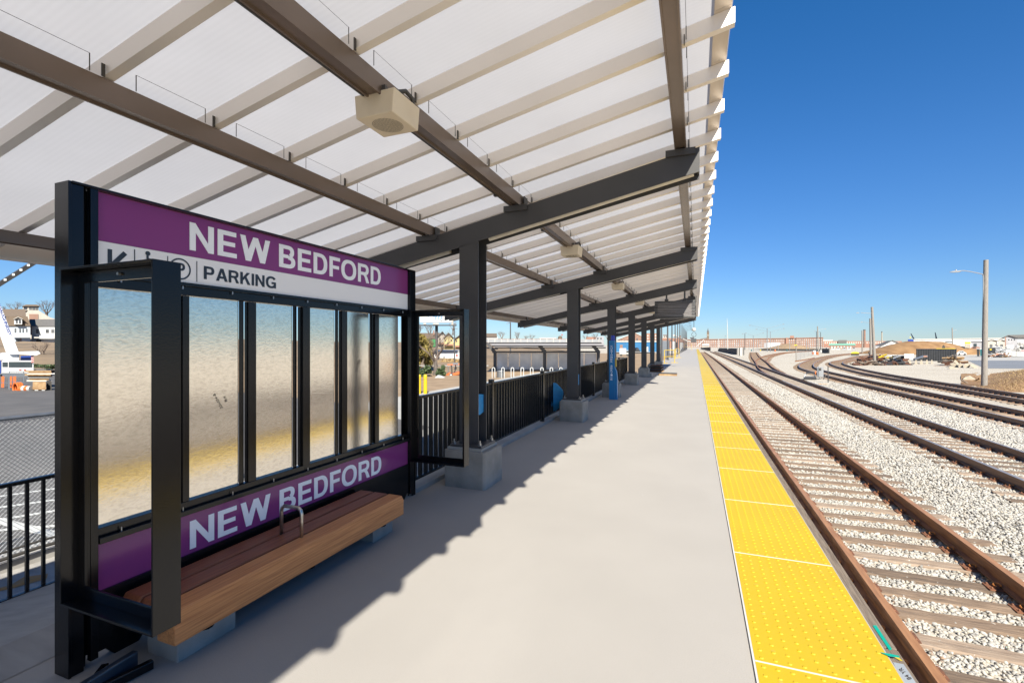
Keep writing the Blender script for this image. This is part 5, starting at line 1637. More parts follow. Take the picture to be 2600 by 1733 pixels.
for i in range(3): mb.tube([tuple(q + Vector((.28 * math.cos(a), .1 * i, .28 * math.sin(a)))) for a in np.linspace(0, 6.2832, 20)], .05, 6)
tag(mb.build('hose_coil', M['orange']), 'orange hose coil standing by the traffic drum', 'hose')
t = root_at('plywood_crate', 'stained plywood crate beside the traffic drum', 'crate', 105, 990, w)
blk(t, 'box', M['plywood'], 83, 117, 970, 989, w, 1.0, bevel=.02)
blk(t, 'skid', M['plastic_white'], 88, 97, 989.2, 995, w, .3); blk(t, 'skid', M['plastic_white'], 106, 114, 989.2, 995, w, .3)
rr = random.Random(9)
t = root_at('timber_stack', 'untidy stack of pale timber behind the plywood crate', 'timber stack', 100, 970, w + 2)
for i in range(9):
    y = 968 - i * 3; x = 66 + rr.uniform(-6, 10)
    blk(t, 'plank', M['plywood'] if i % 3 else M['trim'], x, 130 + rr.uniform(-6, 14), y - 2.6, y, w + 2 + rr.uniform(-.2, .4), 1.0)
mb = MB(); mb.px(118, 131, 966, 990, w + .3, .8); tag(mb.build('pipe_crate', M['wire']), 'dark wire crate next to the plywood crate', 'crate')
leafy('hedge', 84, 150, 924, 937, 48, 'low green hedge behind the timber stack', 'hedge', M['leaf_green'], 1500, .10, 21, d=.8)
t = root_at('wire_barrier', 'low white rail barrier below the green hedge', 'barrier', 105, 940, 46); blk(t, 'rail', M['galv'], 86, 150, 937, 939, 46, .1); blk(t, 'board', M['rust_steel'], 88, 150, 940, 952, 46.2, .4)
blk(t, 'post', M['galv'], 86, 88, 935, 955, 45.9, .1)

# ------------------------------------------------------------------ seen between the sign and the first column
for (x, lab) in ((1064.5, 'yellow steel bollard nearest the sign'), (1080, 'yellow steel bollard right of the other one')):
    b0 = atz(x, 999, GL)
    t = thing('bollard', lab, 'bollard', tuple(b0), 'yellow bollards by the path')
    mb = MB(); mb.lathe([(.105, 0), (.105, 1.0), (.09, 1.05), (.05, 1.075), (.01, 1.085)], tuple(b0), 16); mb.build('tube', M['bollard'], t)
    mb = MB(); mb.lathe([(.107, .80), (.107, .825)], tuple(b0), 16); mb.build('band', M['orange_paint'], t)
leafy('evergreen_bush', 1058, 1094, 929, 957, 40, 'dark green bush left of the bare tree trunk', 'bush', M['leaf_green'], 2600, .10, 31, d=1.0)
leafy('evergreen_bush', 1107, 1130, 930, 957, 40.5, 'dark green bush right of the bare tree trunk', 'bush', M['leaf_green'], 2000, .10, 32, d=1.0)
leafy('olive_tree', 1048, 1104, 846, 940, 47, 'olive yellow tree left of the bare tree', 'tree', M['leaf_olive'], 6000, .11, 33, d=2.0, trunk=.12)
bare_tree(1105, 958, 812, 42, 'tall leafless tree seen through the open sign door', 41, 6, spread=.85)
bare_tree(1064, 860, 818, 95, 'small leafless tree behind the olive tree', 42, 5)
bare_tree(1090, 862, 815, 100, 'leafless tree under the billboard walkway', 43, 5)
bare_tree(1150, 850, 812, 110, 'leafless tree above the yellow houses', 44, 5)
w = 62
t = root_at('billboard', 'white billboard with blue script on a single post', 'billboard', 1108, 900, w)
pn = blk(t, 'panel', M['plastic_white'], 1066, 1147, 772, 818, w, .35)
mb = MB(); text_fit(mb, 'Snappy', 1086, 1128, 812, 779, lambda u, v, d: tuple(atw(u, v, w - .02 - d)), offset=.012, shear=.35, depth=.01); mb.build('lettering', M['kiosk'], pn, recalc=False)
mb = MB(); text_fit(mb, 'K', 1119, 1122.5, 816, 812.5, lambda u, v, d: tuple(atw(u, v, w - .02 - d)), offset=.01, depth=.01); mb.build('lettering', M['navy'], pn, recalc=False)
blk(t, 'walkway', M['steel'], 1064, 1160, 824, 826, w - .6, 1.4); blk(t, 'rail', M['galv'], 1073, 1160, 819, 820, w - .6, .08); blk(t, 'cabinet', M['trim'], 1075, 1082, 819.5, 824, w - .3, .3); blk(t, 'cabinet', M['trim'], 1099, 1114, 819, 823.5, w - .3, .3)
part('post', M['steel'], t, lambda mb: mb.tube([tuple(atw(1108.5, 905, w + .5)), tuple(atw(1108.5, 826, w + .5))], .2, 8)); blk(t, 'beam', M['tan_wall'], 1146, 1151, 796, 824, w + .1, .3)
def pole_lamp(name, label, x, yb, yt, w, r, heads, mat='steel', cat='lamp post', xt=None, group=None, arm=.035):
    b, tp = atw(x, yb, w), atw(xt if xt else x, yt, w)
    t = thing(name, label, cat, tuple(b), group)
    part('pole', M[mat], t, lambda mb: mb.tube([tuple(b), tuple((b + tp) / 2), tuple(tp)], [r, r * .87, r * .74], 10))
    for (pts, hx, hy, hl) in heads:
        part('arm', M['lamp_grey'] if mat in ('pole', 'lamp_grey') else M[mat], t, lambda mb: mb.tube([tuple(atw(a, c_, w)) for a, c_ in pts], arm, 6))
        k = w / 1190
        part('lamp_head', M['mast_grey'] if mat in ('mast_grey', 'steel') else M['lamp_grey'], t, lambda mb: mb.pxpoly([(hx - hl, hy + .5), (hx - hl * .4, hy - .9), (hx + hl * .6, hy - .7), (hx + hl, hy), (hx + hl * .5, hy + .8), (hx - hl * .7, hy + 1.0)], w - .12, .26))
    return t
pole_lamp('street_lamp', 'thin street lamp with two heads before the yellow houses', 1154, 918, 833, 50, .07, [([(1154, 833), (1149, 834)], 1147.5, 834, 3), ([(1154, 833), (1159, 834)], 1160.5, 834, 3)])
w = 108
for (x0, x1, ya, ye, yb, mw, mr, lab) in ((1127, 1151, 845, 858, 888, 'yellow_wall', 'roof_grey', 'yellow gabled house left of the thin street lamp'),
                                          (1155, 1180, 851, 860, 892, 'yellow_wall', 'roof_grey', 'yellow house right of the thin street lamp'),
                                          (1112, 1134, 842, 855, 884, 'tan_wall', 'roof_grey', 'pale house left of the yellow gabled house')):
    h = root_at('gable_house', lab, 'house', (x0 + x1) / 2, yb, w, 'small houses behind the bare tree')
    ply(h, 'wall', M[mw], [(x0, yb), (x0, ye), ((x0 + x1) / 2, ya), (x1, ye), (x1, yb)], w, 8)
    gable_roof(h, M[mr], x0, x1, ye - .5, ya - 1.5, w - .2, 8)
    windows(h, [(x0 + 3, x0 + 6, ye + 3, ye + 8), (x1 - 6.5, x1 - 3.5, ye + 3, ye + 8), ((x0 + x1) / 2 - 1.5, (x0 + x1) / 2 + 1.5, ya + 4.5, ya + 9)], w)
    blk(h, 'porch', M['brick_pale'], x0 + 1, x1 - 1, yb - 15, yb - 11, w - 1, .9)
    w += 6
h = root_at('brown_house', 'long brown roofed house behind the green mesh', 'house', 1098, 875, 125)
blk(h, 'wall', M['brick'], 1068, 1122, 858, 880, 125, 8); side_roof(h, M['roof_brown'], 1066, 1124, 859, 845, 125, 6)
blk(h, 'chimney', M['brick_pale'], 1100, 1103, 838, 850, 127, 1); windows(h, [(1075, 1079, 861, 867), (1112, 1116, 861, 867)], 125)
t = root_at('green_mesh', 'bright green mesh screen behind the olive tree', 'mesh screen', 1090, 880, 60)
ply(t, 'cloth', M['tarp_green'], [(1072, 880), (1073, 863), (1083, 860), (1092, 862), (1105, 860), (1106, 879), (1096, 881), (1088, 878)], 60, .08)
for x in (1073, 1090, 1105): blk(t, 'pole', M['galv'], x - .4, x + .4, 858, 893, 60.1, .08)
w = 66
h = root_at('white_store', 'low white flat roofed building with a small red square', 'building', 1140, 915, w)
blk(h, 'wall', M['white_wall'], 1102, 1200, 892, 917, w, 9); blk(h, 'parapet', M['lamp_grey'], 1101, 1201, 889.5, 892, w - .1, 9.2)
blk(h, 'emblem', M['red'], 1158, 1162, 899, 904, w - .05, .05); windows(h, [(1104, 1108, 897, 903), (1126, 1129, 904, 912)], w)
leafy('brown_hedge', 1108, 1210, 911, 929, 60, 'brown winter hedge in front of the white building', 'hedge', M['dryblade'], 2600, .12, 35, d=1.0)
t = root_at('boom_lift', 'orange boom lift parked beyond the path', 'boom lift', 1155, 955, 42)
ply(t, 'chassis', M['orange'], [(1131, 953), (1140, 946), (1150, 948), (1170, 942), (1172, 950), (1150, 953)], 42, 1.4, bevel=.03)
for x in (1145, 1170):
    q = atw(x, 952, 41.9)
    part('wheel', M['wire'], t, lambda mb: mb.tube([tuple(q), tuple(q + Vector((-ST, CT, 0)) * .3)], .18, 16))
    part('hub', M['plastic_white'], t, lambda mb: mb.tube([tuple(q - Vector((-ST, CT, 0)) * .02), tuple(q + Vector((-ST, CT, 0)) * .02)], .10, 12))
part('mast', M['wire'], t, lambda mb: (mb.tube([tuple(atw(1148, 947, 42.5)), tuple(atw(1146, 927, 42.5))], .06, 6), mb.tube([tuple(atw(1152, 947, 42.5)), tuple(atw(1159, 934, 42.5)), tuple(atw(1156, 926, 42.5))], .06, 6)))
part('boom', M['orange'], t, lambda mb: mb.tube([tuple(atw(1136, 926, 42.4)), tuple(atw(1172, 924, 42.4))], .07, 6))
blk(t, 'platform', M['galv'], 1150, 1163, 922, 925, 42.3, .8)
t = root_at('link_fence', 'thin grey wire fence behind the bushes', 'fence', 1110, 955, 43.5)
part('rail', M['galv'], t, lambda mb: mb.tube([tuple(atw(1055, 928, 43.5)), tuple(atw(1240, 928, 43.5))], .03, 6))
for x in (1076, 1108, 1138, 1170, 1205): part('post', M['galv'], t, lambda mb: mb.tube([tuple(atw(x, 953, 43.5)), tuple(atw(x, 928, 43.5))], .035, 6))
mb = MB(); mb.pxpoly([(1104, 959), (1112, 953), (1122, 955), (1130, 959)], 38.5, 1.0); tag(mb.build('plastic_sheet', M['plastic_white']), 'crumpled white plastic lying under the bush', 'plastic sheet')

# ------------------------------------------------------------------ bike shelter and racks
w = 50
t = root_at('bike_shelter', 'dark framed bicycle shelter with a sloping translucent roof', 'shelter', 1390, 941, w)
for x in (1257, 1383, 1519): blk(t, 'post', M['steel'], x - 4.2, x + 4.2, 893, 941.5, w, .2)
blk(t, 'beam', M['steel'], 1250, 1524, 891, 895.5, w - .02, .22); blk(t, 'sill', M['steel'], 1258, 1520, 938, 942, w - .02, .12)
gp = pm('frosted_glass', (0.66, 0.64, 0.61), (0.50, 0.485, 0.46), 0.35, vs=0.8)
for (a, b) in ((1262, 1289), (1291, 1318), (1320, 1348), (1350, 1378.5), (1388, 1417), (1419, 1450), (1452, 1482), (1484, 1514)):
    blk(t, 'glass_pane', gp, a, b, 896.5, 937, w + .05, .03)
def PP(x, y, ww): return tuple(atw(x, y, ww))
part('roof', M['roof'], t, lambda mb: mb.add([PP(1236, 867, 44), PP(1526, 867, 44), PP(1540, 880.4, 53), PP(1256, 880.4, 53)], [(0, 1, 2, 3)]), recalc=False)
ev = blk(t, 'eave', M['lamp_grey'], 1234, 1526, 861, 868, 43.9, .06)
for i in range(18): x = 1240 + i * 16.5; blk(ev, 'seam', M['trim'], x - .7, x + .7, 860, 868.6, 43.86, .03)
for (y, ww) in ((869.3, 44.6), (876.5, 48.5), (881.2, 52.6)): blk(t, 'purlin', M['steel'], 1240 + (ww - 44) * 2, 1527 + (ww - 44) * 1.3, y, y + 2.6, ww, .12)
for x in (1383, 1519):
    part('brace', M['steel'], t, lambda mb: mb.pxpoly([(x - 25, 869), (x - 14, 869), (x + 4, 890), (x + 4, 896), (x - 3, 896)], w - .2, .14))
part('brace', M['steel'], t, lambda mb: mb.pxpoly([(1232, 869), (1240, 869), (1259, 890), (1259, 896), (1252, 896)], w - .2, .14))
for i, x in enumerate((1253, 1277, 1301, 1326, 1350, 1376, 1400, 1424)):
    a, b = atz(x - 3.4, 959.5, GL), atz(x + 3.4, 959.5, GL); h = .86
    mb = MB(); m_ = (a + b) / 2; r = (b - a).length / 2
    pts_ = [tuple(a), tuple(a + Vector((0, 0, h - r)))] + [tuple(m_ + (a - m_) * math.cos(q) + Vector((0, 0, h - r + r * math.sin(q)))) for q in np.linspace(.3, 2.84, 8)] + [tuple(b + Vector((0, 0, h - r))), tuple(b)]
    mb.tube(pts_, .035, 6)
    tag(mb.build('bike_rack', M['plastic_white'], at=tuple(m_)), ORD[i] + ' white bicycle hoop in the row before the shelter, counting from the left', 'bike rack', 'white bicycle hoops')
a = atz(1258, 960, GL)
mb = MB(); mb.lathe([(.28, 0), (.30, .55), (.26, .6)], tuple(a + Vector((0, 1.0, 0))), 14); tag(mb.build('litter_bin', M['galv'], at=tuple(a)), 'grey round litter bin by the first bicycle hoop', 'bin')

# skyline left of the blue kiosk
pole_lamp('street_lamp', 'dark street lamp with one pale head left of the bare trees', 1296, 905, 818, 70, .11, [([(1296, 819), (1291, 820)], 1289, 820.5, 4)])
for i, (x, yb, yt, ww, lab) in enumerate(((1274, 864, 836, 150, 'round leafless tree left of the dark street lamp'), (1313, 864, 838, 155, 'wide leafless tree right of the dark street lamp'),
                                         (1350, 864, 845, 150, 'thin crooked leafless tree over the shelter roof'), (1336, 866, 848, 175, 'small leafless tree between the wide tree and the crooked one'),
                                         (1487, 864, 846, 150, 'leafless tree just right of the second column'), (1510, 864, 841, 160, 'leafless tree in the gap before the blue kiosk'), (1543, 866, 845, 165, 'leafless tree at the edge of the third column'))):
    bare_tree(x, yb + 4, yt, ww, lab, 60 + i, 5)
h = root_at('low_house', 'brown roofed low house left of the round leafless tree', 'house', 1250, 866, 130)
blk(h, 'wall', M['white_wall'], 1225, 1264, 855, 860, 130, 6); blk(h, 'brick_base', M['brick'], 1225, 1266, 860, 872, 129.8, 6); side_roof(h, M['roof_brown'], 1224, 1262, 855.5, 846, 130, 5)
h = root_at('brick_terrace', 'long low brick building behind the shelter roof', 'building', 1350, 868, 180)
blk(h, 'wall', M['brick_pale'], 1264, 1440, 860, 876, 180, 8); blk(h, 'parapet', M['trim'], 1370, 1412, 857, 860, 179.8, 8); windows(h, [(1275 + i * 14, 1280 + i * 14, 862, 866) for i in range(11)], 180)
q = atw(1422, 860, 190)
t = thing('tank_dome', 'brown domed tank on the skyline left of the second column', 'tank', tuple(q)); part('dome', M['roof_brown'], t, lambda mb: mb.lathe([(.85, -3), (.85, .5), (.7, .95), (.35, 1.2), (.05, 1.28)], tuple(q), 14))
t = root_at('red_sign_post', 'thin red topped post beside the domed tank', 'post', 1427, 865, 185); blk(t, 'post', M['steel'], 1426.6, 1427.4, 850, 868, 185, .1); blk(t, 'sign', M['red'], 1425.5, 1428.5, 848, 851, 184.9, .1)
h = root_at('brick_block', 'small brick block seen between the second and third columns', 'building', 1502, 866, 170)
blk(h, 'wall', M['brick_pale'], 1488, 1513, 855, 872, 170, 6); blk(h, 'annexe', M['grey_wall'], 1513, 1533, 854, 872, 171, 6); windows(h, [(1516, 1520, 857, 861), (1524, 1528, 857, 861)], 171)
# blue warehouse, brick mill with gable
w = 150
h = root_at('blue_warehouse', 'blue metal warehouse with a white roof edge behind the columns', 'warehouse', 1610, 892, w)
blk(h, 'wall', M['blue_wall'], 1560, 1668, 868, 893, w, 14); blk(h, 'roof_edge', M['trim'], 1558, 1670, 865, 868, w - .2, 14.4); blk(h, 'door', M['brick'], 1574, 1581, 875, 884, w - .1, .2); blk(h, 'door', M['trim'], 1640, 1646, 880, 892, w - .1, .2)
w = 240
h = root_at('gabled_brick_mill', 'brick mill with a pale edged gable behind the blue warehouse', 'mill', 1610, 875, w)
ply(h, 'wall', M['brick'], [(1560, 880), (1560, 866), (1570, 864), (1612, 845), (1632, 855), (1632, 880)], w, 20)
ply(h, 'verge', M['trim'], [(1556, 866), (1612, 843.4), (1640, 857), (1640, 858.4), (1612, 845), (1556, 867.6)], w - .3, 20.4)
windows(h, [(1576 + i * 8, 1579.5 + i * 8, 858 if 2 < i < 6 else 863, 864 if 2 < i < 6 else 867) for i in range(7)], w)
h = root_at('tall_brick_mill', 'taller brick mill between the fifth and last columns', 'mill', 1652, 880, w + 10)
blk(h, 'wall', M['brick_pale'], 1634, 1670, 846, 884, w + 10, 18); windows(h, [(1637 + i * 6.5, 1640 + i * 6.5, 850 + j * 7, 854 + j * 7) for i in range(5) for j in range(4)], w + 10, mat=M['trim'])
t = root_at('pipe_stack', 'stack of dark pipes seen end on before the blue warehouse', 'pipes', 1620, 893, 100)
for (x, y) in ((1615, 891), (1619.5, 891), (1624, 891), (1617, 887.5), (1621.5, 887.5), (1619, 884.3)):
    q = atw(x, y, 100); f = Vector((-ST, CT, 0))
    part('pipe', M['container'], t, lambda mb: mb.tube([tuple(q), tuple(q + f * 4)], .19, 10))
t = root_at('white_truck', 'white box truck parked left of the pipe stack', 'truck', 1581, 903, 95)
blk(t, 'box', M['white_wall'], 1573, 1590, 884, 899, 95, 4, bevel=.05); blk(t, 'cab', M['plastic_white'], 1590.2, 1597, 889, 900, 95, 1.8, bevel=.08); blk(t, 'window', M['glass_dark'], 1591, 1596, 890, 894, 94.9, .1)
for x in (1577, 1593): part('wheel', M['wire'], t, lambda mb: mb.tube([tuple(atw(x, 901, 94.9)), tuple(atw(x, 901, 95.3))], .24, 10))
sheet('rough_ground', M['mulch'], [(-33, 62), (-4.5, 38), (-4.5, 150), (-33, 150)], GL + 0.03)
h = root_at('brick_house', 'small pale brick house beyond the tall notice cabinet', 'house', 1690, 868, 230)
blk(h, 'wall', M['brick_pale'], 1682, 1745, 858, 884, 230, 10); blk(h, 'upper_wall', M['tan_wall'], 1684, 1696, 850, 858, 232, 6); blk(h, 'roof', M['grey_wall'], 1683, 1697, 848.5, 850, 231.5, 7); windows(h, [(1686, 1689, 853, 856), (1691, 1694, 853, 856), (1702, 1705, 862, 866), (1712, 1715, 862, 866)], 230)
t = root_at('brick_chimney', 'short brick chimney behind the far lamp posts', 'chimney', 1727, 880, 225); blk(t, 'stack', M['brick'], 1725, 1730, 853, 882, 225, 1.2); blk(t, 'cap', M['brick_pale'], 1724.5, 1730.5, 852, 853, 224.9, 1.4)

# ==================================================================== FAR CENTRE
w = 520
m = root_at('brick_mill', 'very long four storey red brick mill across the horizon', 'mill', 1915, 880, w)
ply(m, 'wall', M['brick'], [(1742, 884), (1742, 862.5), (1990, 859), (2090, 857), (2090, 884)], w, 30)
ply(m, 'cornice', M['brick_pale'], [(1741, 862.6), (1741, 861.4), (1990, 857.8), (2091, 855.8), (2091, 857.0), (1990, 859.2)], w - .6, 31)
def roofy(x): return float(np.interp(x, [1742, 1990, 2090], [862.5, 859, 857]))
rects = []
for i in range(64):
    x = 1745 + i * 5.38
    for j in range(4): rects.append((x, x + 2.5, roofy(x) + 2.6 + j * 6.0, roofy(x) + 6.2 + j * 6.0))
rects.sort(key=lambda r: -(r[0] > 1800) * (1 if r[2] < 878 else 0))
windows(m, rects[::1], w, mat=M['mill_window'], d=.5)
for (x0, x1, y0, y1) in ((2006, 2016, 852, 858), (1995, 2000, 857, 880), (2022, 2024, 856, 880)): blk(m, 'stair_tower', M['brick_pale'], x0, x1, y0, y1, w - 1.5, 6)
rr = random.Random(5)
for i in range(26):
    r_ = rects[rr.randrange(len(rects))]; blk(m, 'blind', M['trim'], r_[0] + .1, r_[1] - .1, r_[2] + .2, r_[2] + 2.0, w - .15, .1)
w = 700
t = root_at('church_steeple', 'dark pointed church steeple above the mill', 'steeple', 1797, 862, w)
blk(t, 'tower', M['roof_brown'], 1794.8, 1800.4, 843, 864, w, 3.3)
q0, q1 = atw(1797.6, 843, w + 1.6), atw(1797.6, 832.5, w + 1.6)
part('spire', M['roof_grey'], t, lambda mb: mb.tube([tuple(q0), tuple(q1)], [1.5, .05], 8))
for x in (1795.2, 1800): part('pinnacle', M['roof_grey'], t, lambda mb: mb.tube([tuple(atw(x, 844, w + .2)), tuple(atw(x, 839.5, w + .2))], [.35, .03], 6))
blk(t, 'clock', M['trim'], 1796.7, 1798.6, 849.5, 852, w - .1, .2)
part('roof', M['roof_grey'], t, lambda mb: mb.pxpoly([(1772, 862), (1780, 859.5), (1795, 857), (1795, 862)], w + .2, 6))
def mound(name, label, x0, x1, yb, pts, w, d, mat, seed, cat='mound'):
    """a heap: outline heights across, rounded front to back"""
    k = w / 1190; rnd = np.random.default_rng(seed)
    xs = np.linspace(x0, x1, 40); top = np.interp(xs, [p[0] for p in pts], [p[1] for p in pts])
    mb = MB(); n = 16
    for j in range(n + 1):
        t_ = j / n; f = w - d / 2 + d * t_
        hgt = math.sin(math.pi * t_) ** .8
        for i, x in enumerate(xs):
            r = (x - 1300) * w / 1190
            z0 = CAMZ - (yb - 875) * k; z1 = CAMZ - (top[i] - 875) * k
            nz = (rnd.random() - .5) * .05 * (z1 - z0)
            z = z0 - .1 + (z1 - z0 + .1) * hgt + nz * (1 if 0 < j < n else 0)
            mb.v.append((r * CT - f * ST, r * ST + f * CT, z))
    for j in range(n):
        for i in range(39):
            mb.f.append((j * 40 + i, j * 40 + i + 1, (j + 1) * 40 + i + 1, (j + 1) * 40 + i)); mb.mi.append(0)
    o = mb.build(name, mat, smooth=True, recalc=False)
    o['label'] = label; o['category'] = cat
    return o
mound('soil_heap', 'grey brown soil heap in front of the mill', 1938, 2062, 887, [(1938, 886), (1965, 881), (1985, 875), (2003, 871.5), (2020, 874), (2040, 880), (2062, 886)], 225, 20, M['mulch'], 1)
def panel_run(name, label, cat, x0, ya0, yb0, w0, x1, ya1, yb1, w1, mat, d=.12, posts=6):
    t = thing(name, label, cat, tuple(atw(x0, yb0, w0)))
    a, b = atw(x0, yb0, w0), atw(x1, yb1, w1); at_, bt2 = atw(x0, ya0, w0), atw(x1, ya1, w1)
    n = (b - a); n = Vector((-n.y, n.x, 0)).normalized() * d
    part('fabric', mat, t, lambda mb: mb.hexa([tuple(a), tuple(b), tuple(b + n), tuple(a + n), tuple(at_), tuple(bt2), tuple(bt2 + n), tuple(at_ + n)]))
    for i in range(posts):
        f = i / max(1, posts - 1); p0 = a.lerp(b, f) + n * 1.6; p1 = at_.lerp(bt2, f) + n * 1.6 + Vector((0, 0, .12))
        part('post', M['steel'], t, lambda mb: mb.tube([tuple(p0), tuple(p1)], .05, 6))
    return t
panel_run('screen_fence', 'black fabric fence across the ballast right of the far platform', 'fence', 1823, 883, 891, 205, 1870, 884, 900, 131, M['silt'])
panel_run('screen_fence', 'short black fabric fence where the tracks vanish', 'fence', 1779, 882, 886, 260, 1803, 881, 891, 200, M['silt'])
panel_run('silt_fence', 'long low black silt fence before the soil heap', 'fence', 1934, 885, 890, 200, 2086, 885.5, 891, 195, M['silt'], posts=9)
panel_run('silt_fence', 'taller black fabric end piece right of the long silt fence', 'fence', 2087, 884.5, 896, 160, 2104, 884.5, 896.5, 150, M['silt'], posts=3)
for (x0, x1, y0, y1, ww, mt, lab) in ((1877, 1879, 882, 903.5, 118, 'silt', 'black post left of the white board near the black fence'), (1880, 1884.3, 883, 903, 119, 'plastic_white', 'narrow white board between black posts on the ballast'),
                                      (1886.2, 1887.6, 882, 902, 119, 'silt', 'black post right of the narrow white board'), (1888.3, 1889.5, 880, 901, 121, 'silt', 'farther black post beside the white board')):
    mb = MB(); mb.px(x0, x1, y0, y1, ww, .12); tag(mb.build('marker_post', M[mt]), lab, 'post')
t = root_at('trailer', 'white box trailer in front of the mill beside the soil heap', 'trailer', 1960, 887, 240)
blk(t, 'box', M['white_wall'], 1947, 1981, 869.5, 885, 240, 4); blk(t, 'cab', M['grey_wall'], 1940.5, 1946.6, 870.5, 886, 240, 3.5)
t = root_at('white_canopy_hut', 'low white roofed hut at the far end of the tracks', 'hut', 1790, 878, 300); ply(t, 'roof', M['white_wall'], [(1781, 877), (1785, 873), (1799, 873), (1802, 877)], 300, 6); blk(t, 'wall', M['tan_wall'], 1782, 1801, 877, 883, 300.5, 5)
# masts and lamps in the middle distance
w = 150
t = root_at('radio_mast', 'tall thin white mast left of the double lamp', 'mast', 1847.5, 886, w)
part('shaft', M['plastic_white'], t, lambda mb: mb.tube([tuple(atw(1847.6, 886, w)), tuple(atw(1846.6, 823, w)), tuple(atw(1846, 808, w))], [.12, .09, .03], 8))
t = root_at('white_post', 'short white post left of the tall thin mast', 'post', 1824.5, 886, 170); part('shaft', M['plastic_white'], t, lambda mb: mb.tube([tuple(atw(1824.5, 886, 170)), tuple(atw(1824.2, 860, 170))], .1, 6))
pole_lamp('street_lamp', 'dark single armed lamp right of the tall thin mast', 1891.3, 888, 846, 140, .10, [([(1891.3, 846), (1893, 845)], 1894.5, 845.2, 1.6)])
pole_lamp('street_lamp', 'tall grey lamp with two long arms in front of the mill', 1948, 893, 833, 150, .12, [([(1947, 833.5), (1925, 830), (1908, 826)], 1904, 825.6, 3.2), ([(1947, 834), (1965, 829), (1984, 823.6)], 1989, 822.8, 3.2)], mat='mast_grey')
pole_lamp('street_lamp', 'farther grey two armed lamp just right of the tall one', 1956, 893, 841, 170, .11, [([(1956, 842), (1940, 838.5), (1926, 836)], 1921, 835.4, 3), ([(1956, 843), (1972, 838), (1986, 834)], 1990, 833.6, 2.8)], mat='mast_grey')
pole_lamp('street_lamp', 'faint grey two armed lamp left of the tall lamp', 1912.5, 892, 851, 165, .10, [([(1912.5, 852), (1925, 849), (1934, 845.5)], 1937.5, 845, 2.4), ([(1912.5, 852), (1899, 848)], 1886, 847, 2.4)], mat='mast_grey')
pole_lamp('street_lamp', 'distant thin lamp between the white post and the steeple', 1841, 886, 856, 210, .09, [([(1841, 856), (1842, 852)], 1841.7, 851.8, 2)], mat='mast_grey')
pole_lamp('utility_pole', 'wooden pole with a lamp arm, left of the two dark lamps', 2078.5, 901.5, 828, 126, .17, [([(2076.6, 837), (2084, 836), (2092, 834.5)], 2095.5, 834.4, 2.6)], mat='pole', cat='utility pole', xt=2075.8)
pole_lamp('street_lamp', 'dark hooked lamp just left of the wooden pole', 2073, 893, 841, 135, .10, [([(2072.8, 841), (2070, 840.4)], 2069, 840.5, 2.0)])
pole_lamp('street_lamp', 'dark hooked lamp just right of the wooden pole', 2083.5, 888, 843, 145, .10, [([(2083.5, 843), (2081, 842.6)], 2080.2, 842.6, 1.8)])
rr = random.Random(8)
for i, x in enumerate((1866, 1873, 1902, 1923, 1932, 1968, 1976, 2005, 2048, 2056)):
    mb = MB(); ww = 190 + rr.uniform(-15, 15); mb.tube([tuple(atw(x, 888, ww)), tuple(atw(x + .2, rr.uniform(862, 872), ww))], .09, 6)
    tag(mb.build('slim_post', M['lamp_grey']), ORD[i] + ' slim pale post in front of the long mill, counting from the left', 'post', 'slim posts before the mill')
# wire fence with pickets beside the bend
t = root_at('picket_fence', 'see through picket fence with a yellow capped end post', 'fence', 2021, 917, 80)
part('end_post', M['pole'], t, lambda mb: mb.tube([tuple(atw(2021.7, 917.5, 79)), tuple(atw(2021.2, 861, 79))], .07, 8)); blk(t, 'yellow_sign', M['hiyellow'], 2017, 2024, 874.5, 877, 78.8, .08)
for i in range(15):
    f = i / 14; x = 2026 + f * 48; ww = 84 + f * 44
    part('picket', M['lamp_grey'], t, lambda mb: mb.tube([tuple(atw(x, 875 + 1190 * 2.78 / ww, ww)), tuple(atw(x, 890.5 - f * 3, ww))], .035, 5))
for (x, y0, y1, mt, lab, ww) in ((2067, 889, 900, 'plastic_white', 'white drum beside the picket fence end', 122), (2064, 893, 899, 'orange', 'orange box left of the white drum', 121), (2075, 893, 900, 'orange', 'orange cone right of the white drum', 120), (2084, 888, 894, 'plastic_white', 'white cabinet beside the wooden pole', 130),
                                (1998, 887, 891, 'teal', 'small green switch box beside the far branch track', 165), (1908, 887, 891, 'teal', 'green box behind the rusty switch track', 170), (1968, 887, 892, 'orange', 'orange box beyond the switch track', 168), (1931, 887, 890.5, 'hiyellow', 'yellow box left of the orange one beyond the switch', 172)):
    q = atw(x, y1, ww); mb = MB(); r = (y1 - y0) * ww / 1190 * .36
    mb.lathe([(r, 0), (r, (y1 - y0) * ww / 1190 * .8), (r * .7, (y1 - y0) * ww / 1190)], tuple(q), 8); tag(mb.build('site_box', M[mt], at=tuple(q)), lab, 'box')
# second mill, chimneys and low sheds
w = 460
m = root_at('pale_brick_mill', 'paler low brick mill right of the long mill', 'mill', 2170, 882, w)
blk(m, 'wall', M['brick_pale'], 2091, 2290, 865.5, 884, w, 25); blk(m, 'roof', M['trim'], 2090, 2114, 862, 865.4, w + .5, 20); blk(m, 'roof', M['roof_grey'], 2128, 2150, 863, 871, w - 1, 10)
windows(m, [(2094 + i * 5.6, 2096.6 + i * 5.6, 868, 871.5) for i in range(34) if not 6 < i < 10], w, mat=M['trim'])
t = root_at('green_roof_shed', 'brick shed with a pale green roof below the pale mill', 'shed', 2138, 886, 330)
blk(t, 'wall', M['brick'], 2106, 2172, 876, 887, 330, 12); ply(t, 'roof', M['green_roof'], [(2103, 876), (2106, 872), (2171, 871.5), (2173, 876)], 329.6, 13); windows(t, [(2110 + i * 8, 2114 + i * 8, 879, 883) for i in range(7)], 330, mat=M['trim'])
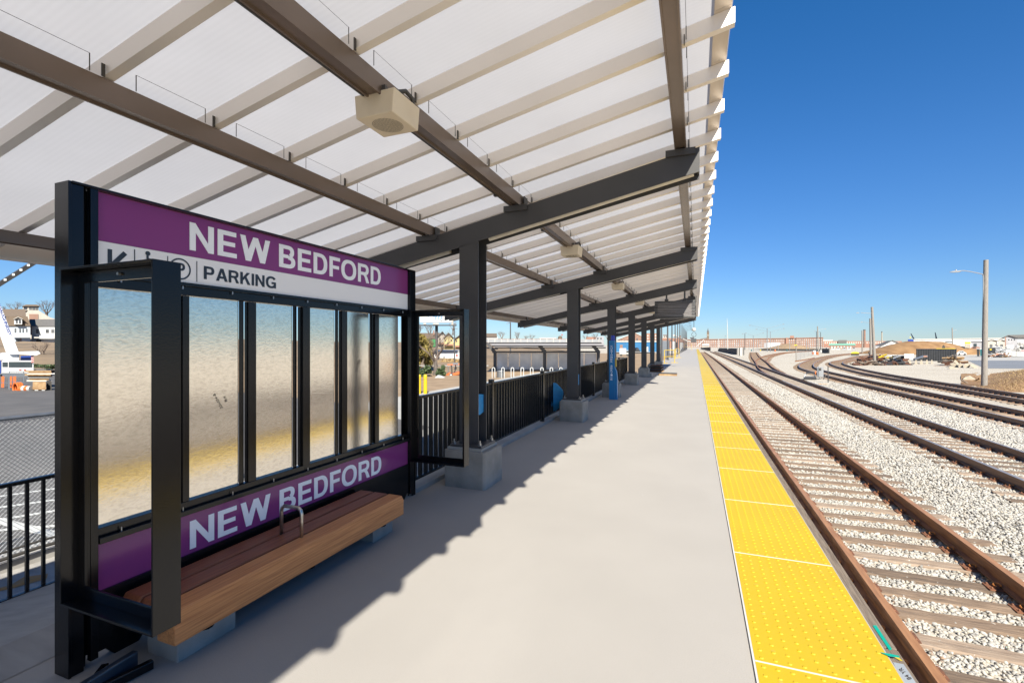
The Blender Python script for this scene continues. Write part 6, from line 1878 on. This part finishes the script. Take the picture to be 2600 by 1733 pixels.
for (x0, x1, y0, lab) in ((2192.6, 2197.3, 838.5, 'tall red brick chimney left of the leaning poles'), (2237.8, 2240.3, 843.5, 'thin pale chimney right of the leaning poles')):
    q0, q1 = atw((x0 + x1) / 2, 882, 440), atw((x0 + x1) / 2, y0, 440); r = (x1 - x0) / 2 * 440 / 1190
    t = thing('chimney', lab, 'chimney', tuple(q0)); mt = M['brick'] if x1 < 2200 else M['barrier']
    part('stack', mt, t, lambda mb: mb.lathe([(r * 1.15, 0), (r, q1.z - q0.z)], tuple(q0), 12)); part('cap', M['roof_grey'], t, lambda mb: mb.lathe([(r * 1.12, 0), (r * 1.12, .9)], tuple(q1), 12))
rr = random.Random(2)
for i, x in enumerate((2098, 2116, 2128, 2144, 2156, 2168)):
    t = root_at('parked_car', ORD[i] + ' parked vehicle before the green roofed shed, counting from the left', 'car', x, 888, 260, 'vehicles before the green roof shed')
    cm = M[rr.choice(['plastic_white', 'crane_white', 'grey_wall', 'white_wall'])]
    ply(t, 'body', cm, [(x - 5, 887.5), (x - 5, 884.5), (x - 3.5, 884), (x - 2.2, 881.6), (x + 2.4, 881.6), (x + 3.6, 884), (x + 5, 884.6), (x + 5, 887.5)], 260, 1.8); blk(t, 'window', M['glass_dark'], x - 2, x + 2.4, 882.2, 884, 259.9, .1)

# ==================================================================== RIGHT SIDE
# big utility pole
b, tp = atz(2499, 979.7, GR), atw(2503.5, 660, 31.6)
w = 31.6
t = thing('utility_pole', 'thick bare wooden pole with a white lamp arm at the right', 'utility pole', tuple(b))
part('pole', M['pole'], t, lambda mb: mb.tube([tuple(b), tuple(b.lerp(tp, .5)), tuple(tp)], [.165, .145, .128], 14))
part('conduit', M['lamp_grey'], t, lambda mb: mb.tube([tuple(atw(2494.5, 979, w - .05)), tuple(atw(2496.5, 800, w - .05)), tuple(atw(2496.7, 700, w - .05))], .028, 6))
part('lamp_arm', M['lamp_grey'], t, lambda mb: mb.tube([tuple(atw(x, y, w - .05)) for x, y in ((2496.8, 735), (2496.6, 702), (2495, 696), (2480, 692.5), (2462, 689), (2448, 687), (2434, 687.5))], [.03, .03, .032, .03, .028, .028, .03], 8))
part('lamp_head', M['lamp_grey'], t, lambda mb: mb.pxpoly([(2411, 690.3), (2420, 687.8), (2436, 686.3), (2440, 688.2), (2436, 689.8), (2422, 690.8)], w - .18, .3, ))
part('photo_cell', M['trim'], t, lambda mb: mb.lathe([(.04, 0), (.04, .06)], tuple(atw(2427.5, 686.5, w)), 8))
pole_lamp('utility_pole', 'leaning bare pole with a lamp arm rising from the scrap', 2221, 926.5, 779, 64, .19, [([(2214, 795.5), (2200, 794.6), (2186, 793.4)], 2178, 793.6, 4.4)], mat='pole', cat='utility pole', xt=2214)
pole_lamp('utility_pole', 'shorter bare pole with a lamp arm just behind the leaning one', 2211.5, 913, 808, 86, .2, [([(2209, 819), (2200, 818.4), (2192, 817.5)], 2188, 817.4, 3.4)], mat='pole', cat='utility pole', xt=2209.5)
pole_lamp('utility_pole', 'plain grey pole left of the brick chimney', 2189.7, 897.5, 838.5, 146, .2, [], mat='pole', cat='utility pole', xt=2188.8)
pole_lamp('utility_pole', 'pole with a small dark bracket beyond the dark container', 2419, 890, 832, 175, .2, [([(2418.4, 840), (2424, 837.5)], 2427, 837.2, 2.4)], mat='pole', cat='utility pole', xt=2417.7)
mound('earth_mound', 'long brown grassy earth mound behind the dark container', 2208, 2486, 899, [(2208, 897.5), (2230, 889), (2262, 878), (2290, 869.5), (2310, 866.2), (2350, 865.6), (2385, 867.5), (2410, 874), (2440, 883), (2470, 892), (2486, 897.5)], 142, 20, M['drygrass'], 2)
t = root_at('dark_container', 'ribbed dark steel container below the earth mound', 'container', 2378, 917, 80)
part('body', M['container'], t, lambda mb: mb.px(2326, 2429, 886, 917, 80, 2.4))
for i in range(24):
    x = 2328 + i * 4.3; blk(t, 'rib', M['container'], x, x + 1.7, 887.5, 916, 79.93, .08)
blk(t, 'top_frame', M['container'], 2325.5, 2429.5, 885.4, 887, 79.9, 2.6)
mb = MB(); mb.pxpoly([(2374, 885.3), (2380, 884.2), (2424, 884), (2428, 885.3)], 80.4, 1.6); tag(mb.build('yellow_board', M['hiyellow']), 'yellow boards lying on top of the dark container', 'boards')
mb = MB(); mb.pxpoly([(2391.5, 884), (2392.5, 878), (2396, 875), (2399.5, 879), (2400, 884)], 80.6, .8); tag(mb.build('engine_block', M['wire']), 'dark machine lump on top of the container', 'machine')
for i, (x0, x1) in enumerate(((2281, 2293), (2298, 2319), (2320, 2331.5), (2333, 2346), (2347, 2360), (2361, 2371))):
    w = 66 + .6 * i; xm = (x0 + x1) / 2; hw = (x1 - x0) / 2
    mb = MB(); mb.pxpoly([(xm - hw, 928), (xm - hw, 925.5), (xm - hw * .45, 921.5), (xm - hw * .3, 914), (xm + hw * .3, 914), (xm + hw * .45, 921.5), (xm + hw, 925.5), (xm + hw, 928)], w, 2.6)
    tag(mb.build('road_barrier', M['barrier'], at=tuple(atw(xm, 928, w))), ORD[i] + ' concrete road barrier in the row left of the container, from the left', 'road barrier', 'concrete road barriers')
t = root_at('block_pallet', 'stack of white wrapped blocks left of the container', 'block stack', 2308, 914, 72)
for i in range(4):
    for j in range(3):
        blk(t, 'block', M['plastic_white'], 2296 + i * 6.3, 2302 + i * 6.3, 898 + j * 5.4, 903.2 + j * 5.4, 72, 1.2, bevel=.02)
mb = MB(); mb.px(2292, 2309, 910, 917.5, 69.5, .7); tag(mb.build('rusty_box', M['rust_steel'], bevel=.03), 'rusty steel box in front of the white blocks', 'box')
mb = MB(); mb.tube([tuple(atw(2321, 912, 70)), tuple(atw(2343, 905, 71)), tuple(atw(2354, 903.5, 71.5))], [.16, .18, .14], 6); tag(mb.build('grey_beam', M['galv']), 'grey steel beam leaning against the container', 'beam')
mb = MB(); mb.px(2345, 2354.5, 902.4, 906, 69.8, .3); tag(mb.build('red_sheet', M['brick_pale']), 'faded red sheet at the end of the grey beam', 'sheet')
def heap(name, label, x0, x1, y0, y1, w, n, mats, seed, cat, lmin=.5, lmax=2.2, th=.12):
    rnd = random.Random(seed); t = thing(name, label, cat, tuple(atw((x0 + x1) / 2, y1, w)))
    for mi, mt in enumerate(mats):
        mb = MB()
        for i in range(n // len(mats)):
            x = rnd.uniform(x0, x1); c_ = 1 - abs((x - (x0 + x1) / 2) / ((x1 - x0) / 2)) ** 1.5
            y = y1 - rnd.random() ** 1.3 * (y1 - y0) * (0.25 + .75 * c_)
            p = atw(x, y, w + rnd.uniform(-1.4, 1.4)); L_ = rnd.uniform(lmin, lmax)
            d = Vector((rnd.uniform(-1, 1), rnd.uniform(-1, 1), rnd.uniform(-.22, .22))).normalized()
            mb.tube([tuple(p - d * L_ / 2), tuple(p + d * L_ / 2)], rnd.uniform(.5, 1.2) * th, 4)
        mb.build(['scrap', 'timber', 'sheet'][mi % 3], M[mt], t, recalc=False)
    return t
heap('scrap_heap', 'heap of rusty rails and old ties around the leaning pole', 2172, 2245, 916, 934, 64, 150, ['rust_steel', 'timber'], 1, 'scrap heap')
heap('scrap_heap', 'dark scrap heap behind the leaning pole', 2185, 2240, 902, 918, 75, 90, ['rust_steel', 'container'], 2, 'scrap heap')
heap('tarp_heap', 'heap of black sheeting left of the road barriers', 2238, 2302, 916, 929, 65, 90, ['silt', 'rust_steel', 'container'], 3, 'heap', th=.16)
heap('yellow_scrap', 'yellow tangled straps behind the scrap heap', 2226, 2276, 902, 908, 76, 40, ['hiyellow', 'trim'], 4, 'straps', th=.13)
heap('pipe_heap', 'dark pipes lying right of the yellow straps', 2270, 2296, 903, 913, 74, 40, ['wire', 'galv'], 5, 'pipes')
heap('brush_heap', 'tangle of timber and cable in front of the container', 2402, 2438, 902, 921, 64, 46, ['plywood', 'wire', 'timber'], 6, 'brush heap')
mb = MB(); mb.px(2256, 2268, 923, 927, 63.5, .4); tag(mb.build('orange_sheet', M['orange']), 'orange sheet lying at the edge of the black heap', 'sheet')
for (a, b_, lab) in (((2392, 920.5), (2459, 920.5), 'long rusty I beam lying behind the concrete rubble'), ((2371, 930.5), (2412, 930), 'short rusty I beam lying left of the concrete rubble'), ((2398, 925), (2422, 926), 'rusty I beam between the other two rusty beams')):
    w = 61
    mb = MB()
    for dy in (-2.2, 1.3): mb.px(a[0], b_[0], a[1] + dy, a[1] + dy + .9, w, .3)
    mb.px(a[0], b_[0], a[1] - 1.3, a[1] + 1.3, w + .13, .04); tag(mb.build('steel_beam', M['rust_steel']), lab, 'beam', 'rusty beams')
rr = random.Random(12)
for i, (pts, w, lab) in enumerate((([(2411, 923), (2421, 920.5), (2434, 929), (2432, 935), (2424, 933)], 58, 'tilted pale concrete slab at the left of the rubble'),
                                   ([(2433, 931), (2437, 920), (2444, 925), (2446, 934), (2438, 936)], 57, 'upright concrete chunk in the middle of the rubble'),
                                   ([(2446, 937), (2449, 923), (2460, 922), (2464, 927), (2458, 937)], 56.5, 'square concrete chunk right of the upright one'),
                                   ([(2462, 926), (2468, 924), (2488, 936), (2490, 941), (2481, 940)], 56, 'long concrete slab sloping down at the right of the rubble'),
                                   ([(2408, 932), (2414, 929), (2440, 937), (2470, 939), (2484, 941), (2440, 943), (2412, 937)], 54, 'flat concrete slab lying at the front of the rubble'),
                                   ([(2444, 962), (2450, 957), (2462, 954), (2476, 962), (2478, 967), (2452, 966)], 37, 'pale concrete lump beside the thick wooden pole'),
                                   ([(2420, 918), (2426, 913), (2436, 924), (2431, 926)], 59, 'narrow concrete slab leaning behind the rubble'))):
    mb = MB(); mb.pxpoly(pts, w, .8 + .3 * rr.random()); tag(mb.build('concrete_chunk', M['barrier'], bevel=.03), lab, 'concrete chunk', 'concrete rubble')
heap('plank_heap', 'thin boards lying in the soil left of the thick wooden pole', 2425, 2494, 966, 979, 35, 26, ['plywood', 'timber'], 7, 'boards', th=.05)
# switch machine and lever stand between the tracks
t = root_at('switch_machine', 'pale grey switch machine on legs between the tracks', 'switch machine', 2083, 963, 37.5)
w = 37.5
blk(t, 'housing', M['lamp_grey'], 2079.5, 2091, 932, 957, w, .5, bevel=.02); blk(t, 'side_case', M['galv'], 2074.6, 2079.4, 931, 957, w + .02, .5, bevel=.02)
blk(t, 'latch', M['wire'], 2080.5, 2085.5, 933.5, 940, w - .03, .05); blk(t, 'strap', M['orange'], 2069.5, 2072, 942, 949, w, .08)
for x in (2080, 2086.5, 2091): blk(t, 'leg', M['wire'] if x < 2085 else M['lamp_grey'], x - .8, x + .8, 957, 964, w + .1, .1)
part('cable', M['wire'], t, lambda mb: mb.tube([tuple(atw(2091, 963, w)), tuple(atw(2096, 953, w)), tuple(atw(2094, 949, w + .2))], .03, 6))
t = root_at('tool_bench', 'dark folding frame standing beside the switch machine', 'frame', 2056, 963, 37)
w = 37
blk(t, 'tray', M['container'], 2040, 2073, 957, 964, w, .9, bevel=.03); blk(t, 'bar', M['container'], 2047, 2066, 944.5, 948, w + .2, .2, bevel=.02)
for (a, b_) in (((2048, 947), (2041, 957)), ((2065, 947), (2071, 957))): part('strut', M['galv'], t, lambda mb: mb.tube([tuple(atw(*a, w + .3)), tuple(atw(*b_, w + .3))], .035, 6))
t = root_at('marker_pole', 'thin dark post right of the switch machine', 'post', 2102.5, 971, 33.6)
part('post', M['wire'], t, lambda mb: mb.tube([tuple(atz(2102.8, 971, GR)), tuple(atw(2102.4, 930, 34.5))], .035, 6))
mb = MB(); mb.tube([tuple(atz(2078, 974.5, GR + .02)), tuple(atz(2100, 974.5, GR + .02))], .03, 5); tag(mb.build('painted_stick', M['orange_paint']), 'orange stick lying on the ballast before the switch machine', 'stick')
t = root_at('covered_stack', 'round yellow covered stack on a dark base beside the tracks', 'stack', 2171, 902, 115)
ply(t, 'base', M['wire'], [(2161, 902), (2161, 896.5), (2181, 896.5), (2181, 902)], 115, 2)
ply(t, 'cover', M['hiyellow'], [(2160, 897), (2162, 894.5), (2168, 893), (2175, 893), (2180, 894.5), (2182, 897)], 114.8, 2.3)
# car, bins, sign board, buildings on the right
t = root_at('white_car', 'white car parked at the foot of the earth mound', 'car', 2442, 901, 116)
w = 116
ply(t, 'body', M['crane_white'], [(2429.5, 899.5), (2429.5, 895), (2433, 893.2), (2436.5, 890.3), (2445, 890.2), (2449.5, 893.6), (2453.5, 895.3), (2454.5, 899.5)], w, 1.7, bevel=.05)
ply(t, 'window', M['glass_dark'], [(2434.5, 893.6), (2437, 891.2), (2440, 891.2), (2440, 893.8)], w - .03, .1); ply(t, 'windscreen', M['glass_dark'], [(2441, 893.9), (2441, 891.2), (2445, 891.2), (2448.3, 894)], w - .03, .1)
for x in (2435, 2449): part('wheel', M['wire'], t, lambda mb: mb.tube([tuple(atw(x, 899.2, w - .05)), tuple(atw(x, 899.2, w + .2))], .27, 12))
t = root_at('sign_board', 'yellow and white standing board above the mound edge', 'board', 2457, 884, 135); blk(t, 'top', M['hiyellow'], 2449.5, 2464.5, 867.5, 872, 135, .3); blk(t, 'lower', M['barrier'], 2450, 2464, 872.1, 883, 135, .3); blk(t, 'post', M['steel'], 2449, 2450, 866, 890, 134.9, .2)
w = 108
for (x0, x1, y0, y1, mt, lab, cat) in ((2480, 2487.5, 884, 904, 'silt', 'black wheeled bin left of the thick pole', 'bin'), (2488, 2493, 885, 903, 'teal', 'teal wheeled bin right of the black one', 'bin'), (2506, 2528, 883, 903, 'container', 'dark dumpster with a yellow patch right of the thick pole', 'dumpster')):
    t = root_at('waste_container', lab, cat, (x0 + x1) / 2, y1, w)
    ply(t, 'body', M[mt], [(x0, y0 + 1.5), (x1, y0 + 1.5), (x1 - .8, y1), (x0 + .8, y1)], w, 1.4); blk(t, 'lid', M['plastic_white'] if x0 < 2500 else M[mt], x0 - .4, x1 + .4, y0, y0 + 1.4, w - .05, 1.5)
    if x0 > 2500: blk(t, 'yellow_patch', M['hiyellow'], 2513, 2518, 885.5, 888.5, w - .05, .05)
for i, (x0, x1, y0, mt, lab) in enumerate(((2554, 2568, 886, 'plastic_white', 'white tank left of the others beside the debris'), (2569, 2579, 890, 'trim', 'small pale tank between the white ones'), (2581, 2591, 892, 'plastic_white', 'white tank with a grey lid near the right edge'), (2592, 2604, 889, 'plastic_white', 'white tank with a red band at the right edge'))):
    t = root_at('storage_tank', lab, 'tank', (x0 + x1) / 2, 904, 106, 'white storage tanks'); blk(t, 'body', M[mt], x0, x1, y0 + 2, 904, 106 + .3 * i, 1.2, bevel=.08); blk(t, 'lid', M['red'] if i == 3 else M['lamp_grey'], x0 + .5, x1 - .5, y0, y0 + 1.9, 106.1 + .3 * i, 1.0)
heap('debris_heap', 'low heap of pale debris before the white tanks', 2512, 2562, 896, 904.5, 104, 70, ['plastic_white', 'plywood', 'brick_pale'], 8, 'debris heap', th=.14)
heap('yard_clutter', 'grey and white stored goods in front of the low tan building', 2508, 2552, 877, 897, 128, 70, ['lamp_grey', 'plastic_white', 'grey_wall'], 22, 'stored goods', th=.30)
t = root_at('white_warehouse', 'long white warehouse on the right horizon', 'warehouse', 2440, 884, 330)
ply(t, 'wall', M['white_wall'], [(2320, 884), (2320, 862), (2550, 858.5), (2550, 884)], 330, 40); ply(t, 'roof', M['trim'], [(2318, 862.2), (2320, 860.4), (2550, 857), (2552, 858.6)], 329.5, 41)
windows(t, [(2400, 2417, 866.5, 869)], 330)
t = root_at('grey_shed', 'dark grey shed behind the yellow and white board', 'shed', 2482, 884, 210); blk(t, 'wall', M['grey_wall'], 2466, 2502, 868.5, 886, 210, 8); side_roof(t, M['roof_grey'], 2465, 2503, 868.6, 866.5, 210, 6); blk(t, 'door', M['glass_dark'], 2472, 2480, 872, 880, 209.9, .1)
t = root_at('orange_truck', 'orange van parked under the grey shed', 'van', 2477, 888, 150); ply(t, 'body', M['brick_pale'], [(2465, 887.5), (2465, 882), (2469, 880), (2486, 880), (2489, 884), (2489, 887.5)], 150, 1.8); blk(t, 'window', M['glass_dark'], 2470, 2478, 880.8, 883, 149.9, .1)
w = 170
t = root_at('tan_house', 'low tan building with two gables right of the thick pole', 'building', 2530, 884, w)
blk(t, 'wall', M['tan_wall'], 2507, 2551, 864, 886, w, 8); gable_roof(t, M['roof_brown'], 2507, 2531, 864.5, 861.5, w, 8); gable_roof(t, M['roof_brown'], 2531.5, 2551, 864.5, 860.5, w, 8); blk(t, 'pillar', M['trim'], 2531, 2534, 865, 873, w - .2, .4); windows(t, [(2513, 2520, 874, 882), (2540, 2547, 874, 882)], w)
w = 140
t = root_at('grey_house', 'grey gabled building with three round windows at the right edge', 'building', 2580, 888, w)
ply(t, 'wall', M['grey_wall'], [(2553, 888), (2553, 857), (2566, 850.5), (2584, 857), (2584, 888)], w, 9)
mb = MB(); mb.pxpoly([(2542, 858.2), (2559, 850.2), (2640, 848.4), (2640, 857), (2580, 856.8), (2562, 851.4), (2543, 859.2)], w - .5, 10); mb.build('roof', M['roof_grey'], t)
blk(t, 'side_wall', M['white_wall'], 2584.2, 2640, 857.2, 888, w + .1, 9); blk(t, 'pillar', M['brick_pale'], 2552, 2554.5, 853, 878, w - .2, .4)
for x in (2561.5, 2568.5, 2575.5): part('window', M['glass_dark'], t, lambda mb: mb.tube([tuple(atw(x, 862, w - .1)), tuple(atw(x, 862, w + .1))], .17, 12))
blk(t, 'shed_roof', M['white_wall'], 2556, 2573, 875, 885, w - 2, 1.8)
t = root_at('white_cottage', 'white gabled shed left of the earth mound', 'shed', 2260, 884, 190)
ply(t, 'wall', M['white_wall'], [(2233, 884), (2233, 880.5), (2266, 864.5), (2286, 872), (2286, 884)], 190, 8); ply(t, 'roof', M['roof_grey'], [(2230, 881), (2266, 863), (2288, 871.5), (2288, 873), (2266, 864.6), (2230, 882.4)], 189.6, 9)
part('roof', M['roof_grey'], t, lambda mb: mb.add([PP(2233, 881, 190), PP(2266, 864, 190), PP(2252, 865, 214), PP(2214, 879, 214)], [(0, 1, 2, 3)]), recalc=False); blk(t, 'wall', M['grey_wall'], 2219, 2233, 878, 884, 190.5, 8)
for (x, xt, yt, lab) in ((2321, 2313, 846.5, 'dark harbour crane jib left of the mound top'), (2377, 2374.5, 843.5, 'thin dark harbour crane above the container')):
    t = root_at('harbour_crane', lab, 'crane', x, 864, 420)
    for dx in (0, 3): part('jib', M['navy'], t, lambda mb: mb.tube([tuple(atw(x + dx, 864, 420)), tuple(atw(xt, yt, 420))], .3, 4))
    blk(t, 'cab', M['navy'], x - 2, x + 4, 860, 866, 420, 2)
t = root_at('boat_hull', 'dark blue boat superstructure on the horizon by the mound', 'boat', 2315, 866, 415); blk(t, 'hull', M['crane_blue'], 2305, 2328, 861.5, 868, 415, 4); blk(t, 'lamp', M['hiyellow'], 2310, 2313, 854.5, 857.5, 414.8, .6); blk(t, 'mast', M['galv'], 2311, 2312, 857.6, 861.4, 415, .4)
# ground patches of the yard
mark('road', [(2428, 903), (2640, 902), (2720, 917), (2450, 914)], M['path'], GR + .004)
mark('road', [(2456, 914.5), (2720, 915), (2760, 936), (2500, 934.5)], M['water'], GR + .008)
mb = MB()
rnd = np.random.default_rng(4)
for j in range(15):
    for i in range(31):
        x, ww = 2440 + i * 14, 27 + j * 1.6
        d = ray(x, 875)
        e = max(0, min(1, (i - (3 + 0.3 * j)) / 8)); f_ = math.sin(math.pi * j / 14)
        mb.v.append((d.x * ww, d.y * ww, GR - .05 + (.04 + .78 * e) * f_ ** .8 + rnd.random() * .07 * f_))
for j in range(14):
    for i in range(30): mb.f.append((j * 31 + i, j * 31 + i + 1, (j + 1) * 31 + i + 1, (j + 1) * 31 + i)); mb.mi.append(0)
bank = mb.build('grassy_bank', M['drygrass'], smooth=True, recalc=False); bank['kind'] = 'structure'
mb = MB()
for i in range(9000):
    x, ww = rnd.uniform(2470, 2760), rnd.uniform(27.5, 48)
    ii, jj = (x - 2440) / 14, (ww - 27) / 1.6
    e = max(0, min(1, (ii - (3 + .3 * jj)) / 8)); f_ = math.sin(math.pi * min(1, max(0, jj / 14)))
    if rnd.random() > .15 + e: continue
    d = ray(x, 875); p = Vector((d.x * ww, d.y * ww, GR - .06 + (.04 + .78 * e) * f_ ** .8))
    a = rnd.uniform(0, 6.28); l = rnd.uniform(.06, .20); s = Vector((math.cos(a), math.sin(a), 0)) * .014; lean = Vector((rnd.uniform(-.2, .2), rnd.uniform(-.2, .2), l))
    mb.add([tuple(p - s), tuple(p + s), tuple(p + lean)], [(0, 1, 2)])
o = mb.build('dry_grass', M['dryblade'], recalc=False); o['kind'] = 'stuff'; o['label'] = 'dry straw coloured grass on the bank behind the thick pole'; o['category'] = 'grass'
leafy('white_blossom_tree', 2582, 2600, 869, 890, 120, 'pale bleached shrub before the white wall at the right edge', 'shrub', M['trim'], 700, .14, 51, d=1.0, trunk=.08)
